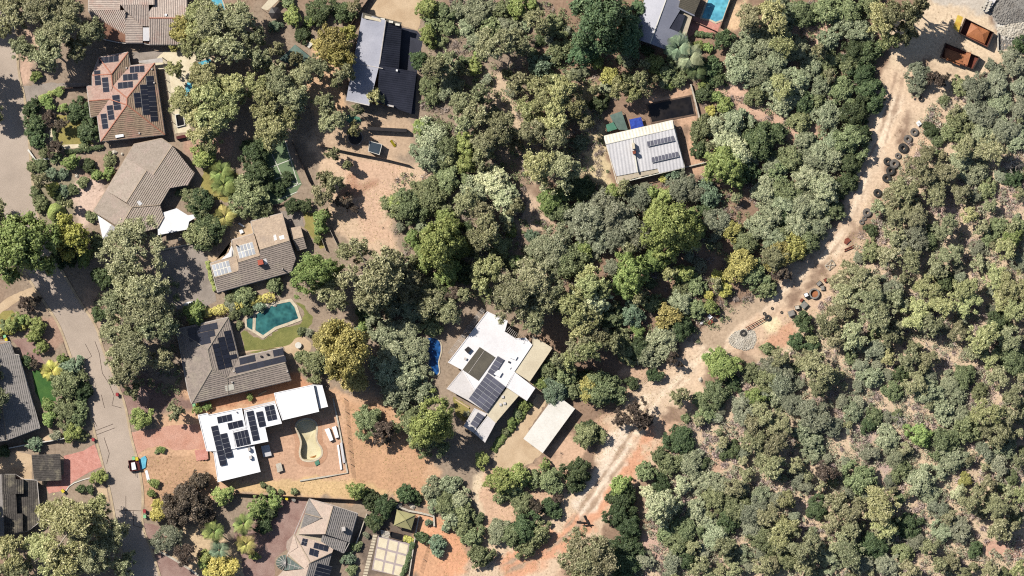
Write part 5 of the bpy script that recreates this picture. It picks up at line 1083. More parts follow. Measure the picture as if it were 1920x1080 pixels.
for k, (fr, x, y, r, m_) in enumerate([('S', 1034, 670, 19, 'b'), ('S', 987, 891, 27, 'g'), ('S', 943, 938, 28, 'g'), ('S', 911, 999, 33, 'b'), ('S', 877, 1052, 21, 'g'), ('T', 805, 117, 27, 'b'), ('T', 852, 134, 32, 'g'), ('T', 827, 180, 31, 'b'),
                                       ('T', 800, 230, 30, 'b'), ('T', 738, 330, 28, 'b'), ('T', 668, 463, 30, 'g'), ('T', 651, 501, 16, 'g'), ('T', 632, 527, 18, 'g'), ('U', 29, 138, 10, 'b'), ('U', 92, 165, 10, 'b'), ('O', 1272, 173, 12, 'b')]):
    o = bpy.data.objects.new('tyre', TY[m_]); COL.objects.link(o); o.location = W(fr, x, y); s_ = r * S / 3.6; o.scale = (s_, s_, s_ * (1.0 if r > 20 else .8)); o.rotation_euler = (0, 0, k)
    tag(o, f"{'grey' if m_ == 'g' else 'black'} {'large' if r > 20 else 'small'} tyre lying by the track, {ORD[k]} tyre counted from the top", 'tyre', 'tyres lying along the dirt track')
def hopper(label, outline, hgt, floor, end=None):
    P = Wl('b6', outline, hgt); c = sum(P, Vector()) / 4; t = empty('steel_hopper', (c.x, c.y, 0)); tag(t, label, 'hopper')
    Q = [Vector((p.x, p.y, 0)) for p in P]; V, F = [], []
    inn = [c + (Vector((p.x, p.y, c.z)) - c) * .94 for p in P]
    V = [(p.x, p.y, 0) for p in P] + [(p.x, p.y, hgt) for p in P] + [(p.x, p.y, hgt) for p in inn] + [(p.x, p.y, .5) for p in inn]
    F = [[i, (i + 1) % 4, 4 + (i + 1) % 4, 4 + i] for i in range(4)] + [[4 + i, 4 + (i + 1) % 4, 8 + (i + 1) % 4, 8 + i] for i in range(4)] + [[8 + i, 8 + (i + 1) % 4, 12 + (i + 1) % 4, 12 + i] for i in range(4)]
    mesh('side', V, F, 'darkfence', t); mesh('floor', [(p.x, p.y, .5) for p in inn], [[0, 1, 2, 3]], 'rust', t)
    for pl in floor: mesh('plate', [tuple(W('b6', *p)) for p in pl], [list(range(len(pl)))], 'hopper', t)
    return t
t_ = hopper("orange rusty steel hopper with a pyramid of plates at top right", [(540, 260), (960, 470), (868, 690), (450, 480)], 2.2,
       [[(625, 330, .9), (900, 440, 1.3), (790, 492, 1.9), (712, 400, 1.9)], [(900, 440, 1.3), (822, 636, 1.2), (790, 492, 1.9)], [(822, 636, 1.2), (555, 508, .9), (790, 492, 1.9)], [(555, 508, .9), (625, 330, .9), (712, 400, 1.9), (790, 492, 1.9)]])
prism('canopy', Wl('b6', [(430, 212), (508, 248), (440, 468), (366, 400)], 2.5), 2.3, 2.5, 'yellow', t_)
t_ = hopper("rust-red steel hopper half shaded by a gum at top right", [(250, 620), (755, 826), (655, 1005), (180, 830)], 1.9,
       [[(240, 690, .8), (560, 800, .8), (520, 940, .8), (240, 840, .8)], [(560, 745, 1.7), (628, 760, 1.8), (570, 948, 1.8), (505, 915, 1.7)], [(265, 850, 1.9), (465, 930, 1.9), (460, 950, 1.9), (262, 868, 1.9)]])
t_ = empty('flatbed_trailer', W('b6', 880, 95)); tag(t_, "white flatbed trailer loaded with pale blocks at the top right edge", 'trailer')
prism('deck', Wl('b6', [(850, -20), (1000, -20), (860, 190), (780, 148)], .9), .75, .95, 'white2', t_)
for k in range(8):
    x, y = 850 + (k % 2) * 55 - (k // 2) * 17, 20 + (k // 2) * 38 + (k % 2) * 18; p = W('b6', x, y, 1); box('block', (p.x, p.y, .95), .8, .55, .4 + .05 * (k % 3), 'stone', t_, .5)
for x, y in ((792, 120), (868, 160), (868, 20), (950, 50)):
    p = W('b6', x, y); V, F = [], []; tube_geo([(p.x - .12, p.y - .06, .4), (p.x + .12, p.y + .06, .4)], [.4, .4], V, F, 12); mesh('wheel', V, F, 'rubber', t_)
def rock_geo(c, r, V, F, rnd, flat=.7):
    b = len(V); base = [(0, 0, 1), (1, 0, .1), (.3, .95, 0), (-.8, .6, .1), (-.8, -.6, 0), (.3, -.95, .1), (0, 0, -.4)]; rot = rnd.random() * 6.28
    for x, y, z in base:
        k = r * (.75 + .5 * rnd.random()); V.append((c[0] + (x * math.cos(rot) - y * math.sin(rot)) * k, c[1] + (x * math.sin(rot) + y * math.cos(rot)) * k, max(-.05, c[2] + z * k * flat)))
    for i in range(5): F.append([b, b + 1 + i, b + 1 + (i + 1) % 5]); F.append([b + 6, b + 1 + (i + 1) % 5, b + 1 + i])
rnd = random.Random(5)
def rubble(name, label, fr, poly, n, r0, r1, mat, mound=0.0):
    P = Wl(fr, poly); V, F = [], []; xs_ = [p.x for p in P]; ys_ = [p.y for p in P]; cx, cy = sum(xs_) / len(P), sum(ys_) / len(P); R = max(max(xs_) - cx, max(ys_) - cy)
    pl = [(p.x, p.y) for p in P]; k = 0
    while k < n:
        x, y = rnd.uniform(min(xs_), max(xs_)), rnd.uniform(min(ys_), max(ys_))
        if sdpoly(np.array([x]), np.array([y]), pl)[0] > 0: continue
        z = mound * max(0, 1 - math.hypot(x - cx, y - cy) / R); rock_geo((x, y, z), rnd.uniform(r0, r1), V, F, rnd); k += 1
    if mound:
        b = len(V); Q = smoothpoly(P); V += [(p.x, p.y, -.02) for p in Q] + [(cx + (p.x - cx) * .5, cy + (p.y - cy) * .5, mound * .5) for p in Q] + [(cx, cy, mound)]; n_ = len(Q)
        for i in range(n_): j = (i + 1) % n_; F.append([b + i, b + j, b + n_ + j, b + n_ + i]); F.append([b + n_ + i, b + n_ + j, b + 2 * n_])
    return tag(mesh(name, V, F, mat), label, 'rubble', kind='stuff')
rubble('rubble', "heap of pale stone rubble beside the dirt track", 'b8', [(450, 760), (520, 690), (640, 650), (780, 680), (800, 800), (760, 900), (640, 930), (520, 890), (450, 830)], 620, .09, .24, 'stone', .3)
rubble('rubble', "white stone rubble at the top right edge", 'b6', [(1010, 400), (1150, 360), (1400, 330), (1500, 500), (1400, 560), (1260, 560), (1140, 540), (1020, 480)], 380, .15, .42, 'stone', .5)
rubble('rubble', "broken stone inside the pen at top right", 'b6', [(1030, 560), (1230, 570), (1240, 720), (1030, 725)], 200, .1, .3, 'stonegrey')
rubble('rubble', "grey gravel mounds at the top right corner", 'b6', [(900, 150), (1000, -30), (1420, -30), (1420, 330), (1150, 350), (1000, 340)], 700, .1, .35, 'stonegrey', .8)
for k, (fr, x, y, r, lb) in enumerate([('B', 770, 60, .8, "pale boulder in the garden above the long taupe house"), ('B', 825, 68, .45, "small round boulder in the garden above the long taupe house"), ('B', 772, 155, .4, "small boulder beside the long taupe house's wall"), ('B', 520, 215, .45, "boulder in the blue-green shrub garden by the street"),
                                       ('G', 510, 120, .8, "pale rock at the top corner of the teal pool"), ('G', 560, 112, .6, "small pale rock at the top of the teal pool"), ('b7', 525, 288, .9, "big pale boulder above the gazebo"), ('b7', 680, 300, .8, "pale boulder right of the biggest boulder above the gazebo"), ('O', 840, 620, .6, "grey boulder on the track above the dark-shaded bank"), ('B', 1215, 640, .5, "pale boulder behind the grey concrete drive")]):
    V, F = [], []; p = W(fr, x, y); rock_geo((p.x, p.y, .15), r, V, F, rnd); tag(mesh('boulder', V, F, 'stone'), lb, 'boulder')
# scrap beside the track
simple('rusty_plate', "rust-red steel plate lying on the track edge, upper of two rusty pieces", 'scrap', 'T', [(520, 640), (540, 630), (560, 650), (530, 680), (512, 668)], 0, .3, 'rust')
t_ = empty('scrap_ladder', W('T', 548, 702)); tag(t_, "rusty ladder-like steel frame lying across the track edge", 'scrap')
for s_ in (0, 1): V, F = [], []; tube_geo([W('T', 515, 712 + 14 * s_, .25), W('T', 580, 684 + 14 * s_, .25)], [.1, .1], V, F, 4); mesh('rail', V, F, 'rust', t_)
for k in range(5): V, F = [], []; tube_geo([W('T', 520 + 14 * k, 710 - 6 * k, .25), W('T', 522 + 14 * k, 724 - 6 * k, .25)], [.06, .06], V, F, 4); mesh('rung', V, F, 'rust', t_)
t_ = empty('lattice_frame', W('T', 418, 820)); tag(t_, "pale crossed steel frame lying in the dirt by the track", 'scrap')
for a, b in (((385, 822), (430, 780)), ((430, 780), (455, 815)), ((455, 815), (412, 852)), ((412, 852), (385, 822)), ((385, 822), (455, 815)), ((430, 780), (412, 852))):
    V, F = [], []; tube_geo([W('T', *a, .3), W('T', *b, .3)], [.08, .08], V, F, 4); mesh('bar', V, F, 'stone', t_)
c = W('T', 312, 1010); t_ = empty('round_tank', c); tag(t_, "round open tank with a rusty orange floor by the track", 'tank')
cr = [Vector((c.x + 1.25 * math.cos(a), c.y + 1.25 * math.sin(a), 0)) for a in np.arange(28) * math.pi / 14]; ring('rim', [c + (p - c) * .72 for p in cr], .35, 0, .7, 'stonegrey', t_); prism('floor', [c + (p - c) * .72 for p in cr], 0, .12, 'hopper', t_)
def scrapbox(label, fr, x, y, sx, sy, sz, rz, m_, lidm=None):
    p = W(fr, x, y); t = empty('scrap_box', p); tag(t, label, 'scrap'); box('body', p, sx, sy, sz, m_, t, rz); box('lid', p + Vector((0, 0, sz)), sx * .86, sy * .86, .08, lidm or 'stonegrey', t, rz); return t
scrapbox("grey metal box in the dirt, furthest down the track of the scrap boxes", 'b8', 1240, 455, 1.5, 1.3, .9, .35, 'stonegrey'); scrapbox("dark drum-like box beside the grey metal box by the track", 'b8', 1312, 380, 1.1, .9, .9, .2, 'darkmetal', 'stone')
scrapbox("pale green machine part in the dirt by the track", 'b8', 1402, 352, 1.5, 1.4, .7, .8, 'shadecloth'); scrapbox("white-topped box beside the round open tank", 'b8', 1425, 222, 1.0, .95, 1.2, .4, 'darkmetal', 'white')
scrapbox("pale crate right above the round open tank", 'b8', 1635, 135, .9, 1.0, .6, .1, 'stone'); scrapbox("dark engine block above the round open tank", 'b8', 1590, 78, 1.2, .9, .7, .7, 'darkmetal'); scrapbox("small dark scrap box topmost above the round open tank", 'b8', 1672, 35, .8, .8, .6, .5, 'darkmetal', 'rust'); scrapbox("small rusty scrap box between the machine part and tank", 'b8', 1370, 290, .9, .6, .5, .9, 'rust', 'rust')
# old axle with chassis rails
t_ = empty('axle_chassis', W('b8', 790, 610)); tag(t_, "old chassis rails ending in a black wheel above the rubble heap", 'scrap')
for s_ in (0, 1): V, F = [], []; tube_geo([W('b8', 660 + 22 * s_, 640 + 30 * s_, .45), W('b8', 895 + 20 * s_, 510 + 28 * s_, .45)], [.09, .09], V, F, 4); mesh('rail', V, F, 'rust', t_)
for k in range(5): V, F = [], []; x, y = 690 + 48 * k, 622 - 27 * k; tube_geo([W('b8', x, y, .45), W('b8', x + 22, y + 28, .45)], [.07, .07], V, F, 4); mesh('cross_member', V, F, 'darkmetal', t_)
for x, y, r in ((632, 706, .82), (942, 512, .75)):
    o = bpy.data.objects.new('wheel', TY['b']); COL.objects.link(o); o.parent = t_; o.location = W('b8', x, y) - t_.location; o.scale = (r, r, r * .9)
for k, (pts, m_, lb) in enumerate([([(255, 440), (290, 400), (305, 430), (285, 460)], 'white', "upper white sheet in the scrap iron stack at the bush edge"), ([(170, 500), (205, 465), (245, 500), (205, 535)], 'white', "square white sheet in the middle of the scrap iron stack at the bush edge"), ([(215, 455), (255, 430), (275, 475), (235, 490)], 'rust', "rusty sheet between the two white sheets of the scrap iron stack"), ([(275, 470), (320, 455), (340, 490), (300, 515)], 'rust', "dark rusty sheet furthest right in the scrap iron stack"),
                                   ([(240, 520), (285, 515), (300, 545), (255, 560)], 'darkmetal', "black sheet in the scrap iron stack at the bush edge"), ([(160, 570), (235, 535), (255, 575), (205, 600)], 'rust', "lowest rusty sheet in the scrap iron stack"), ([(80, 575), (125, 540), (150, 560), (95, 600)], 'white2', "pale sheet at the left end of the scrap iron stack")]):
    simple('metal_sheet', lb, 'sheet', 'b8', pts, .0, .25 + .06 * k, m_, 'scrap iron sheets')
simple('white_post', "white plate lying in the dirt beside the upper tyres", 'plate', 'S', [(1000, 830), (1020, 812), (1038, 835), (1015, 855)], 0, .5, 'white')
V, F = [], []; tube_geo([W('L', 697, 1036, .12), W('L', 800, 925, .15)], [.09, .07], V, F, 6); tag(mesh('pale_log', V, F, 'deadwood'), "pale straight pole lying on the ground by the bottom shrubs", 'log')
t_ = empty('burnt_log_pile', W('L', 1358, 715)); tag(t_, "pile of charred logs on the red track near the bottom", 'log pile')
for a, b, r in (((1300, 715), (1375, 722), .28), ((1352, 672), (1380, 735), .26), ((1340, 742), (1410, 735), .2), ((1372, 700), (1395, 750), .18), ((1320, 708), (1350, 730), .16)):
    V, F = [], []; tube_geo([W('L', *a, .25), W('L', *b, .3)], [r, r * .6], V, F, 7); mesh('log', V, F, 'charred', t_)

# ------------------------------------------------------------------ vegetation: crown and trunk meshes in unit size, shared between trees
def unitrand(r, n): v = r.normal(size=(n, 3)); return v / np.linalg.norm(v, axis=1)[:, None]
def leaves_mesh(name, cen, out, size, r, nb=.8, aspect=1.7, lr=None):
    """one rhombic leaf spray at each point of cen, turned partly towards out"""
    n = len(cen); nr = out * nb + unitrand(r, n) * (1.25 - nb); nr /= np.linalg.norm(nr, axis=1)[:, None]
    t = np.cross(nr, unitrand(r, n)); t /= np.linalg.norm(t, axis=1)[:, None] + 1e-9; b = np.cross(nr, t)
    s = size * r.uniform(.6, 1.35, n)[:, None]; a_ = math.sqrt(aspect)
    V = np.empty((n, 4, 3)); V[:, 0] = cen + t * s * a_; V[:, 1] = cen + b * s / a_; V[:, 2] = cen - t * s * a_; V[:, 3] = cen - b * s / a_
    me = bpy.data.meshes.new(name); me.vertices.add(4 * n); me.vertices.foreach_set("co", V.ravel()); me.loops.add(4 * n); me.loops.foreach_set("vertex_index", np.arange(4 * n))
    me.polygons.add(n); me.polygons.foreach_set("loop_start", np.arange(0, 4 * n, 4)); me.polygons.foreach_set("loop_total", np.full(n, 4))
    lr = np.clip(r.normal(.5, .22, n) if lr is None else lr, 0, 1); at = me.attributes.new("lr", 'FLOAT', 'FACE'); at.data.foreach_set("value", lr); me.update(calc_edges=True); return me
STY = dict(  # blobs, blob radius range, trunk height, crown height, spread of leaves in a blob, turn to outside, leaf aspect, share of leaves
    gum=(46, .09, .27, 1.0, 1.0, (.4, 1.12), .56, 2.2, 1.0), dense=(64, .11, .26, .26, .95, (.6, 1.08), .64, 1.6, 1.3), lump=(84, .10, .19, .5, 1.05, (.8, 1.05), .78, 1.4, 1.35),
    feather=(44, .12, .3, .42, .85, (.3, 1.18), .42, 4.0, 1.05), round=(44, .14, .34, .3, 1.05, (.78, 1.06), .66, 1.5, 1.3), thin=(30, .09, .22, .9, .85, (.3, 1.2), .42, 3.0, .6))
TUFT = dict(gum=11, dense=12, lump=7, feather=12, round=10, thin=8)
CLS = dict(S=(.095, 2100), M=(.050, 7400), L=(.033, 15500), X=(.025, 25000))
def blobs(sty, r):
    n, r0, r1, th, ch = STY[sty][:5]; ph = r.uniform(0, 6.28, 3); B = []
    lob = [(r.uniform(.3, .62), r.uniform(0, 6.28)) for _ in range(r.randint(3, 6))]
    while len(B) < n:
        a = r.uniform(0, 6.28); rim = .84 + .15 * math.sin(2 * a + ph[0]) + .13 * math.sin(3 * a + ph[1]) + .09 * math.sin(5 * a + ph[2]); q = math.sqrt(r.uniform(0, 1)); d = q * rim
        if sty in ('gum', 'thin', 'feather') and r.rand() < .7:
            ld, la = lob[r.randint(len(lob))]; x_, y_ = ld * math.cos(la) + r.normal(0, .2), ld * math.sin(la) + r.normal(0, .2); d = math.hypot(x_, y_); a = math.atan2(y_, x_); q = min(1, d); rim = 1.05
        br = r.uniform(r0, r1) * (1.1 - .35 * q); d = min(d, rim - br * .6)
        top = th + ch * (1 - q ** 2.2) * .75 + .12 + r.uniform(-.16, .1); z = top if r.rand() < .72 else r.uniform(th + .05, max(th + .1, top))
        if sty == 'round': z = th + ch * .5 + (r.uniform(-.2, 1) * math.sqrt(max(0, 1 - q * q))) * ch * .42
        B.append((d * math.cos(a), d * math.sin(a), z, br))
    return B
def make_crown(sty, cls, seed):
    r = np.random.RandomState(seed); B = blobs(sty, r); sp0, sp1 = STY[sty][5]; nb, asp, share = STY[sty][6:9]; size, N_ = CLS[cls]; N_ = int(N_ * share)
    w = np.array([b[3] ** 2 for b in B]); w /= w.sum(); cen, out, lr = [], [], []
    for b, k in zip(B, (w * N_).astype(int)):
        if k < 3: continue
        m_ = max(4, int(round(TUFT[sty] * (b[3] / .2) ** 1.3))); tc_ = unitrand(r, m_); tc_[:, 2] = np.where(tc_[:, 2] < -.3, -tc_[:, 2], tc_[:, 2]); tr_ = r.uniform(sp0, sp1, m_); tr_ = np.where(r.rand(m_) < .6, np.maximum(tr_, sp1 - .15), tr_); tv = r.normal(0, .13, m_)
        j = r.randint(0, m_, k); off = r.normal(0, 1, (k, 3)) * np.where(r.rand(k, 1) < .14, 2.1, 1.0) * np.array([1, 1, .7]) * (.62 / math.sqrt(m_)) ; p = (tc_[j] * tr_[j][:, None] + off) * b[3] * np.array([1, 1, .85]) + np.array(b[:3])
        u = tc_[j] * .6 + off / (np.linalg.norm(off, axis=1)[:, None] + 1e-9) * .7 + np.array([0, 0, .25]); u /= np.linalg.norm(u, axis=1)[:, None] + 1e-9
        cen.append(p); out.append(u); lr.append(np.clip(r.normal(.5, .17, k) + tv[j], 0, 1))
    return leaves_mesh('crown', np.concatenate(cen), np.concatenate(out), size, r, nb, asp, np.concatenate(lr)), B
def make_trunk(sty, B, seed, mat):
    r = random.Random(seed); th = STY[sty][3]; V, F = [], []; tr = .05 if sty in ('gum', 'thin') else .045
    fork = (r.uniform(-.06, .06), r.uniform(-.06, .06), th * .75 + .05); tube_geo([(0, 0, -.03), (fork[0] * .5, fork[1] * .5, fork[2] * .5), fork], [tr * 1.25, tr, tr * .85], V, F, 7)
    for b in sorted(B, key=lambda b: -b[3])[:16 if sty in ('gum', 'thin') else 9]:
        k = 1.0 if sty in ('gum', 'thin') else .9; e = Vector((b[0] * k, b[1] * k, b[2] + b[3] * (.95 if sty in ('gum', 'thin') and r.random() < .55 else -.2))); f = Vector(fork); m1 = f.lerp(e, .4) + Vector((r.uniform(-.07, .07), r.uniform(-.07, .07), -.04)); m2 = f.lerp(e, .75) + Vector((r.uniform(-.06, .06), r.uniform(-.06, .06), .08 if sty in ('gum', 'thin') else .02))
        tube_geo([f, m1, m2, e], [tr * .6, tr * .46, tr * .33, tr * .18], V, F, 5)
        for _ in range(2 if sty in ('gum', 'thin') else 1): s_ = m2 + Vector((r.uniform(-.16, .16), r.uniform(-.16, .16), r.uniform(.02, .16))); tube_geo([m2, m2.lerp(s_, .5) + Vector((0, 0, .03)), s_], [tr * .26, tr * .2, tr * .1], V, F, 4)
    me = bpy.data.meshes.new('trunk'); me.from_pydata(V, [], F); me.materials.append(M[mat]); me.polygons.foreach_set("use_smooth", [True] * len(me.polygons)); return me
def make_dead(seed, dense=1.0, mat='deadwood', spread=1.0, low=.0):
    """bare branching wood"""
    r = random.Random(seed); V, F = [], []
    def grow(p, d, L_, rad, lv):
        q = p + d * L_ * .5 + Vector((r.uniform(-.05, .05), r.uniform(-.05, .05), 0)) * L_; e = p + d * L_ + Vector((r.uniform(-.1, .1), r.uniform(-.1, .1), 0)) * L_; tube_geo([p, q, e], [rad, rad * .8, rad * .6], V, F, 5 if lv < 2 else 3)
        if lv >= 4: return
        for _ in range(r.choice((2, 3)) if lv else int(6 * dense)):
            a = r.uniform(0, 6.28); n = (d * (.75 if lv else .25) + Vector((math.cos(a), math.sin(a), r.uniform(-.1, .35))) * .75).normalized(); grow(e if r.random() < .6 else q, n, L_ * r.uniform(.55, .8) * (1.3 * spread if lv == 0 else 1), rad * .55, lv + 1)
    grow(Vector((0, 0, -.02)), Vector((0, 0, 1)), .35 if not low else .1, .05 if not low else .02, 0); me = bpy.data.meshes.new('branches'); me.from_pydata(V, [], F); me.materials.append(M[mat]); return me
# kind letter -> style, bark, name, words, height factor
KIND = dict(g=('gum', 'bark_pale', 'gum_tree', 'olive-grey gum tree', 1.0), y=('gum', 'bark_pale', 'gum_tree', 'yellowish olive gum tree', 1.0), d=('dense', 'bark_dark', 'evergreen_tree', 'dark green bushy tree', .82),
            l=('lump', 'bark_dark', 'leafy_tree', 'bright green leafy tree', 1.0), s=('dense', 'bark_dark', 'olive_tree', 'silvery green bushy tree', .78), k=('thin', 'bark_dark', 'dark_leaved_tree', 'dark brown-leaved tree', .9),
            Y=('round', 'bark_dark', 'yellow_shrub', 'yellow-leaved bush', .9), b=('dense', 'bark_dark', 'bushy_tree', 'mid-green bushy tree', .82), c=('dense', 'bark_dark', 'blue_green_shrub', 'blue-green shrub', .9),
            v=('feather', 'twig', 'wattle_tree', 'feathery grey-green tree', .85), w=('lump', 'bark_dark', 'pale_tree', 'pale cream-green lumpy tree', 1.0), D=('lump', 'bark_dark', 'broadleaf_tree', 'dense deep-green broadleaf tree', 1.0),
            p=('lump', 'bark_dark', 'pine_tree', 'fresh green domed pine tree', 1.0), o=('round', 'bark_dark', 'golden_tree', 'golden-olive rounded tree', 1.0), n=('gum', 'bark_pale', 'gum_tree', 'russet-olive gum tree', 1.0),
            K=('dense', 'bark_dark', 'dark_leaved_tree', 'dense dark brown-leaved tree', 1.0), r=('round', 'bark_dark', 'round_shrub', 'neatly rounded dark shrub', .9), R=('round', 'bark_dark', 'round_shrub', 'neatly rounded bright green shrub', .9))
LEAFOF = dict(r='d', R='l', K='k')
CACHE = {}
def proto(kind, cls, var):
    sty, bark = KIND[kind][:2]; key = (sty, cls, var)
    if key not in CACHE: seed = (hash_s(sty) * 31 + ord(cls) * 7 + var * 101) % 100000; CACHE[key] = make_crown(sty, cls, seed)
    tk = (sty, cls, var, bark)
    if tk not in CACHE: CACHE[tk] = make_trunk(sty, CACHE[key][1], var * 17 + ord(cls), bark)
    return CACHE[key][0], CACHE[tk]
def hash_s(s_): return sum(ord(ch) * (i + 3) for i, ch in enumerate(s_))
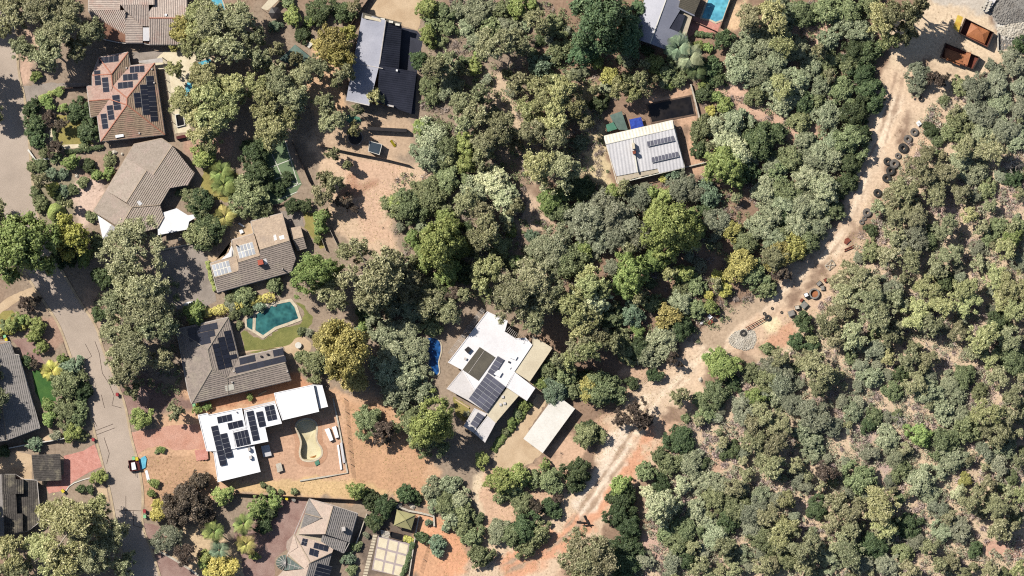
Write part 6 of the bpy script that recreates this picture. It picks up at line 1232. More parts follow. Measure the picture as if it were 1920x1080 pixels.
TREES = """
A 100,60,120g 280,90,170g 420,200,160g 150,330,90g 330,330,140g 600,210,100g 25,190,60g 20,40,90g 480,60,110g 520,330,80g 245,512,36R 400,615,34R 320,690,46R 230,840,85d 220,720,60d 250,930,70d 530,740,80d 600,880,85d 330,800,55k 420,850,58k 370,1000,60k 430,730,36l 1250,180,110o 1380,90,120y 1300,300,90y 1190,270,60o 1420,250,80y 1180,470,60y 1250,700,110y 1380,500,120y 1400,650,110y 1350,830,130y 1420,930,90y 570,990,34b -90,470,90g -110,640,100g -60,760,80g -150,80,110g
B 140,690,245p^ 470,630,135Y^ 440,740,100d 570,770,62l 680,680,60b 900,720,210g 960,920,180g 700,900,78r 1380,610,115b 1330,390,105b 270,140,55b 345,205,48c 350,300,46Y 425,315,44c 490,310,40b 480,120,58l 600,150,52d 560,260,42b 740,105,48b 660,210,42l 735,195,40l 270,400,58b 270,250,58n 620,490,44b 430,200,38c 465,410,36n 300,60,45b 370,90,40b 225,150,45b 385,340,36r 410,390,36b 1210,330,28b 240,330,45b 640,640,45b -60,480,110g
C 170,110,58k 235,90,45k 245,250,66l 225,330,48l 280,400,48l 180,490,40r 230,515,34k 480,540,80c 425,480,38l 360,570,48Y 450,640,115b 440,840,95b 330,880,52l 325,790,48l 540,690,80d 520,860,85b 230,1050,58c 670,180,54r 780,120,110g 1000,100,180g 1060,260,140g 800,300,115g 950,420,165g 775,470,85g 850,590,110g 1080,480,85g 900,690,60n 950,880,76R 1330,820,34R 1400,800,32R 1310,165,78l 1180,830,60g 380,1000,40v 430,950,30v 85,240,60l 30,260,45b 145,215,40l -110,560,110g -60,760,110g -130,860,120g -150,1050,120g
D 30,240,42d 490,112,58R 545,130,46b 670,410,52R 550,490,30r 612,495,28r 500,770,225y 640,640,115y 300,960,165y 420,980,140y 620,900,175g 850,1010,85g 330,640,75y 80,930,120y 10,1060,90g 750,760,110g 1040,455,34R 1020,520,28R 1078,640,68Y 1260,620,160K 1340,440,75K 1400,700,70k 1130,830,105v 1260,920,90k 1385,985,48l 1425,1045,48Y 1090,228,25R 1060,240,18b 130,1040,90g -110,700,120g
E 150,130,145g 330,120,135g 50,200,90y 250,330,120g 100,330,90g 450,380,85g 560,460,70g 430,570,85y 280,570,110y 140,640,115y 120,800,125y 260,700,105y 40,500,70y 600,560,120g 500,700,115y 670,650,115g 540,850,140y 650,790,95y 760,510,90g 850,440,90g 900,700,75g 950,820,95g 1100,745,50g 1240,660,58y 680,110,66l 560,180,45c 750,235,58d 860,70,100d 1030,90,75d 800,140,42l 960,290,115o^ 1010,390,90o^^ 1035,480,70g^ 880,310,75o 1050,240,65o^^ 640,5,55b 1100,40,50n 100,1055,68l 1100,870,50y 980,560,45n 420,240,75g 700,390,50n 560,330,60n
F 75,85,75R 380,350,140b 450,200,110d 320,290,80b 430,430,100b 420,60,110d 60,390,85r 110,590,125d 680,420,55r 762,412,48r 880,330,80n 955,265,66n 880,230,48n 1020,380,64k 1080,440,46k 870,500,62l 870,570,45l 820,880,155l^ 1190,880,225n 1080,720,100n 1340,900,110n 560,950,64b 360,1020,75b 270,1040,55b 1380,420,100b 850,640,32R 580,300,55d 640,230,45d 1290,560,45t 1050,140,36n 950,60,48n
G 30,195,58R 315,60,55b 290,170,46b 365,150,38r 450,125,42c 940,45,120n 1180,150,78d 1240,80,100g 1030,420,180o^ 900,350,95o 965,265,58b 830,520,108b 1070,580,115o 1300,300,115s 1385,420,125s 1330,560,125s 1390,700,125s 1200,205,55c 1180,900,105b 1290,970,85k 390,735,26R 320,250,28b 740,290,30b 790,300,28v 730,460,40b 260,120,45v 1150,260,45l 1130,300,45c
H 210,540,70l 440,620,78l 510,650,72d 560,575,56l 530,500,30b 600,512,20b 690,510,26b 480,740,58r 1115,505,66l 1200,560,66d 1290,620,88d 1230,725,58r 200,1020,100Y 90,950,58l 420,940,34R 1060,960,48c 1110,880,38b 1080,1040,40b 480,465,22b 1180,800,25v 1310,150,50k
I 290,50,75l 400,90,75b 500,60,65s 640,70,110s 320,170,55b 300,240,68l 430,190,58b 560,190,58s 610,280,68s 720,180,85b 760,300,140g 880,180,66s 890,290,95g 1030,150,90n 1060,260,48d 1150,180,80b 900,50,75l 800,60,70b 1180,350,85b 1060,440,85c 225,400,58r 330,450,95n 430,420,85g 300,560,68b 450,590,95s 330,640,68b 520,680,88g 640,640,75g 620,760,98g 780,880,125n 560,830,88g 900,560,75n 860,620,40v 1050,640,118y 1180,620,105y 980,750,85y 1150,780,125y 1280,700,85y 1000,880,98g 1150,930,108g 320,930,125s 420,1000,105b 560,980,88l 250,855,58l 690,960,95g 1120,550,65b 1250,560,70g 840,740,40t 700,540,40v
J 300,80,108s 430,110,85b 560,120,78l 660,60,75n 440,240,108b 330,370,125b 170,430,115b 80,400,68l 250,330,88b 740,250,115w 810,350,110w 620,320,105s 540,400,105n 640,450,95n 700,560,105n 830,490,55w 430,520,88l 380,680,165l^ 500,690,95l 330,620,88l 420,830,108l 280,770,85l 190,640,55l 640,640,88n 780,700,88b 700,850,105y 660,960,75y 1060,100,145y 1180,200,145g 1130,380,95l 1200,440,95b 1280,300,88d 1150,720,155s 1250,800,125b 1050,700,88s 950,950,165g 1080,1000,125g 1000,620,48c 900,690,55t 1370,500,135v 1260,560,65v 1380,950,105y 1350,700,55l 150,950,115n 60,900,95n 240,1000,105s 60,780,80n 350,1000,78b 520,860,75d 880,420,60n 560,560,45d 40,1040,90s 470,1010,70k
K 200,130,115s 330,120,105g 440,180,95g 60,120,88s 120,300,108s 200,420,108s 90,480,105s 150,590,115s 260,560,65s 80,650,85s 250,700,85s 320,260,75b 330,900,165l^ 180,900,115b 300,1010,140b 895,95,155g 1010,205,105g 820,70,95g 1080,60,115g 1280,150,115y 1350,260,105y 1300,60,95y 1330,400,95g 1250,490,75y 1120,560,75b 1150,690,98c 1270,680,75b 1220,600,85b 1400,670,88o 1370,970,78d 940,790,38R 905,850,34b 860,910,34R 820,970,30b 420,60,70d 1180,480,60g 560,860,30v 1060,640,45R
L 660,295,54R 330,500,78s 440,480,78s 500,560,95s 420,600,88b 350,580,65s 540,650,85b 450,680,75s 530,750,68b 600,820,78b 650,950,82b 640,700,45b 160,530,72d 215,560,45d 790,440,100l 900,400,85l 790,540,55b 930,590,88b 870,500,75b 1110,430,98b 1020,440,60b 1130,620,72d 1170,550,45k 1300,370,98d 1290,470,58d 1380,130,98b 1190,250,55t 780,780,88s 950,750,105d 1050,790,85b 880,800,95b 960,890,78b 260,820,42r 360,870,66c 300,720,24c 420,760,28c 1350,950,185n 1090,330,40l 1020,610,60k
M 170,130,215D^ 340,230,140D 60,330,115D 420,60,70D 230,520,65o 290,600,75y 350,560,75b 160,700,66d 390,640,55y 430,540,58n 530,430,66R 620,480,75b 700,530,65b 820,310,38R 890,320,34R 1000,270,68r 900,460,85d 960,530,65d 870,630,65d 910,750,38Y 950,650,38R 1010,690,30R 1180,100,105n 1330,120,115y 1200,230,85s 1150,340,95s 1280,310,105s 1120,480,115s 1230,480,105s 1350,420,105s 1400,300,88y 1290,580,85s 1390,580,88y 1220,640,75b 1380,700,85s 1420,100,95s 850,880,85b 960,840,85s 1080,820,105s 1170,840,58d 1020,960,95w 1100,1020,95w 1250,950,135d 1340,900,75d 830,1000,65d 750,460,45d 120,600,40n 480,340,40d 60,830,55n 20,960,60s
N 660,200,58c 590,230,30Y 1000,150,140l 1080,90,95w 1150,190,85d 230,430,145v 130,500,125v 330,500,125v 250,620,115v 400,620,105v 130,640,98v 420,380,95v 240,330,65l 510,330,58l 600,355,65l 700,280,105v 800,330,78v 900,340,85c 1010,410,55t 950,520,95v 650,560,185l^ 550,470,95l 760,520,88l 600,680,115l^ 830,590,55l 380,860,125l^ 330,950,95l 530,780,95l 640,880,55y 740,870,66l 250,850,65v 1050,580,66o 1150,650,95b 1250,560,105s 1330,470,95s 1350,650,95s 1100,820,105o 1200,880,105b 1330,750,95n 1280,980,75b 960,890,44Y 890,1020,34Y 820,960,75b 710,990,65b 1280,330,105s 1400,420,95s 1380,870,58k 1110,1000,45t 60,720,60R 60,330,90d 1330,160,85s 100,880,80y 180,980,70y 40,960,80y 460,300,50v 880,440,55d 1000,980,55Y
O 100,80,125w 60,200,105y 150,300,85n 60,420,105y 250,200,85b 380,180,88c 300,330,75b 620,190,85o 420,290,48l 700,110,95s 800,140,75b 590,330,98s 700,260,95d 420,420,85d 340,440,75b 480,460,85s 610,420,85s 250,390,75n 530,590,50r 190,680,138b 60,600,65d 380,640,48d 400,840,105k 290,880,58k 90,970,78d 470,900,60k 990,520,110R 1170,560,78b 1290,410,44b 940,720,115b 700,730,65n 880,850,65b 740,880,34b 1300,620,98b 1330,540,88v 1120,830,98v 1220,740,68l 1260,850,95n 1370,930,95n 1200,930,85n 1350,720,78s 700,1020,98d 840,760,65b 1420,640,75v 1380,470,60n 1060,640,60d 520,100,70b 660,480,60k 900,470,50R
Q 700,160,95d 560,270,58b 640,330,75b 780,330,95s 480,380,75b 720,470,58w 490,520,58w 300,470,75l 330,560,98d 280,660,88d 360,760,98d 580,620,120w 260,560,60d 580,480,75d 860,450,75s 960,470,95s 1060,480,75n 1070,230,58d 1000,260,48d 930,570,95b 820,640,85s 930,800,115s 750,780,95b 690,860,85b 620,790,70b 1080,620,115b 1180,640,105v 1040,710,78d 1200,730,105v 1300,680,75n 1250,560,85s 1250,820,115b 1380,800,105y 1330,930,75b 650,1000,85v 750,960,75d 830,1010,75n 470,960,65v 150,950,195n 330,900,115d 300,1000,125d 1340,180,95n 1200,180,75n 1000,900,80n 1120,930,75s 880,720,75s 1150,400,65n 1330,330,80n 1260,270,70n 1180,820,60t 950,980,60t 1250,1010,80n 1420,560,70n 1050,1040,70n 680,620,55b 850,330,55d
S 200,90,105b 60,60,95s 400,60,115b 520,160,85s 610,200,95s 560,60,105b 100,300,105s 200,330,95s 420,260,85s 580,340,95d 690,350,85d 640,500,95d 685,600,95d 540,450,75b 420,420,75b 300,460,85s 60,470,75s 200,540,85s 360,580,75s 130,640,115s 240,680,85d 500,620,95b 590,740,108d 700,695,78d 400,780,105s 220,820,75b 560,950,125b 635,900,80d 430,960,95s 240,960,85s 350,1030,95s 770,130,115y 900,90,125n^ 1000,60,95n^ 820,240,85y 930,220,75n 840,310,46k 1000,510,85v 1000,600,55v 1130,540,70k 1180,530,50k 1300,580,75b 1190,680,38b 1400,600,95v 1550,560,115v 1650,420,95v 1700,300,58d 1530,460,65v 1450,760,105v 1560,720,105s 1300,820,85b 1430,900,105s 1600,860,95v 1700,720,85v 1100,880,55d 1240,900,75b 1150,950,58b 1330,1000,90n 1500,1010,95n 340,350,50n 700,30,80b 60,200,70d 330,680,60b 1380,740,60v 1700,560,70v 1690,950,80s 300,120,60d
T 330,100,105s 450,80,105s 560,120,88d 270,230,105s 380,300,105w 470,300,85d 540,260,75d 130,330,105b 60,180,85b 150,100,95b 230,430,115s 340,430,95s 100,480,85d 190,560,115s 330,560,95s 430,450,85b 60,620,95b 280,640,95b 180,700,85o 70,760,95o 100,860,66k 1050,170,115n 1180,200,115n 1130,330,95n 950,120,50t 920,320,85n 850,370,75n 880,470,105n 760,440,55g 1000,500,105g 1200,560,105g 1230,740,105g 1080,640,105b 960,640,105v 860,620,85g 700,580,46d 700,720,85b 830,760,85g 960,790,95n 540,830,65n 620,900,85g 480,920,75n 520,1010,85g 700,960,95g 820,1000,95v 1080,980,105y 1330,990,95y 1200,930,75d 1300,130,95s 1420,180,85s 1480,300,85b 1350,480,65y 1500,420,55g 1650,230,65d 1560,550,75b 1650,640,65l 1600,720,75y 1500,640,55b 1690,800,75v 1430,820,75g 1530,900,95y 1660,960,105y 1700,560,58b 1150,830,80g 1330,620,55t 1400,700,50v 1300,340,70g 1080,60,60n 1700,330,55n 1440,560,60g 620,760,45v
U 700,120,105g 500,150,85n 400,230,85n 240,230,66r 190,360,60r 10,410,34r 290,410,48d 340,190,46t 450,330,85n 570,330,85g 760,180,95g 860,90,80g 1000,180,105y 1100,250,85g 1180,110,95y 1350,100,105y 1280,300,66n 1450,330,115y 1560,240,95d 1640,330,85g 1640,480,105b 1500,470,85y 1400,420,75g 740,270,75b 720,420,75v 630,520,65v 820,470,48y 900,570,65d 700,600,75s 560,580,70t 330,550,115n 250,480,85n 450,600,70n 80,560,95v 60,660,85v 330,670,95n 180,780,105v 330,850,105v 570,830,75s 720,860,75b 680,920,55d 850,690,85b 1000,640,75n 1080,690,95s 1230,640,95s 1330,600,95b 1280,720,85s 1430,690,65b 1020,990,75l 1300,870,75s 1480,850,105y 1620,860,85g 1680,720,85g 1350,960,85b 1180,830,85s 480,760,70v 950,480,70g 820,330,60g 900,260,60g 1550,620,80g 640,700,50t 1700,150,90y 1580,90,75y 460,950,75v 1100,480,60n 1560,980,85n 250,960,70s
V 290,180,85s 300,260,75s 50,200,55y 390,380,75k 620,420,125b 810,150,75s 860,280,95s 900,370,75b 1180,180,105b 1250,280,105s 1050,430,115s 1080,520,95s 1330,430,55o 1380,560,105n 1290,520,65w 330,620,95d 450,600,75n 560,640,85n 760,600,115y 800,720,105y 740,760,65g 950,740,85d 1150,620,75v 1180,780,95s 1300,760,95v 1550,620,105n 1580,740,85n 1690,540,75y 1650,420,55b 1470,240,85v 1600,200,85s 1560,330,75v 130,760,85y 80,850,75g 250,880,105g 470,850,85g 550,930,95g 400,960,95s 130,960,95b 250,1020,85n 700,880,95d 800,820,65s 800,980,105v 920,920,85b 1000,850,75v 950,1040,85n 1400,900,55d 1300,880,75t 1500,1040,75n 1690,1040,58y 40,560,75v 130,560,65y 50,400,55v 200,430,70v 530,520,55v 690,250,60v 610,170,50t 180,330,55n 250,480,60v 680,520,55v 980,620,50t 1480,460,60n 1620,520,55g 1090,900,60n 640,1010,80v 1240,980,75n 30,1000,70n 1180,1010,60n 560,760,60g 430,720,70n
"""  # some dark trees (tennis court, below the yellow bush) are added as shade
LAND = [("the terracotta house", 240, 185), ("the long taupe house", 270, 350), ("the red-chimney house", 478, 478), ("the teal pool", 512, 600), ("the L-shaped house", 430, 690), ("the white flat-roofed house", 470, 800),
        ("the empty pool", 578, 825), ("the turret-roofed house", 600, 1010), ("the gazebo", 757, 975), ("the cream paved court", 735, 1040), ("the white carport", 1030, 800), ("the large white house", 930, 690), ("the deep blue pool", 812, 665),
        ("the paddock", 700, 360), ("the black-roofed house", 710, 130), ("the tin-roofed house", 1210, 285), ("the dark pond", 1258, 205), ("the bright blue pool", 1345, 20), ("the orange hopper", 1835, 55), ("the rust-red hopper", 1800, 105),
        ("the topmost tyre", 1727, 186), ("the tyre cluster", 1670, 308), ("the round open tank", 1526, 550), ("the rubble heap", 1393, 640), ("the scrap iron stack", 1332, 590), ("the pink brick drive", 165, 860), ("the red gravel drive", 310, 815),
        ("the ribbed-roof house", 280, 40), ("the tennis court", 530, 320), ("the grey tiled house", 30, 740), ("the dark-tiled house", 30, 950), ("the grey concrete drive", 355, 500), ("the bleached dead tree", 1895, 302), ("the burnt log pile", 1096, 978),
        ("the lower right bare clearing", 1890, 1032), ("the bright round bush", 1723, 815), ("the small red clearing", 1778, 805), ("the pale crossed frame", 1556, 498), ("the glass shade roof", 555, 105), ("the umbrella", 515, 24), ("the trampoline", 666, 258),
        ("the bare twiggy tree", 1690, 790), ("the painted yard shade", 790, 150)]
DIRS = ['right of', 'upper right of', 'above', 'upper left of', 'left of', 'lower left of', 'below', 'lower right of']
def nearest(X, Y):
    b = min(LAND, key=lambda l: math.hypot(l[1] - X, l[2] - Y)); a = math.atan2(b[2] - Y, X - b[1]); return b[0], DIRS[int(round(a / (math.pi / 4))) % 8], math.hypot(b[1] - X, b[2] - Y)
REG = {}
def register(o, words, X, Y, cat, group):
    l, d, dist = nearest(X, Y); REG.setdefault((words, d, l), []).append((dist, o)); o["category"] = cat; o["group"] = group
def settle_labels():
    nth = ['nearest', 'second nearest', 'third nearest', 'fourth nearest', 'fifth nearest', 'sixth nearest', 'seventh nearest', 'eighth nearest', 'ninth nearest', 'tenth nearest', 'eleventh nearest', 'twelfth nearest', 'thirteenth nearest', 'fourteenth nearest', 'fifteenth nearest']
    for (w, d, l), lst in REG.items():
        lst.sort(key=lambda t: t[0])
        for i, (_, o) in enumerate(lst): o["label"] = f"{w} {d} {l}" if len(lst) == 1 else f"{w} {d} {l}, {nth[min(i, 14)]}"
BUSH_R = [(1640, 400), (1740, 200), (1800, 150), (1940, 110), (1940, 1100), (1180, 1100), (1240, 860), (1330, 720), (1500, 640), (1570, 520)]
BUSH_C = [(790, 0), (1190, 0), (1230, 110), (1400, 120), (1480, 0), (1640, 0), (1640, 200), (1560, 420), (1480, 520), (1300, 650), (1230, 690), (1120, 640), (1040, 640), (900, 560), (820, 600), (740, 560), (740, 330), (850, 320), (790, 250)]
rt = random.Random(11); DISCS = []
TWIG = [make_dead(40 + k, .9, 'twig', 1.5, 1) for k in range(3)]; DEAD = [make_dead(70 + k, 1.2, 'deadwood', 1.1) for k in range(2)]
def put_tree(fr, x, y, rz_, kind, hf=1.0):
    X, Y = px(fr, x, y); r = rz_ * S / FR[fr][2]; inframe = -40 < X < 1960 and -40 < Y < 1120
    rw = r * (1.1 if X > 1240 else 1.1)
    DISCS.append((X, Y, rw / S))
    if kind == 't':
        o = bpy.data.objects.new('twiggy_shrub', rt.choice(TWIG)); COL.objects.link(o); o.location = W('P', X, Y); o.scale = (rw * 1.2,) * 3; o.rotation_euler = (0, 0, rt.uniform(0, 6.28))
        register(o, 'bare grey twiggy shrub', X, Y, 'shrub', 'bare twiggy shrubs'); return
    sty, bark, nm, words, kh = KIND[kind]; cls = 'S' if rw < 1.7 else 'M' if rw < 3.3 else 'L' if rw < 5.4 else 'X'; var = rt.randrange(4)
    cm, tm = proto(kind, cls, var)
    zf = kh * rt.uniform(.9, 1.15) * hf * (1.15 if rw < 2.5 and sty == 'gum' else 1.0)
    if sty == 'gum' and (X < 1240 or Y < 130): zf *= max(1.0, min(1.45, 1.75 - .12 * rw))
    if X > 1250 and sdpoly(np.array([X]), np.array([Y]), BUSH_R)[0] < 0: zf *= .84; rw *= rt.uniform(.8, 1.15)
    hgt = (STY[sty][3] + STY[sty][4]) * rw * zf; p = W('P', X, Y, hgt * .6); p.z = 0
    root = empty(nm, p, rt.uniform(0, 6.28)); ax = rt.uniform(.94, 1.06); root.scale = (rw * ax, rw / ax, rw * zf)
    t = bpy.data.objects.new('trunk', tm); COL.objects.link(t); t.parent = root
    c = bpy.data.objects.new('crown', cm); COL.objects.link(c); c.parent = root
    if not cm.materials: cm.materials.append(LM['b'])
    c.material_slots[0].link = 'OBJECT'; c.material_slots[0].material = LM[LEAFOF.get(kind, kind)]
    size = 'small ' if rw < 1.7 else 'large ' if rw > 5.4 else ''
    if rw < 1.7: words = words.replace(' tree', ' shrub')
    cat = 'shrub' if rw < 1.7 or 'shrub' in words or 'bush' in words.split() else 'tree'
    register(root, size + words, X, Y, cat, (words.replace('tree', 'trees').replace('shrub', 'shrubs') if words[-1] != 's' else words))
for line in TREES.strip().splitlines():
    tk = line.split(); fr = tk[0]
    for s_ in tk[1:]:
        x, y, rk = s_.split(','); tall = rk.count('^'); rk = rk.rstrip('^'); put_tree(fr, float(x), float(y), float(rk[:-1]), rk[-1], 1 + .6 * tall)
# young trees and shrubs standing in the gaps between the tall ones
CLEARS = [z for z in ZONES[3:] if z[0] != 'r']
_gx, _gy = np.meshgrid(np.arange(700, 1944, 4.0), np.arange(-20, 1104, 4.0)); _op = np.zeros(_gx.shape, bool)
for z in CLEARS: _op |= (sdpoly(_gx, _gy, z[1]) if z[0] == 'p' else sdline(_gx, _gy, z[1])) < 7
def open_ground(X, Y): return _op[int((Y + 20) / 4), int((X - 700) / 4)]
KEEP_OUT = [[(1120, 190), (1310, 150), (1320, 330), (1150, 350)], [(830, 560), (1090, 600), (1090, 860), (900, 900)], [(1200, 0), (1400, 0), (1380, 100), (1230, 110)]]
for poly, n_, ks in ((BUSH_R, 110, 'vvvngsbgv'), (BUSH_C, 70, 'bsgnvl')):
    k = tries = 0
    while k < n_ and tries < 9000:
        tries += 1; X, Y = rt.uniform(740, 1930), rt.uniform(-5, 1085)
        if sdpoly(np.array([X]), np.array([Y]), poly)[0] > -6 or any(math.hypot(a - X, b - Y) < c * .86 for a, b, c in DISCS) or open_ground(X, Y): continue
        if any(sdpoly(np.array([X]), np.array([Y]), q)[0] < 0 for q in KEEP_OUT): continue
        put_tree('P', X, Y, rt.uniform(8, 15), rt.choice(ks)); k += 1
# single dead trees
for k, (fr, x, y, r, lb) in enumerate([('T', 1640, 120, 120, "bleached bare dead tree at the right edge of the bush"), ('V', 370, 765, 80, "bare pale dead tree low in the bush, left part of the lower right quarter"), ('V', 1200, 770, 75, "bare pale dead tree above the corner clearing, lower right"), ('U', 880, 880, 120, "bare grey twiggy tree left of the bright round bush"),
                                       ('V', 1580, 190, 70, "bare curved dead tree near the right edge, below the middle"), ('Q', 80, 950, 110, "bare white branches rising through the russet gum at the bottom edge")]):
    p = W(fr, x, y); o = bpy.data.objects.new('dead_tree', DEAD[k % 2]); COL.objects.link(o); o.location = p; s_ = r * S / 3.6 * .95; o.scale = (s_, s_, s_ * 1.25); o.rotation_euler = (0, 0, k * 1.3); tag(o, lb, 'dead tree', 'dead trees')
# bleached fallen branches on the bush floor
FALL = [make_dead(90 + k, .7, 'deadwood', 1.4) for k in range(3)]; k = 0
while k < 34:
    X, Y = rt.uniform(1260, 1915), rt.uniform(180, 1070)
    if sdpoly(np.array([X]), np.array([Y]), BUSH_R)[0] > -10: continue
    o = bpy.data.objects.new('fallen_branch', FALL[k % 3]); COL.objects.link(o); o.location = W('P', X, Y) + Vector((0, 0, .3)); s_ = rt.uniform(1.6, 3.0); o.scale = (s_, s_, s_ * 1.1); o.rotation_euler = (1.25, rt.uniform(-.2, .2), rt.uniform(0, 6.28)); register(o, 'bleached fallen branch', X, Y, 'branch', 'fallen branches'); k += 1
# cone topiary
p = W('B', 382, 462); t_ = empty('cone_topiary', p); tag(t_, "clipped dark green cone topiary in the garden by the street", 'topiary')
r = np.random.RandomState(3); u = r.rand(3600); a = r.uniform(0, 6.28, 3600); hh = 1 - np.sqrt(u); rad = (1 - hh) ** .75 * 2.25 * (1 + .03 * np.sin(9 * a)); cen = np.stack([rad * np.cos(a), rad * np.sin(a), .3 + hh * 5.2], -1); out = np.stack([np.cos(a), np.sin(a), np.full(3600, .5)], -1)
cm = leaves_mesh('crown', cen, out / np.linalg.norm(out, axis=1)[:, None], .15, r, .95); cm.materials.append(LM['p']); c = bpy.data.objects.new('crown', cm); COL.objects.link(c); c.parent = t_
V, F = [], []; tube_geo([(p.x, p.y, 0), (p.x, p.y, 3.5)], [.15, .08], V, F, 6); mesh('trunk', V, F, 'bark_dark', t_)
# palms: each frond is a part
FV, FF = [], []
for i in range(22):
    t = i / 22; x0 = .08 + 1.0 * t; z0 = .35 * math.sin(math.pi * min(1, t * 1.05)) - .25 * t * t
    for s_ in (-1, 1):
        b = len(FV); w_ = .36 * math.sin(math.pi * (.12 + .86 * t)) + .03; FV += [(x0, 0, z0), (x0 + .045, 0, z0 + .01), (x0 + .16, s_ * w_, z0 - .12), (x0 + .12, s_ * w_ * .95, z0 - .12)]; FF.append([b, b + 1, b + 2, b + 3])
frond = bpy.data.meshes.new('frond'); frond.from_pydata(FV, [], FF); at = frond.attributes.new("lr", 'FLOAT', 'FACE'); at.data.foreach_set("value", [.35 + .04 * (i % 9) for i in range(len(FF))]); frond.materials.append(LM['l'])
for k, (fr, x, y, r, hgt, m_, lb) in enumerate([('F', 195, 190, 85, 2.0, 'l', "bright yellow-green palm on the lawn left of the tennis court, upper of two"), ('F', 215, 275, 85, 2.2, 'l', "bright green palm on the lawn left of the tennis court, lower of two"), ('F', 220, 490, 75, 2.5, 'o', "yellowish palm in the shade above the red-chimney house"),
                                                ('H', 350, 725, 75, 5.0, 'l', "tall slim palm, uppermost of four in the turret house's front garden"), ('H', 150, 780, 75, 5.5, 'l', "slim palm furthest left in the turret house's front garden"), ('H', 365, 865, 70, 3.5, 'o', "yellowish stout palm in the turret house's front garden"), ('H', 185, 905, 65, 4.0, 'c', "blue-green palm in the turret house's front garden"),
                                                ('M', 690, 320, 95, 4.0, 'c', "large grey-green banana palm at the corner of the blue-grey metal roof"), ('M', 765, 385, 90, 4.0, 's', "pale banana palm right below the blue-grey metal roof"), ('M', 810, 470, 70, 3.0, 'd', "dark palm below the two banana palms"), ('b4', 440, 340, 90, 1.5, 'Y', "yellow-green palm beside the green lawn at the left")]):
    p = W(fr, x, y, hgt * .8); p.z = 0; t_ = empty('palm_tree', p); tag(t_, lb, 'palm', 'palms'); R_ = r * S / FR[fr][2]
    V, F = [], []; tube_geo([(p.x, p.y, 0), (p.x + .1, p.y, hgt * .5), (p.x, p.y, hgt)], [.2, .15, .13], V, F, 8); mesh('trunk', V, F, 'bark_dark', t_)
    for i in range(13):
        o = bpy.data.objects.new('frond', frond); COL.objects.link(o); o.parent = t_; o.location = (0, 0, hgt); o.rotation_euler = (0, (-.55 if i % 3 == 0 else .1 if i % 3 == 1 else -.2), i * 2 * math.pi / 13 + rt.uniform(-.15, .15)); o.scale = (R_ * rt.uniform(.8, 1.05),) * 3
        o.material_slots[0].link = 'OBJECT'; o.material_slots[0].material = LM[m_]
# hedges
def hedge(label, fr, pts, w, hgt, leaf, cat='hedge'):
    P = Wl(fr, pts); r = np.random.RandomState(hash_s(label) % 9999); cen, out = [], []
    for i in range(len(P) - 1):
        a, b = P[i], P[i + 1]; L_ = (b - a).length; n = int(L_ * 190); t = r.rand(n); th = r.uniform(-.3, math.pi + .3, n); d = (b - a) / L_; q = np.array([-d.y, d.x]); lump = 1 + .18 * np.sin(t * L_ * 2.1 + i) + .1 * np.sin(t * L_ * 5.3)
        ox = np.cos(th) * w / 2 * lump; z = np.abs(np.sin(th)) ** .6 * hgt * lump * np.where(np.sin(th) < 0, .3, 1)
        cen.append(np.stack([a.x + d.x * L_ * t + q[0] * ox, a.y + d.y * L_ * t + q[1] * ox, z], -1)); out.append(np.stack([q[0] * np.cos(th), q[1] * np.cos(th), np.abs(np.sin(th)) + .2], -1))
    cen = np.concatenate(cen); out = np.concatenate(out); out /= np.linalg.norm(out, axis=1)[:, None]; o0 = Vector((P[0].x, P[0].y, 0)); me = leaves_mesh('hedge', cen - np.array(o0), out, .13, r, .75); me.materials.append(LM[leaf])
    o = bpy.data.objects.new('hedge', me); COL.objects.link(o); o.location = o0; return tag(o, label, cat, 'hedges')
hedge("long lime-yellow hedge above the L-shaped house", 'G', [(80, 175), (200, 145), (330, 112), (450, 78), (560, 60)], 2.0, 1.6, 'Y'); hedge("lime hedge by the bins at the left edge", 'C', [(-30, 300), (60, 285), (150, 255), (180, 245)], 2.0, 1.5, 'Y')
hedge("narrow green hedge between the grey drive and red-chimney house", 'F', [(105, 790), (130, 900), (160, 990)], 1.0, 1.4, 'l'); hedge("clipped green hedge by the street above the terracotta house's garden", 'A', [(265, 670), (330, 640), (420, 600)], 1.2, 1.2, 'l')
hedge("dark hedge strip along the terracotta house's garden path", 'A', [(365, 860), (375, 980)], .9, .9, 'd'); hedge("dark hedge below the garden of the terracotta house", 'A', [(440, 1030), (570, 1010), (700, 990)], 1.0, 1.0, 'd'); hedge("green ivy hedge along the large white house's shaded side", 'b1', [(590, 700), (520, 800), (440, 900), (370, 980), (340, 1030)], 1.7, .5, 'l')
hedge("dark hedge between the cream court and the pale wall", 'b7', [(690, 700), (650, 850), (600, 1000), (560, 1080)], 1.2, 1.0, 'd'); hedge("row of green bushes beside the pink brick deck", 'b2', [(1030, 575), (1130, 590), (1330, 610)], 1.2, .8, 'd'); hedge("green hedge right of the long taupe house", 'a2', [(1035, 245), (1130, 250), (1240, 225)], 2.4, 1.3, 'l')
hedge("green shrub row along the tan path left of the pond wall", 'M', [(960, 650), (1010, 685), (1060, 715)], 1.3, 1.0, 'l'); hedge("pale green border on the cream court's corner", 'b7', [(580, 650), (640, 670), (690, 690)], 1.2, .7, 'Y')
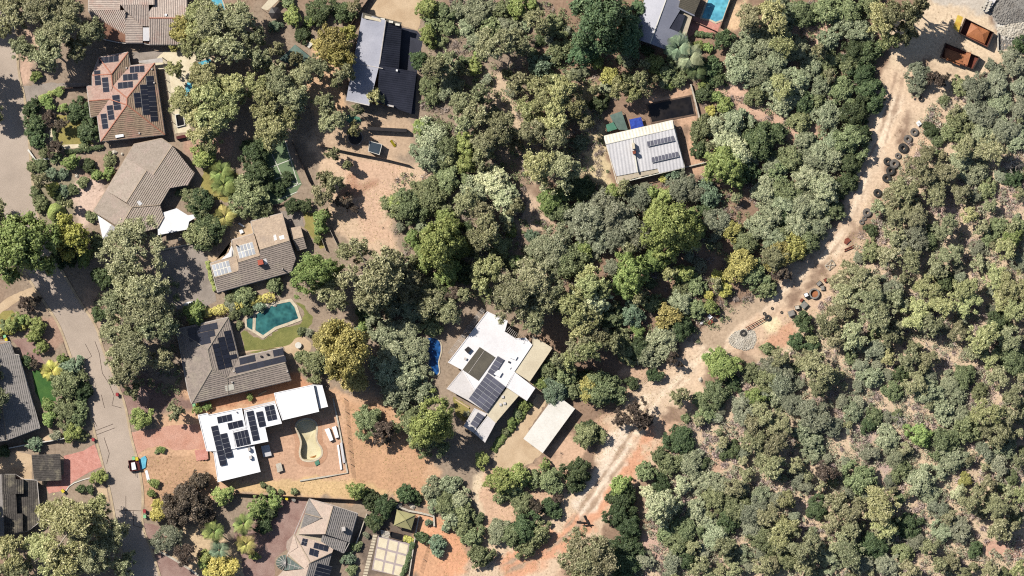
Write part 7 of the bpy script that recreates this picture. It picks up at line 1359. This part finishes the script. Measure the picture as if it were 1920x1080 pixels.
# ------------------------------------------------------------------ low scrub and dry tufts: what nobody could count
def scatter(name, label, polys, n, leaf, size, hgt, seed, clump=True, avoid=True, asp=2.6):
    r = np.random.RandomState(seed); pts = []
    while sum(len(p) for p in pts) < n:
        x = r.uniform(-20, 1940, 20000); y = r.uniform(-20, 1100, 20000); m_ = np.zeros(20000, bool)
        for P in polys: m_ |= sdpoly(x, y, P) < 0
        for P in KEEP_OUT: m_ &= sdpoly(x, y, P) > 0
        if avoid: m_ &= sdline(x, y, TRACK) > -8
        nn = vnoise(x, y, 22, seed) * .6 + vnoise(x, y, 60, seed + 1) * .4
        if clump: m_ &= nn > .36
        pts.append(np.stack([x[m_], y[m_]], -1))
    q = np.concatenate(pts)[:n]
    if hgt > .4: q = np.repeat(q[:n // 40], 40, 0)[:n]; n = len(q); cr_ = np.repeat(r.uniform(2.5, 9, n // 40), 40); th = r.uniform(0, 6.28, n); rd = np.sqrt(r.rand(n)) * cr_; q = q + np.stack([rd * np.cos(th), rd * np.sin(th)], -1)
    cen = np.stack([(q[:, 0] - 960) * S, (540 - q[:, 1]) * S, r.uniform(.02, hgt, n)], -1); out = unitrand(r, n); out[:, 2] = np.abs(out[:, 2]) + .6; out /= np.linalg.norm(out, axis=1)[:, None]
    me = leaves_mesh(name, cen, out, size, r, .6, asp); me.materials.append(LM[leaf]); o = bpy.data.objects.new(name, me); COL.objects.link(o); tag(o, label, 'undergrowth', kind='stuff')
BUSH_W = [(180, 500), (340, 520), (340, 760), (240, 720), (180, 620)]
scatter('scrub', "low grey-green scrub under the right-hand bush", [BUSH_R], 110000, 'v', .13, 1.1, 21); scatter('leaf_litter', "dry fallen leaves and twigs under the right-hand bush", [BUSH_R], 26000, 'n', .11, .08, 31)
scatter('scrub', "low green scrub under the trees of the central bush", [BUSH_C, BUSH_W], 70000, 'b', .13, 1.0, 23); scatter('dry_grass', "dry straw tufts on open dirt and paddock", [[(600, 290), (850, 320), (740, 470), (620, 440)], [(640, 750), (800, 850), (800, 930), (450, 925), (640, 890)], [(850, 900), (1130, 900), (1000, 1080), (780, 1080)], [(1130, 700), (1300, 690), (1240, 860), (1110, 860)], [(260, 860), (400, 860), (330, 940)], [(1380, 660), (1500, 570), (1700, 260), (1790, 240), (1660, 420), (1500, 620)]], 9000, 'o', .07, .12, 25, True, False)
scatter('dead_twigs', "tangled grey twigs and dry sticks on the right-hand bush floor", [BUSH_R], 55000, 'q', .2, .6, 41, True, True, 11.0)
scatter('dead_twigs', "tangled grey twigs under the central trees", [BUSH_C, BUSH_W], 40000, 'q', .18, .5, 43, True, True, 11.0)
settle_labels()
